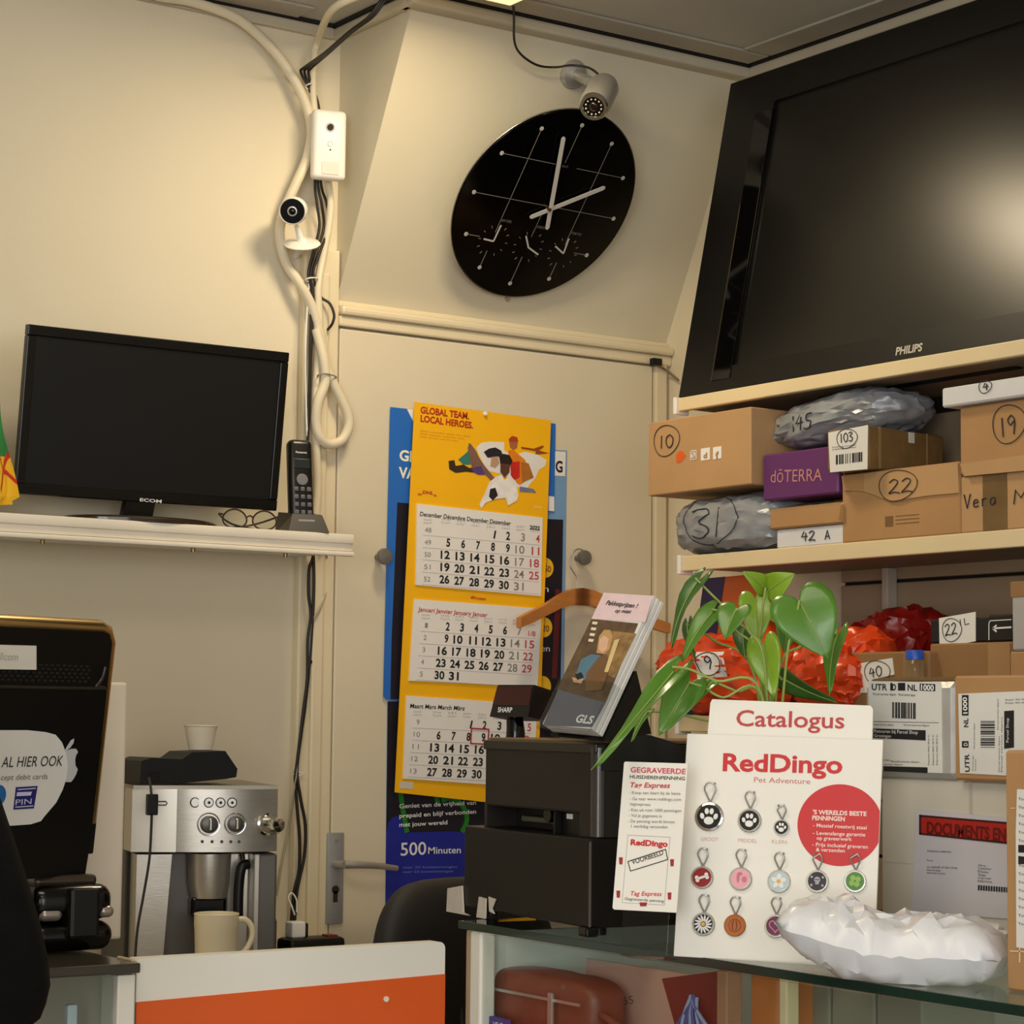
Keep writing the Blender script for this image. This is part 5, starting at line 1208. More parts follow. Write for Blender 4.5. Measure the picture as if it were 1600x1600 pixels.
# pet tags hooked on the board
def circ2(c, r, n=28): return [(c[0]+r*math.cos(2*math.pi*i/n), c[1]+r*math.sin(2*math.pi*i/n)) for i in range(n)]
def ell(c, rx, rz, rot=0, n=16): return [(c[0]+rx*math.cos(a)*math.cos(rot)-rz*math.sin(a)*math.sin(rot), c[1]+rx*math.cos(a)*math.sin(rot)+rz*math.sin(a)*math.cos(rot)) for a in [2*math.pi*i/n for i in range(n)]]
def tagm(p, rpx, enam, motif, mcol, label, ringh=24, flip=1, rim=None, hid=False):
    c = fb.px(p, -.003); r = abs(fb.px((p[0]+rpx, p[1]), -.003)[0]-c[0])
    f_ = Fr(fb.w(c[0], -.0006, c[1]), -51.7, -10.2, 1.1)
    t = thing('pet_tag', label, 'pet tag', f_, 'pet tags on the display board')
    rg = r*.9 if ringh is None else abs(fb.px((p[0], p[1]+ringh), -.003)[1]-c[1])
    md = obj('metal_disc', B().lathe([(r*.97, .0002), (r, .0008), (r, .0022), (r*.96, .0028)], 32, m90).lathe([(r*.13, .0004), (r*.13, .0024)], 12, Matrix.Translation((0, 0, r*1.05)) @ m90), rim or CHROME, t, 40)
    en = obj('enamel', B().disc((0, 0), r*.83, -.0034, -.0024, 32), M(*enam), t, 40)
    if motif:
        b = B(); y0, y1 = -.0040, -.0033
        if motif == 'paw':
            b.prism(ell((0, -.28*r), .34*r, .27*r), y0, y1)
            for x, z, ro in ((-.47, .02, .3), (-.17, .36, .1), (.17, .36, -.1), (.47, .02, -.3)): b.prism(ell((x*r, z*r), .145*r, .21*r, ro), y0, y1)
        elif motif == 'bone':
            a = .35; d = Vector((math.cos(a), math.sin(a))); nn = Vector((-d.y, d.x))
            b.prism([tuple(d*(s*.4*r)+nn*(q*.10*r)) for s, q in ((-1, -1), (1, -1), (1, 1), (-1, 1))], y0, y1)
            for s in (-1, 1):
                for q in (-1, 1): b.prism(circ2(tuple(d*s*.45*r+nn*q*.13*r), .17*r, 14), y0, y1)
        elif motif == 'flower':
            for i in range(5): a = 2*math.pi*i/5+.3; b.prism(ell((.36*r*math.cos(a), .36*r*math.sin(a)), .30*r, .20*r, a), y0, y1)
        elif motif == 'daisy':
            for i in range(14): a = 2*math.pi*i/14; b.prism(ell((.50*r*math.cos(a), .50*r*math.sin(a)), .30*r, .075*r, a+.25), y0, y1)
        elif motif == 'clover':
            for i in range(4): a = math.pi/2*i+.6; b.prism(circ2((.33*r*math.cos(a), .33*r*math.sin(a)), .25*r, 16), y0, y1)
        elif motif == 'skull':
            b.prism(ell((0, .12*r), .27*r, .27*r), y0, y1).box(-.16*r, .16*r, y0, y1, -.28*r, -.05*r)
            for s in (-1, 1):
                for q in (-1, 1): b.prism(circ2((s*.5*r, q*.36*r), .11*r, 10), y0, y1)
        elif motif == 'heart':
            P = [(16*math.sin(a)**3, 13*math.cos(a)-5*math.cos(2*a)-2*math.cos(3*a)-math.cos(4*a)) for a in [2*math.pi*i/32 for i in range(32)]]
            P = [Vector((p[0], 0, p[1]))*r*.034+Vector((0, y0+.0003, 0)) for p in P]; b.tube(P, r*.055, 6, closed=True)
        elif motif == 'figure':
            b.prism(ell((-.2*r, .1*r), .13*r, .46*r), y0, y1).prism(ell((.35*r, -.05*r), .22*r, .26*r), y0, y1).prism(ell((.0*r, .42*r), .15*r, .15*r), y0, y1)
        elif motif == 'ball':
            b.ring((0, 0), r*.55, r*.03, y0+.0003)
            for s in (-1, 1): b.tube([(s*.1*r, y0, -.42*r), (s*.22*r, y0, 0), (s*.1*r, y0, .42*r)], r*.035, 6, 4)
        obj('motif', b, M(*mcol), en)
        if motif in ('flower', 'daisy'): obj('flower_centre', B().disc((0, 0), r*.17, -.0046, -.0038, 14), M('tag_yellow', (226, 176, 50), .4), en)
        if motif == 'skull':
            obj('eye_sockets', B().disc((-.1*r, .14*r), .07*r, -.0044, -.0038, 10).disc((.1*r, .14*r), .07*r, -.0044, -.0038, 10), M(*enam), en)
    w_ = rg*.30
    obj('split_ring', B().tube([(0, -.0015, r*1.02), (-w_*.6, -.004, r*1.02+rg*.35), (-w_, -.006, r+rg*.7), (-w_*.4*flip, -.007, r+rg*.98), (w_*.5, -.006, r+rg*.95), (w_*.95, -.005, r+rg*.65), (w_*.5, -.003, r*1.02+rg*.25), (.0005, -.0015, r*1.0)], .0011, 6, 6), SILVER, t, 60)
    obj('ring_end', B().lathe([(.0005, -.0018), (.0017, 0), (.0005, .0018)], 8, Matrix.Translation((w_*.8*flip, -.007, r+rg*.95))), SILVER, t, 60)
EB = ('enamel_black', (22, 20, 20), .2); MW = ('motif_white', (236, 234, 228), .35)
tagm((1108, 1276), 22.5, EB, 'paw', MW, 'large black pet tag with white paw print, top left of the board', 30)
tagm((1171, 1282), 18.5, EB, 'paw', MW, 'middle-sized black paw print pet tag above MIDDEL', 26)
tagm((1221, 1293), 12.5, EB, 'paw', MW, 'smallest black paw print pet tag above KLEIN', 22, -1)
tagm((1097, 1371), 17.5, ('enamel_red', (150, 24, 28), .2), 'bone', MW, 'dark red pet tag with a white bone', 27)
tagm((1157, 1373), 18, ('enamel_pink', (236, 170, 180), .25), 'figure', ('motif_rose', (206, 116, 130), .35), 'pale pink round pet tag in the middle row', 27)
tagm((1217, 1377), 18, ('enamel_ice', (186, 206, 214), .25), 'flower', MW, 'pale blue pet tag with a white flower', 26)
tagm((1277, 1377), 17.5, ('enamel_aubergine', (40, 20, 30), .2), 'skull', ('motif_grey', (176, 170, 180), .35), 'dark pet tag with grey skull and crossbones', 25, -1)
tagm((1336, 1377), 17.5, ('enamel_green', (70, 128, 34), .25), 'clover', ('motif_green', (140, 184, 70), .35), 'green pet tag with four-leaf clover', 25, -1)
tagm((1099, 1444), 18, ('enamel_navy', (36, 36, 56), .2), 'daisy', MW, 'navy pet tag with white daisy and yellow centre, bottom left', 27)
tagm((1148, 1446), 17, ('enamel_amber', (176, 92, 24), .25), 'ball', ('motif_brown', (130, 62, 16), .35), 'orange-brown pet tag with dark rim, bottom row', 27, 1, M('bronze', (150, 86, 36), .3, 1))
tagm((1212, 1447), 18, ('enamel_plum', (110, 26, 72), .2), 'heart', ('motif_pink', (220, 150, 180), .35), 'plum pet tag with pink heart outline beside the white parcel', 26)
tagm((1271, 1449), 17.5, ('enamel_teal', (50, 120, 130), .25), None, None, 'pet tag mostly behind the white parcel, left of the two', 26)
tagm((1334, 1449), 17.5, ('enamel_teal', (50, 120, 130), .25), None, None, 'pet tag mostly behind the white parcel, right of the two', 24, -1)

# Catalogus flap behind the board
cq = sc3((1.942, 2.172, 1.28)); nv = fb.m.to_3x3() @ Vector((0, 1, 0))
c0 = fb.px((1236, 1145), .012); fcg = Fr(fb.w(c0[0], .012, 0), -51.7, -10.2, 1.1)
P = [fcg.px(p, 0) for p in ((1110, 1098), (1113, 1092.5), (1360, 1102.5), (1364, 1108), (1362, 1170), (1104, 1165))]
P += []
zbot = (fb.i @ Vector(fb.w(0, .012, -BH/2+.004))).z
poly = [(P[5][0], zbot), P[5], P[0], P[1], P[2], P[3], P[4], (P[4][0], zbot)]
t = thing('catalogue', 'white Catalogus booklet standing up behind the pet tag board', 'catalogue', fcg)
obj('booklet', B().prism(poly, 0, .008), BOARD, t)
obj('title', B().tpx(fcg, 'Catalogus', (1150, 1134), (1319, 1138), hpx=26, bold=.012), M('title_red', (190, 62, 62), .5), t)

# engraving card to the left of the board
fk = Fr(sc3((1.818, 2.299, 1.131)), -58, -10.5)
q0 = [(957, 1418), (975, 1192), (977, 1190), (1075, 1193), (1057, 1426), (959, 1421)]
t = thing('engraving_card', 'white GEGRAVEERDE pet tag leaflet card leaning left of the board', 'card', fk)
poly = [fk.px(p, 0) for p in q0]
obj('card_sheet', B().prism(poly, 0, .0025), BOARD, t)
zb_ = (fk.i @ Vector((fk.m.translation.x, fk.m.translation.y, ZG+.001))).z
obj('clear_foot', B().box(-.03, .03, .003, .005, zb_, -.02).box(-.03, .03, .003, .045, zb_, zb_+.002), CLEARP, t)
tb = B(); tb.tpx(fk, 'GEGRAVEERDE', (985, 1206.5), (1071, 1209.5), hpx=8.5, bold=.02); obj('heading', tb, M('heading_rose', (206, 70, 90), .5), t)
obj('subheading', B().tpx(fk, 'HUISDIERENPENNING', (984, 1216), (1070, 1219), hpx=5.5, bold=.012), INK, t)
obj('express_words', B().tpx(fk, 'Tag Express', (983, 1230), (1046, 1231), hpx=8, bold=.02, shear=.25), M('express_red', (196, 50, 64), .5), t)
tb = B()
for s, x0, x1, y_ in (('- Koop een kaart bij de kassa', 983, 1063, 1240.5), ('- Ga naar www.reddingo.com', 984, 1064, 1250), ('tagexpress', 984, 1016, 1258), ('- Kies uit ruim 1000 penningen', 982, 1064, 1267.5), ('- Vul je gegevens in', 982, 1034, 1276), ('- De penning wordt binnen', 981, 1054, 1285), ('1 werkdag verzonden', 986, 1043, 1293)): tb.tpx(fk, s, (x0, y_), (x1, y_+1.5), hpx=5)
obj('small_print', tb, M('card_grey', (110, 104, 100), .6), t)
b = B()
P = [fk.px(p, -.0006) for p in ((981, 1304.5), (1047, 1308), (1038, 1414), (972, 1410))]
for a_, c_ in zip(P, P[1:]+P[:1]): seg(b, a_, c_, .0006, -.0006)
obj('frame_line', b, LGREY, t)
obj('brand_name', B().tpx(fk, 'RedDingo', (985, 1320), (1043, 1323), hpx=9, bold=.04), RED, t)
obj('express_words', B().tpx(fk, 'Tag Express', (984, 1399), (1033, 1400), hpx=7, bold=.01, shear=.25), RED, t)
b = B(); P = [fk.px(p, -.0006) for p in ((981, 1346), (1040, 1327), (1043, 1343), (985, 1361))]
for a_, c_ in zip(P, P[1:]+P[:1]): seg(b, a_, c_, .0010, -.0006)
b.tpx(fk, 'VOORBEELD', (988, 1351), (1037, 1335), hpx=8, bold=.01).tpx(fk, 'Gegraveerde penning', (976, 1406), (1037, 1410), hpx=4.5)
obj('stamp', b, INK, t)
b = B()
for p in ((970, 1345), (1050, 1348), (966, 1397), (1046, 1400), (1005, 1413)):
    hw, hh = (3, 5.5) if p[0] != 1005 else (6, 3)
    b.ppx(fk, [(p[0]-hw, p[1]-hh), (p[0]+hw, p[1]-hh), (p[0]+hw*.8, p[1]+hh), (p[0]-hw*.8, p[1]+hh)], -.0006)
obj('red_marks', b, M('mark_red', (160, 36, 44), .5), t)

# ------------------------------------------------------------------ potted plant behind the board
pq = at(1205, 1330, D=3.02); fr = Fr((pq.x, pq.y, ZG), 0)
t = thing('potted_plant', 'leafy green heart-leaved pot plant standing behind the Catalogus booklet', 'plant', fr)
obj('pot', B().lathe([(.045, 0), (.05, .004), (.062, .105), (.066, .11), (.066, .122), (.060, .122), (.056, .10), (.001, .10)], 40), M('pot_terracotta', (150, 84, 56), .7), t, 40)
obj('soil', B().lathe([(.057, .098), (.057, .106), (.001, .109)], 24), M('soil', (46, 34, 26), .95, bump=.5, bs=80), t, 60)
LEAFA = [M('leaf_green', (82, 128, 40), .34, var=.14, vs=18, coat=.1), M('leaf_bright', (132, 168, 44), .34, var=.12, vs=18, coat=.1), M('leaf_dark', (56, 96, 38), .34, var=.14, vs=18, coat=.1)]
STEMM = M('stem_green', (150, 170, 84), .45)
for m_ in LEAFA: m_.node_tree.nodes['Principled BSDF'].inputs['Subsurface Weight'].default_value = .0
HEART = [(0, 0), (-.10, .05), (-.19, .14), (-.22, .25), (-.18, .36), (-.07, .45), (.08, .49), (.26, .47), (.45, .40), (.62, .30), (.78, .19), (.90, .09), (1, 0)]
def leaf(base, tip, D, wpx, mi, turn=0, fold=.25, droop=.12, D2=None, skew=0):
    """heart-shaped leaf from its stalk to its tip; turn rolls it about the midrib"""
    b0 = fr.loc(at(base[0], base[1], D=D)); b1 = fr.loc(at(tip[0], tip[1], D=D2 or D-.02))
    ax = b1-b0; L = ax.length; ax.normalize(); vw = (fr.i @ CC-b0).normalized()
    sd = ax.cross(vw).normalized(); nrm = sd.cross(ax).normalized()
    q = Matrix.Rotation(R(turn), 3, ax); sd = q @ sd; nrm = q @ nrm
    W = wpx/FPX*D/math.sqrt(max(.15, 1)) ; k = W/.98
    bb = B(); N = len(HEART)-1; S = 5; rows = {}
    for sgn in (-1, 1):
        for i, (tt, ww) in enumerate(HEART):
            m_ = i/N; m_ = max(0, (m_-.12)/.88)
            for j in range(S+1):
                s = j/S
                if j == 0: key = ('m', i)
                elif i in (0, N): key = ('m', i)
                else: key = (sgn, i, j)
                if key in rows: continue
                u = m_*(1-s)+tt*s; wv_ = ww*s
                p = b0+ax*(u*L)+sd*(sgn*wv_*k+skew*u*(1-u)*L)+nrm*(fold*wv_*k*(1-.4*s)+.03*L*math.sin(6*u+sgn)*s-droop*L*(u-.5)**2*2)
                rows[key] = bb.b.verts.new(p)
        for i in range(N):
            for j in range(S):
                g_ = lambda a, c: rows[('m', a)] if (c == 0 or a in (0, N)) else rows[(sgn, a, c)]
                vs = []
                for v in (g_(i, j), g_(i+1, j), g_(i+1, j+1), g_(i, j+1)):
                    if v not in vs: vs.append(v)
                if len(vs) > 2:
                    try: bb.b.faces.new(vs if sgn > 0 else vs[::-1])
                    except ValueError: pass
    me_o = obj('leaf', bb, LEAFA[mi], t, 180)
    sol = me_o.modifiers.new('thickness', 'SOLIDIFY'); sol.thickness = .0006
    vb = B(); vb.tube([b0+ax*(u*L)+sd*(skew*u*(1-u)*L)+nrm*(.0009-droop*L*(u-.5)**2*2) for u in [i/8 for i in range(9)]], lambda u: .0011-.0008*u, 5)
    obj('midrib', vb, STEMM, me_o, 60)
    return b0
pt = Vector((0, 0, .105))
def stem(mid, end, D, r=.0017):
    P = [pt+Vector((.004*math.sin(end[0]), .004*math.cos(end[1]), 0))]+[fr.loc(at(p[0], p[1], D=D)) for p in mid]+[fr.loc(at(end[0], end[1], D=D))]
    obj('stem', B().tube(P, r, 7, 6), STEMM, t, 60)
LV = [((1249, 938), (1294, 1028), 2.90, 104, 0, -8, .18, .12, None, 0, [(1228, 1040), (1240, 985)]),
 ((1196, 918), (1163, 893), 3.00, 34, 1, 20, .2, .2, None, 0, [(1188, 1040), (1190, 970)]),
 ((1200, 922), (1240, 896), 3.00, 46, 1, -15, .2, .2, None, 0, None),
 ((1150, 950), (1132, 998), 2.92, 56, 0, 30, .35, .1, None, 0, [(1196, 1050), (1170, 985)]),
 ((1192, 1006), (1209, 1090), 2.94, 54, 1, 12, .35, .1, None, 0, [(1203, 1060), (1192, 1040)]),
 ((1086, 903), (1043, 1012), 3.0, 34, 2, 48, .3, .15, None, .05, [(1190, 1040), (1140, 960), (1108, 925)]),
 ((1112, 952), (1062, 1033), 2.96, 42, 0, 40, .3, .12, None, 0, [(1192, 1050), (1150, 985), (1128, 958)]),
 ((1180, 935), (1186, 1006), 3.04, 54, 1, 0, .2, .1, None, 0, [(1194, 1050), (1184, 990)]),
 ((1050, 1042), (921, 1196), 2.90, 38, 0, 38, .3, .10, 2.80, -.16, [(1190, 1085), (1120, 1064), (1078, 1046)]),
 ((1076, 1066), (1028, 1148), 2.94, 62, 0, 18, .3, .12, None, -.05, [(1190, 1090), (1130, 1090), (1100, 1074)]),
 ((1306, 990), (1294, 1086), 2.96, 36, 0, 35, .3, .1, None, 0.06, [(1215, 1060), (1252, 1010), (1285, 990)]),
 ((1222, 1062), (1308, 1100), 3.0, 40, 2, 40, .2, .1, None, 0, [(1208, 1080)]),
 ((1160, 982), (1164, 1030), 3.05, 34, 2, 20, .2, .1, None, 0, [(1194, 1060), (1175, 1010)]),
 ((1072, 975), (1084, 1032), 3.04, 24, 2, 50, .2, .1, None, 0, [(1180, 1060), (1115, 1000)]),
 ((1113, 1064), (1088, 1096), 2.95, 22, 0, 40, .2, .1, None, 0, [(1190, 1098), (1150, 1080)]),
 ((1010, 1112), (985, 1158), 3.0, 20, 0, 50, .3, .1, None, 0, [(1186, 1140), (1105, 1126), (1050, 1113)]),
 ((1232, 960), (1226, 1020), 3.05, 46, 0, -20, .25, .1, None, 0, [(1206, 1050), (1222, 1000)])]
for base, tip, D, wpx, mi, turn, fold, droop, D2, skew, mid in LV:
    leaf(base, tip, D, wpx, mi, turn, fold, droop, D2, skew)
    if mid: stem(mid, base, D)

# ------------------------------------------------------------------ parcels on the glass case
def bag_obj(name, label, cat, fr, b, mat, smooth=50, group=None): return tag(obj(name, b, mat, None, smooth, fr), label, cat, group)
# white padded bag in front
q = at(1400, 1530, Z=ZG); fr = Fr((q.x, q.y, ZG), -58)
def pillow(w, d, h, seed, nu=24, nv=13, amp=.007, lift=0):
    """a padded plastic mailer: flat seam all round, crumpled into facets"""
    off = Vector((seed*3.7, seed*1.3, seed*5.1)); b = B(); V = {}; rj = random.Random(seed)
    for sgn in (1, -1):
        for i in range(nu+1):
            for j in range(nv+1):
                u = 2*i/nu-1; v = 2*j/nv-1; edge = i in (0, nu) or j in (0, nv)
                if sgn < 0 and edge: continue
                if not edge: u += rj.uniform(-.6, .6)/nu; v += rj.uniform(-.6, .6)/nv
                T = max(0, 1-abs(u)**4)**.5*max(0, 1-abs(v)**3)**.55
                q = Vector((u*w, v*d, sgn*h))
                fold = abs(noise.noise(Vector((q.x*16+q.y*9, q.y*3-q.x*2, seed))))-.25
                z = sgn*h/2*T+(amp*(fold*3.2+noise.noise(q*22+off)*1.3+rj.uniform(-.45, .45)))*(.3+.7*T)*(1 if sgn > 0 else -.7)
                x = u*w/2*(1-.05*v*v+.03*noise.noise(Vector((v*3, seed, 1)))); y = v*d/2*(1-.06*u*u+.06*noise.noise(Vector((u*4, seed, 7))))
                V[(sgn, i, j)] = b.b.verts.new((x, y, max(z+h*.42+lift*max(0, -u)**1.5, .0006)))
        for i in range(nu):
            for j in range(nv):
                g_ = lambda a, c: V.get((sgn, a, c)) or V[(1, a, c)]
                f = [g_(i, j), g_(i+1, j), g_(i+1, j+1), g_(i, j+1)]
                for tri in ((f[0], f[1], f[2]), (f[0], f[2], f[3])) if (i+j) % 2 else ((f[0], f[1], f[3]), (f[1], f[2], f[3])):
                    try: b.b.faces.new(tri if sgn > 0 else tri[::-1])
                    except ValueError: pass
    return b
bag_obj('padded_mailer', 'crumpled white plastic mailer bag lying in front of the pet tag board', 'parcel', Fr((q.x, q.y, ZG), -56), pillow(.262, .16, .082, 5, lift=.03), WBAG, 40)

def parcel(name, label, xf, tl, br, depth, mat, z0=None, group=None, yaw=-90, bev=.003, cat='box'):
    """a box whose long side lies along the shelf; corners read on the front plane X = xf"""
    a = at(tl[0], tl[1], X=xf); c = at(br[0], br[1], X=xf)
    zb_ = c.z if z0 is None else z0
    fr = Fr((xf, a.y, zb_), yaw); L = a.y-c.y; H = a.z-zb_
    t = thing(name, label, cat, fr, group)
    body = obj('box_body', B().box(0, L, 0, depth, .0004, H, bev, 1), mat, t)
    return t, fr, L, H
CB = M('box_white_grey', (206, 200, 186), .5, var=.03)
XD = 2.12
t, fr, L, H = parcel('document_box', 'big white box with red DOCUMENTS pouch on the glass case', XD, (1376, 1214), (1640, 1500), .22, CB, ZG)
obj('tape_seam', B().box(L*.55, L*.57, -.0006, .0002, .002, H-.001).box(0, L, -.0005, .0002, H*.50, H*.505), M('seam_grey', (186, 180, 166), .3), t)
pw = obj('document_pouch', B().ppx(fr, [(1432, 1265), (1640, 1284), (1640, 1440), (1424, 1425)], -.002, -.0004), M('pouch_lilac', (204, 200, 206), .25), t)
rb = obj('red_strip', B().ppx(fr, [(1436, 1273), (1640, 1290), (1640, 1326), (1436, 1304)], -.0026, -.0018), M('pouch_red_strip', (176, 36, 28), .35), pw)
obj('strip_border', B().ppx(fr, [(1436, 1273), (1640, 1290), (1640, 1293), (1436, 1276)], -.003).ppx(fr, [(1436, 1301), (1640, 1322), (1640, 1326), (1436, 1304)], -.003).ppx(fr, [(1436, 1273), (1439, 1273), (1439, 1304), (1436, 1304)], -.003), M('border_dark', (60, 22, 22), .5), rb)
obj('strip_lettering', B().tpx(fr, 'DOCUMENTS ENCLOSED', (1448, 1302), (1636, 1320), y=-.0032, hpx=19, bold=.03), M('strip_ink', (96, 18, 16), .5), rb)
tb = B()
for s, x0, x1, y_ in (('Delivery address', 1449, 1486, 1331), ('The receiver', 1448, 1458, 1345), ('on behalf of the shop', 1448, 1496, 1356), ('street and number', 1448, 1470, 1360.5), ('town and country', 1448, 1477, 1365), ('Order no', 1528, 1540, 1353), ('Customer', 1528, 1549, 1358), ('Date', 1528, 1544, 1363), ('Weight', 1528, 1540, 1368), ('Carrier', 1528, 1549, 1373), ('Reference', 1528, 1550, 1378)): tb.tpx(fr, s, (x0, y_), (x1, y_+1.4), y=-.0028, hpx=3.4)
for k in range(16): tb.ppx(fr, [(1528+k*4, 1383+k*.3), (1530.4+k*4, 1383+k*.3), (1530.2+k*4, 1391+k*.3), (1527.8+k*4, 1391+k*.3)], -.0028)
obj('printed_lines', tb, INK, pw)
ZD = H+ZG
# wrapped parcel with shipping label
def bars(b, fr, p0, p1, p2, n, y, seed):
    rnd = random.Random(seed); P0, P1, P2 = (Vector(p) for p in (p0, p1, p2)); x = 0; ws = [rnd.choice((1, 1, 2, 3)) for _ in range(n*2)]; tot = sum(ws)
    for i, w_ in enumerate(ws):
        if i % 2 == 0: a_ = P0+(P1-P0)*(x/tot); c_ = P0+(P1-P0)*((x+w_)/tot); d = P2-P0; b.ppx(fr, [tuple(a_), tuple(c_), tuple(c_+d), tuple(a_+d)], y)
        x += w_
XL = 2.11
t, fr, L, H = parcel('wrapped_parcel', 'grey plastic wrapped parcel with UTR D NL 1000 label, left on the white box', XL, (1348, 1066), (1493, 1213), .20, M('wrap_grey', (176, 174, 168), .3, var=.12, vs=18, bump=.2, bs=26), ZD, None, -90, .008)
top_ = obj('brown_top', B().box(.012, L-.01, .012, .19, H-.001, H+.006, .004), TAPE, t)
lab = obj('shipping_label', B().ppx(fr, [(1357, 1064), (1470, 1066), (1472, 1208), (1357, 1204)], -.0016, -.0002), M('label_white', (226, 224, 218), .4), t)
b = B(); y = -.0022
b.tpx(fr, 'UTR', (1362, 1078), (1386, 1078.5), y=y, hpx=10, bold=.02).tpx(fr, 'D', (1394, 1078.5), (1400, 1078.5), y=y, hpx=10, bold=.03).tpx(fr, 'NL', (1418, 1079), (1433, 1079.5), y=y, hpx=10, bold=.02)
b.ppx(fr, [(1437, 1068), (1461, 1069), (1461, 1080), (1437, 1079)], y).ppx(fr, [(1391, 1067), (1394, 1067), (1394, 1079), (1391, 1079)], y).ppx(fr, [(1403, 1067), (1414, 1067), (1414, 1079), (1403, 1079)], y)
bars(b, fr, (1394, 1097), (1431, 1098.5), (1394, 1122), 16, y, 3)
b.ppx(fr, [(1363, 1138), (1446, 1141), (1446, 1157), (1363, 1153)], y).ppx(fr, [(1380, 1197), (1449, 1199), (1449, 1208), (1380, 1205)], y)
for (x0, x1, y_, h) in ((1364, 1400, 1086, 4), (1404, 1430, 1087, 4), (1364, 1396, 1133, 3), (1412, 1452, 1134, 3), (1366, 1390, 1188, 3), (1392, 1436, 1191, 3), (1366, 1410, 1195, 2.6), (1366, 1380, 1163, 3)): b.tpx(fr, 'Parcel service depot', (x0, y_), (x1, y_+.9), y=y, hpx=h)
for k in range(5): b.ppx(fr, [(1362, 1127+k*.0), (1466, 1129), (1466, 1129.6), (1362, 1127.6)], y)
for (x0, y0_) in ((1452, 1196), (1459, 1196), (1465, 1196)): b.tpx(fr, 'Shipment 0063 4010 21', (x0, y0_), (x0, y0_-48), y=y, hpx=3.4)
obj('label_print', b, INK, lab)
b = B(); b.tpx(fr, '1000', (1439, 1078), (1459, 1079), y=-.0028, hpx=9, bold=.03).tpx(fr, 'Retouren bij Parcel Shop', (1366, 1144.5), (1434, 1147), y=-.0028, hpx=5.5).tpx(fr, 'Groningen', (1366, 1151.5), (1392, 1152.5), y=-.0028, hpx=5)
obj('white_lettering', b, WINK, lab)
# carton with turned label
t, fr, L, H = parcel('labelled_carton', 'brown carton with sideways UTR D NL 1000 label beside the wrapped parcel', XL-.006, (1490, 1056), (1650, 1222), .22, CARD, ZD, None, -90)
lab = obj('shipping_label', B().ppx(fr, [(1497, 1084), (1650, 1078), (1650, 1216), (1500, 1208)], -.0014, -.0002), M('label_white', (226, 224, 218), .4), t)
y = -.002; b = B()
b.tpx(fr, 'UTR', (1515, 1206), (1514, 1178), y=y, hpx=10, bold=.02).tpx(fr, 'NL', (1513, 1136), (1512.5, 1122), y=y, hpx=10, bold=.02)
b.ppx(fr, [(1503, 1158), (1513, 1158), (1513, 1168), (1503, 1168)], y).ppx(fr, [(1503, 1086), (1513, 1086), (1513, 1118), (1503, 1118)], y)
bars(b, fr, (1532, 1168), (1532, 1125), (1554, 1168), 16, y, 6)
b.ppx(fr, [(1569, 1111), (1584, 1110), (1584, 1168), (1569, 1170)], y)
for x0, y0_, y1_ in ((1521, 1204, 1180), (1525, 1204, 1186), (1523, 1170, 1130), (1562, 1206, 1150), (1566, 1206, 1120), (1560, 1140, 1092)): b.tpx(fr, 'Parcel service depot', (x0, y0_), (x0, y1_), y=y, hpx=3)
for x0 in (1575, 1580): pass
for y0_ in (1091, 1096): b.tpx(fr, 'From: the sender', (1571, y0_+4), (1612, y0_+2), y=y, hpx=3)
obj('label_print', b, INK, lab)
b = B(); b.tpx(fr, '1000', (1511.5, 1115), (1510.5, 1089), y=-.0026, hpx=9, bold=.03).tpx(fr, 'D', (1511.5, 1165.5), (1511.5, 1160.5), y=-.0026, hpx=8, bold=.02).tpx(fr, 'Parcel Shop', (1576, 1160), (1576, 1122), y=-.0026, hpx=5.5)
obj('white_lettering', b, WINK, lab)
# brown carton at the right edge
t, fr, L, H = parcel('brown_carton', 'plain brown carton with white label at the far right of the glass case', 1.905, (1569, 1172), (1760, 1562), .12, CARD, ZG, None, -90)
lab = obj('address_label', B().ppx(fr, [(1589, 1233), (1720, 1240), (1720, 1500), (1588, 1480), (1587, 1300)], -.0014, -.0002), M('label_white', (226, 224, 218), .4), t)
b = B(); y = -.002
for k, yy_ in enumerate((1320, 1338)): b.ppx(fr, [(1591, yy_), (1700, yy_+4), (1700, yy_+16), (1591, yy_+12)], y)
for k in range(16): b.tpx(fr, 'To the receiver at the address', (1591, 1250+k*13), (1690, 1256+k*13), y=y, hpx=4)
obj('label_print', b, INK, lab)
b = B(); b.ppx(fr, [(1578, 1485), (1600, 1486), (1600, 1488), (1578, 1487)], -.0008).ppx(fr, [(1592, 1480), (1594, 1480), (1594, 1504), (1592, 1504)], -.0008).ppx(fr, [(1579, 1262), (1586, 1262), (1586, 1263.5), (1579, 1263.5)], -.0008)
obj('printed_marks', b, M('mark_cream', (220, 200, 170), .6), t)

# ------------------------------------------------------------------ right-hand wall shelves
XS = 2.80
def wshelf(name, label, z, zth, y0, y1, mat_front=CREAM, brk=True):
    fr = Fr((XS, y1, z), -90); L = y1-y0
    t = thing(name, label, 'shelf', fr)
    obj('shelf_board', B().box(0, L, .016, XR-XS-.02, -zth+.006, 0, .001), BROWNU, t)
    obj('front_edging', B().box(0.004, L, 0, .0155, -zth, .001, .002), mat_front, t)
    obj('end_cap', B().box(-.007, .003, -.004, .03, -zth-.006, .003, .002), WHITE, t)
    for x in (.30, 1.0): obj('bracket', B().box(x-.008, x+.008, XR-XS-.045, XR-XS-.019, -zth-.075, -zth+.005, .002), M('bracket_white', (190, 176, 160), .5), t)
    return t
za = at(1065, 869.7, X=XS).z; zb_ = at(1062, 893, X=XS).z; ya = at(1063, 880, X=XS).y
wshelf('parcel_shelf', 'cream-edged wall shelf holding the numbered parcels under the television', za, za-zb_, 1.3, ya)
Z1 = za
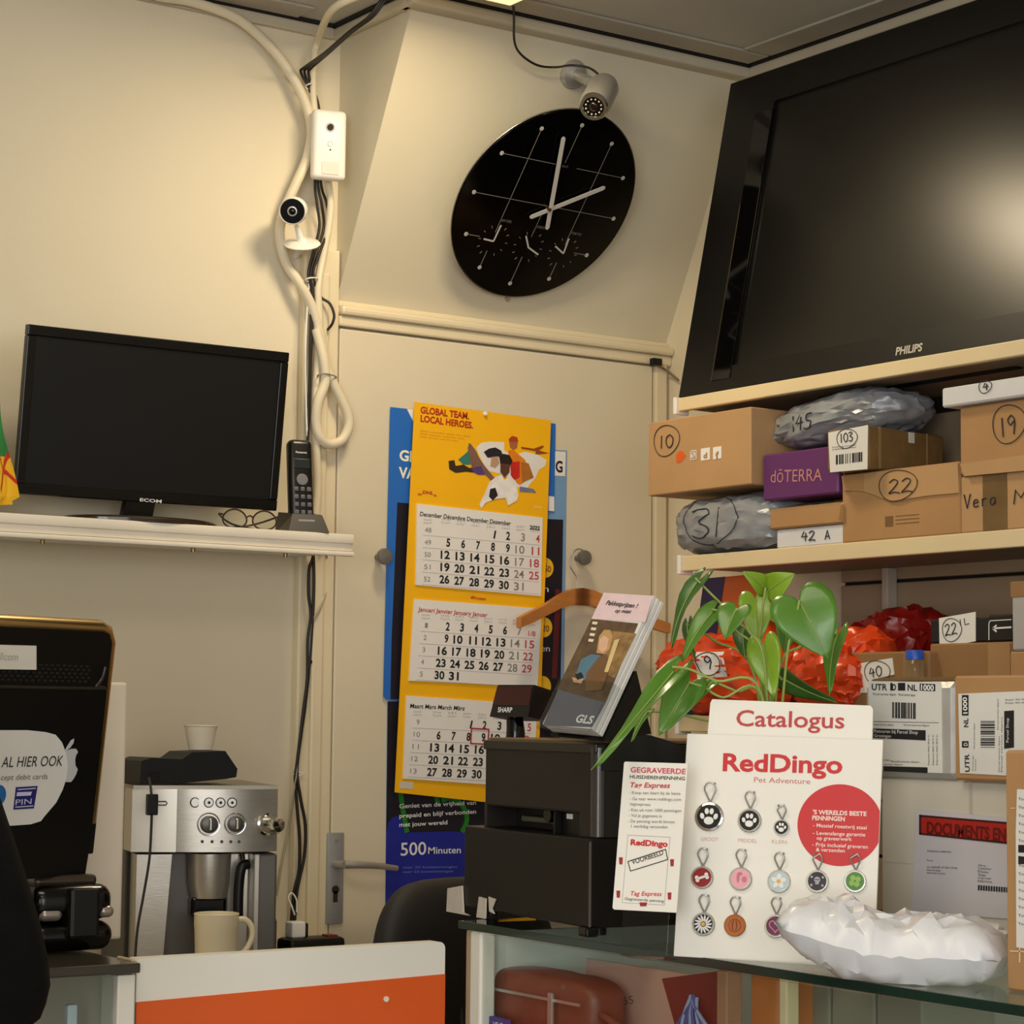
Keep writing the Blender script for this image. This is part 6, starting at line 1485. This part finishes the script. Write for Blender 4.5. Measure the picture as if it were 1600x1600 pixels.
zt1 = at(1060, 622.7, X=XS).z; zt2 = at(1054, 643.5, X=XS).z; yt = at(1057, 633, X=XS).y
wshelf('television_shelf', 'cream-edged wall shelf carrying the big television', zt1, zt1-zt2, 1.3, yt)
Z2 = at(1080, 1119, X=XS).z; y2 = at(1060, 1140, X=XS).y
wshelf('lower_parcel_shelf', 'lower wall shelf behind the plant with red bags and cartons', Z2, .030, 1.3, y2)

# television
zl = zt1+.001; yl = at(1060, 622, X=XS+.012).y
bl = Vector((XS+.012, yl, zl)); tlp = at(1142, 131, Y=yl)
TH = math.hypot(tlp.x-bl.x, tlp.z-bl.z); lean = math.degrees(math.atan2(tlp.x-bl.x, tlp.z-bl.z))
fr = Fr(tuple(bl), -90, -lean); TW = TH*1.62
t = thing('television', 'large black television leaning back on its shelf under the ceiling', 'television', fr)
obj('back_case', B().box(.03, TW-.03, .03, .10, .03, TH-.03, .02, 3), BLACK, t)
c1 = fr.px((1118, 592), -.001); c2 = fr.px((1213, 158), -.001)
fl_, fb_ = .075, .085
ins = fr.px((1140, 580), 0)
b = B(); xi = .150; zi = .052; zt_ = TH-.072
for a_ in ((0, TW, 0, zi), (0, TW, zt_, TH), (0, xi, zi, zt_), (TW-xi, TW, zi, zt_)): b.box(a_[0], a_[1], 0, .04, a_[2], a_[3], .0)
bz = obj('bezel', b, M('tv_bezel', (9, 8, 8), .4, spec=.35, var=.1), t)
xg = .098
obj('gloss_inlay', B().box(xg, xi+.001, -.002, .004, zi*.5, TH-.088, .001), M('tv_gloss', (6, 6, 6), .06), bz)
obj('gloss_edge', B().box(xg-.002, xg, -.0025, .001, zi*.5, TH-.28), M('tv_edge', (110, 98, 74), .3, .8), bz)
obj('screen', B().box(xi, TW-xi, .006, .012, zi, zt_), M('tv_screen', (8, 8, 7), .30, var=.04, spec=.5), t)
lp0, lp1 = fr.px((1399, 555), -.001), fr.px((1440, 548), -.001)
obj('lettering', B().text('PHILIPS', lp0, lp1, -.0008, .015, .03), M('logo_silver', (200, 198, 192), .35, .6), bz)
obj('foot', B().box(TW*.5-.25, TW*.5+.25, .02, .12, -.001, .03, .004), BLACK, t)

# parcels on the upper shelf
def num(t, fr, body, p0, p1, hpx, circ=None, y=-.0012, r=.0010):
    a_, c_ = fr.px(p0, y), fr.px(p1, y); h = abs(fr.px((p0[0], p0[1]-hpx), y)[1]-a_[1])
    b = B().write(body, a_, c_, h, y, r)
    if circ:
        m_ = fr.px(circ[0], y); b.circ(m_, abs(fr.px((circ[0][0]+circ[1], circ[0][1]), y)[0]-m_[0]), abs(fr.px((circ[0][0], circ[0][1]+circ[2]), y)[1]-m_[1]), y, r*.7)
    obj('handwriting', b, MARK, t, 60)
# bag 31
def bagnum(o, b_bvh, fr, body, p0, p1, hpx, circ, r=.0011):
    def proj(q):
        h = b_bvh.ray_cast(Vector((q[0], -.5, q[2])), Vector((0, 1, 0)))
        return (q[0], (h[0].y if h[0] else q[1])-.0016, q[2])
    a_, c_ = fr.px(p0, 0), fr.px(p1, 0); h = abs(fr.px((p0[0], p0[1]-hpx), 0)[1]-a_[1]); b = B().write(body, a_, c_, h, 0, r, proj)
    if circ:
        m_ = fr.px(circ[0], 0); b.circ(m_, abs(fr.px((circ[0][0]+circ[1], circ[0][1]), 0)[0]-m_[0]), abs(fr.px((circ[0][0], circ[0][1]+circ[2]), 0)[1]-m_[1]), 0, r*.7, proj)
    obj('handwriting', b, MARK, o, 60)
xf = 2.785
def bagfr(tl, br, xf, z0):
    a = at(tl[0], tl[1], X=xf); c = at(br[0], br[1], X=xf); return Fr((xf, (a.y+c.y)/2, z0), -90), a.y-c.y, a.z-z0
fr, L, H = bagfr((1030, 778), (1206, 868), xf, Z1)
b = B().lump(L*.97, .26, H*.97, 4, 13, .007, 12, 11, 1.0, 0, Matrix.Translation((0, .13, .0006)), .0035); bv = b.bvh()
o = bag_obj('mailer_bag', 'grey plastic mailer bag numbered 31 at the left end of the upper shelf', 'parcel', fr, b, GBAG)
bagnum(o, bv, fr, '31', (1080, 842), (1136, 838), 46, ((1108, 812), 42, 38), .0014)
Z31 = Z1+H
# box 10
a = at(1013, 661, X=2.775); c = at(1173, 766, X=2.775); Z10 = max(at(1015, 778, X=2.775).z, Z31+.004)
fr = Fr((2.775, a.y, Z10), -90); L = a.y-c.y; H = a.z-Z10
t = thing('cardboard_box', 'large cardboard box numbered 10 with social media icons, at the shelf left end', 'box', fr)
obj('box_body', B().box(0, L, 0, .25, .0004, H, .002, 1), CARD3, t)
obj('packing_tape', B().box(-.001, L+.001, .10, .15, H-.001, H+.001), TAPE, t)
num(t, fr, '10', (1032, 701), (1054, 698), 20, ((1041, 688), 20, 24), r=.0012)
q = [fr.px(p, -.0008) for p in ((1057, 711), (1063, 704), (1071, 712), (1063, 722), (1057, 722))]
obj('orange_heart', B().prism(spline([Vector((p[0], 0, p[1])) for p in q], 4, True) and [(v.x, v.z) for v in spline([Vector((p[0], 0, p[1])) for p in q], 4, True)], -.0008, -.0003), M('heart_orange', (226, 96, 30), .5), t)
b = B(); y = -.0008
c_ = fr.px((1083, 711), y); b.ring(c_, .0055, .0008, y); b.ring(c_, .0025, .0007, y)
s = .0085; P = [(c_[0]-s, c_[1]-s), (c_[0]+s, c_[1]-s), (c_[0]+s, c_[1]+s), (c_[0]-s, c_[1]+s)]
for p_, q_ in zip(P, P[1:]+P[:1]): seg(b, p_, q_, .0014, y)
b.ppx(fr, [(1095, 701), (1109, 699), (1109, 718), (1095, 720)], y).ppx(fr, [(1114, 699), (1127, 697), (1127, 716), (1114, 718)], y)
ic = obj('social_icons', b, WINK, t)
obj('icon_letters', B().text('d', fr.px((1099, 716), -.0014), fr.px((1105, 715), -.0014), -.0014, .010, .05).text('f', fr.px((1118, 716), -.0014), fr.px((1123, 715), -.0014), -.0014, .012, .06), CARD, ic)
# flat white 42 A and small carton 32 and doTERRA
t, fr, L, H = parcel('flat_box', 'flat white box marked 42 A directly on the upper shelf', XS+.004, (1213, 828), (1322, 853), .20, M('flat_white', (220, 220, 222), .5), Z1)
num(t, fr, '42', (1252, 846), (1275, 844), 15, r=.0011); num(t, fr, 'A', (1289, 843), (1299, 842), 14, r=.0011)
Z42 = Z1+H
t, fr, L, H = parcel('small_carton', 'small open-ended carton numbered 32 lying on the white 42 A box', XS-.002, (1202, 797), (1318, 829), .16, CARD, Z42+.0005)
obj('top_lid', B().hull([(0, -.001, H), (L*.95, -.001, H), (L, .07, H+.016), (.012, .07, H+.016), (0, .0, H-.003), (L*.95, .0, H-.003), (L, .07, H+.013), (.012, .07, H+.013)], [(0, 1, 2, 3), (7, 6, 5, 4), (0, 4, 5, 1), (1, 5, 6, 2), (2, 6, 7, 3), (3, 7, 4, 0)]), CARD3, t)
obj('flap_hollow', B().prism([(L*.94, H*.2), (L+.0005, H*.1), (L+.0005, H*.9), (L*.97, H*.9)], -.0008, .0), CARD2, t)
b = B()
p0, p1 = (L*.48, .03), (L*.60, .03)
for (p, rr_) in (((L*.54, .034), .022),):
    P = [(p[0]+rr_*math.cos(a_), p[1]+.018*math.sin(a_), H+.0085+.016/.07*(.018*math.sin(a_))) for a_ in [2*math.pi*i/24 for i in range(25)]]; b.tube(P, .0008, 5)
bb = B().write('32', (L*.47, 0), (L*.61, 0), .022, 0, .0009)
for v in bb.b.verts: zz = v.co.z; v.co = Vector((v.co.x, .024+zz, H+.0062+.016/.07*zz+v.co.y))
obj('handwriting', bb, MARK, t, 60); obj('number_circle', b, MARK, t, 60)
Z32 = Z42+H+.017
t, fr, L, H = parcel('purple_box', 'purple box with pinkish lettering between box 10 and parcel 103', XS-.004, (1192, 711), (1309, 784), .17, M('purple_carton', (98, 42, 104), .5, var=.04), Z32+.001)
obj('lettering', B().tpx(fr, 'dōTERRA', (1204, 754), (1284, 751), y=-.0008, hpx=20, bold=-.004), M('rose_gold', (196, 136, 130), .4), t)
ZDT = Z32+.001+H
# box 22
t, fr, L, H = parcel('cardboard_box', 'wide folding carton numbered 22 in the middle of the upper shelf', XS+.002, (1315, 742), (1500, 841), .24, CARD, Z1)
lid = obj('lid_flap', B().ppx(fr, [(1315, 744), (1496, 723), (1498, 770), (1452, 774), (1392, 783), (1348, 767), (1318, 767)], -.0035, -.0002), CARD3, t)
obj('side_flap', B().ppx(fr, [(1318, 767), (1349, 764), (1349, 741), (1316, 744)], -.0045, -.0034), CARD, lid)
num(t, fr, '22', (1388, 772), (1428, 768), 22, ((1402, 758), 30, 24), y=-.0045, r=.0011)
b = B(); b.ppx(fr, [(1383, 807), (1395, 806), (1395, 822), (1383, 823)], -.0008)
for k in range(3): b.ppx(fr, [(1399, 806+k*6), (1436, 803+k*6), (1436, 804+k*6), (1399, 807+k*6)], -.0008)
obj('printed_panel', b, M('print_brown', (120, 88, 50), .7), t)
Z22 = Z1+H
# Vera M box and 19, white 4
t, fr, L, H = parcel('cardboard_box', 'carton with handwriting across its brown tape band, right of carton 22', XS+.003, (1500, 745), (1680, 825), .22, CARD3, Z1)
obj('brown_tape', B().ppx(fr, [(1536, 700), (1574, 700), (1574, 830), (1536, 830)], -.0008, -.0001) if False else B().box(fr.px((1536, 780))[0], fr.px((1574, 780))[0], -.0008, .0, .002, H-.001), TAPE, t)
num(t, fr, 'Vera', (1507, 795), (1560, 788), 22, r=.0012); num(t, fr, 'M', (1584, 788), (1610, 785), 22, r=.0012)
ZV = Z1+H
t, fr, L, H = parcel('cardboard_box', 'brown carton numbered 19 on top of the tape-banded carton', XS-.002, (1499, 637), (1680, 738), .23, CARD, ZV+.001)
obj('lid_lip', B().ppx(fr, [(1500, 725), (1680, 700), (1680, 728), (1506, 744)], -.004, -.0002), CARD3, t)
num(t, fr, '19', (1566, 683), (1592, 676), 30, ((1576, 662), 26, 30), r=.0012)
Z19 = ZV+.001+H
t, fr, L, H = parcel('flat_box', 'flat white box numbered 4 on top of carton 19, under the television', XS-.018, (1471, 607), (1680, 634), .20, M('flat_white', (220, 220, 222), .5), Z19+.001)
num(t, fr, '4', (1536, 611), (1546, 609), 12, ((1539, 604), 10, 10), r=.0010)
# taped parcel 103, standing on 22 and the purple box
zb3 = Z22+.001
pE = at(1292, 737, X=XS-.040); fr = Fr((XS-.040, pE.y, zb3), -84)
w0 = fr.px((1357, 735), 0)[0]; z1_ = fr.px((1300, 671), 0)[1]
t = thing('taped_parcel', 'parcel wrapped in shiny brown tape, white label numbered 103', 'box', fr)
obj('box_body', B().box(0, w0, 0, .21, .0005, z1_, .005), M('taped_brown', (126, 98, 60), .26, var=.2, vs=20, bump=.25, bs=22), t)
lab = obj('parcel_label', B().ppx(fr, [(1294, 676), (1356, 664), (1355, 733), (1297, 738)], -.0016, -.0002), M('label_white', (226, 224, 218), .4), t)
b = B(); bars(b, fr, (1306, 711), (1348, 706), (1306, 726), 13, -.0022, 9)
for k in range(2): b.tpx(fr, 'tracking number', (1300, 700+k*3.5), (1338, 696+k*3.5), y=-.0022, hpx=2.5)
obj('label_print', b, INK, lab)
num(lab, fr, '103', (1314, 692), (1334, 688), 14, ((1323, 685), 16, 15), y=-.0022, r=.0010)
obj('tape_patch', B().box(w0-.0002, w0+.0012, .11, .125, z1_*.72, z1_*.97), M('patch_white', (216, 214, 208), .4), t)
obj('tape_edge', B().box(w0-.0002, w0+.0010, .028, .034, .002, z1_).box(w0-.0002, w0+.0010, .16, .163, .002, z1_), M('tape_seam', (150, 124, 82), .25), t)
# silver bag 145
fr, L, H = bagfr((1172, 630), (1362, 706), XS+.0, ZDT+.001)
fr = Fr(fr.w(0, 0, .015), -90, 0, -5)
b = B().lump(L*1.04, .20, H*.88, 2.6, 13, .008, 9, 21, 1.1, .0, Matrix.Translation((0, .11, .0006)), .004); bv = b.bvh()
o = bag_obj('mailer_bag', 'silvery grey mailer bag numbered 145 above the purple box', 'parcel', fr, b, GBAG)
bagnum(o, bv, fr, '145', (1232, 674), (1266, 668), 24, None, .0013)

# ------------------------------------------------------------------ lower shelf things
xb0 = XS-.05
b = B()
def lowbag(name, label, tl, br, xf, mat, seed, depth=.24, e=2.4, amp=.024, z0=None):
    fr, L, H = bagfr(tl, br, xf, Z2 if z0 is None else z0)
    b = B().lump(L, depth, H, e, 13, amp, 11, seed, 1.1, 0, Matrix.Translation((0, depth/2, .0006)), .0065); bv = b.bvh()
    return bag_obj(name, label, 'parcel', fr, b, mat, 52), bv, fr
o, bv, f_ = lowbag('plastic_bag', 'orange-red plastic parcel bag with number 9 behind the plant', (978, 988), (1190, 1119), XS-.03, RBAG, 31)
def labelon(o, bv, fr, poly, mat, nm):
    P = [fr.px(p, 0) for p in poly]; ys = []
    for p in P:
        h = bv.ray_cast(Vector((p[0], -.5, p[1])), Vector((0, 1, 0))); ys.append(h[0].y if h[0] else .03)
    c = B(); y_ = min(ys)
    n_ = 8; V = [[None]*(n_+1) for _ in range(n_+1)]
    for i in range(n_+1):
        for j in range(n_+1):
            u, v = i/n_, j/n_; a_ = Vector(P[0])*(1-u)*(1-v)+Vector(P[1])*u*(1-v)+Vector(P[2])*u*v+Vector(P[3])*(1-u)*v
            h = bv.ray_cast(Vector((a_.x, -.5, a_.y)), Vector((0, 1, 0))); V[i][j] = c.b.verts.new((a_.x, (h[0].y if h[0] else y_)-.0006, a_.y))
    for i in range(n_):
        for j in range(n_): c.b.faces.new((V[i][j], V[i+1][j], V[i+1][j+1], V[i][j+1]))
    return obj(nm, c, mat, o, 180)
labelon(o, bv, f_, [(1090, 1019), (1124, 1018), (1126, 1057), (1092, 1060)], WHITEP, 'number_label')
bagnum(o, bv, f_, '9', (1103, 1046), (1111, 1045), 20, ((1107, 1037), 13, 18), .0014)
o, bv, f_ = lowbag('plastic_bag', 'shiny orange-red plastic parcel bag right of the plant stems', (1200, 990), (1322, 1118), XS-.045, RBAG, 37)
lowbag('plastic_bag', 'dark red plastic parcel bag at the back of the lower shelf', (1296, 950), (1418, 1100), XS+.09, DRBAG, 41, .18)
t, fr, L, H = parcel('taped_carton', 'worn brown carton with slanted label numbered 40 on the lower shelf', XS+.01, (1322, 1020), (1452, 1100), .16, CARD2, Z2)
lab = obj('number_label', B().ppx(fr, [(1340, 1037), (1394, 1028), (1397, 1054), (1362, 1062), (1358, 1082), (1339, 1083)], -.0018, -.0002), WHITEP, t)
num(lab, fr, '40', (1359, 1060), (1380, 1055), 16, ((1370, 1050), 20, 18), y=-.0024)
obj('clear_tape', B().box(L*.7, L*.95, -.0012, .0, .002, H-.002), M('tape_clearish', (158, 126, 86), .2), t)
# small bottle with blue cap in front of it
q = at(1432, 1050, X=XS-.012); fr = Fr((XS-.016, q.y, Z2), 0)
t = thing('capped_bottle', 'clear little bottle with a blue cap before carton 40', 'bottle', fr)
zc_ = at(1432, 1029, X=XS-.012).z-Z2; zt_ = at(1432, 1016, X=XS-.012).z-Z2
obj('bottle_body', B().lathe([(.018, .0006), (.020, .004), (.020, zc_-.02), (.014, zc_)], 24), CLEARP, t, 40)
obj('cap', B().lathe([(.0155, zc_-.002), (.0155, zt_-.002), (.0145, zt_)], 24), M('cap_blue', (40, 90, 200), .35), t, 40)
t, fr, L, H = parcel('cardboard_box', 'brown taped carton below the black 22 box on the lower shelf', XS+.03, (1452, 1006), (1582, 1100), .17, CARD2, Z2)
obj('side_tape', B().box(L*.72, L*.98, -.001, .0, .002, H-.002), M('tape_tan', (170, 132, 88), .3), t)
Zc = Z2+H
t, fr, L, H = parcel('black_box', 'black box with white slip numbered 22 L on the carton', XS+.035, (1453, 968), (1545, 1006), .15, BLACKM, Zc+.0005)
lab = obj('paper_slip', B().ppx(fr, [(1467, 966), (1524, 956), (1524, 1002), (1468, 1012)], -.0016, -.0002), WHITEP, t)
num(lab, fr, '22', (1477, 994), (1497, 990), 18, ((1487, 984), 15, 18), y=-.0022); num(lab, fr, '1L', (1500, 978), (1517, 974), 10, y=-.0022, r=.0008)
t, fr, L, H = parcel('black_box', 'black box printed with a white arrow beside the 22 L box', XS+.036, (1543, 961), (1582, 1004), .15, BLACKM, Zc+.0005)
b = B(); a_, c_ = fr.px((1551, 982), -.0008), fr.px((1580, 980), -.0008); seg(b, a_, c_, .003, -.0008)
for d_ in (-5, 5): seg(b, a_, fr.px((1557, 982+d_), -.0008), .003, -.0008)
P = [fr.px(p, -.0008) for p in ((1580, 968), (1547, 970), (1545, 974), (1545, 1000))]
for p_, q_ in zip(P, P[1:]): seg(b, p_, q_, .0015, -.0008)
obj('arrow_print', b, WINK, t)
t, fr, L, H = parcel('cardboard_box', 'brown carton lower at the right edge of the lower shelf', XS-.02, (1577, 1018), (1700, 1100), .16, CARD, Z2); Zr = Z2+H
t, fr, L, H = parcel('grey_box', 'grey white box with brown lid at the right edge above the carton', XS-.02, (1580, 910), (1700, 1014), .16, M('box_palegrey', (176, 172, 168), .5), Zr+.0005)
obj('brown_lid', B().box(-.001, L, -.0015, .16, H*.78, H+.001, .001), CARD2, t)
# leaning board with dark blue and orange bands
tlb = at(1101, 903, X=XS+.10); blb = at(1066, 1150, X=XS+.10); 
ang = math.degrees(math.atan2(0, 1))
fr = Fr((XS+.10, tlb.y, Z2+.0005), -90)
P = [fr.px(p, 0) for p in ((1101, 904), (1192, 896), (1160, 1117), (1070, 1117))]; P = [(p[0], max(p[1], .0005)) for p in P]
t = thing('banner_board', 'dark blue and orange board leaning behind the plant at the shelf end', 'board', fr)
obj('orange_board', B().prism(P, 0, .006), M('banner_orange', (206, 100, 36), .5), t)
P2 = [fr.px(p, 0) for p in ((1101, 904), (1133, 901), (1102, 1117), (1070, 1117))]; P2 = [(p[0]-.0005*(i in (0, 3)), max(p[1], .001)) for i, p in enumerate(P2)]
obj('blue_band', B().prism(P2, -.0012, .0), M('banner_navy', (44, 34, 86), .5), t)
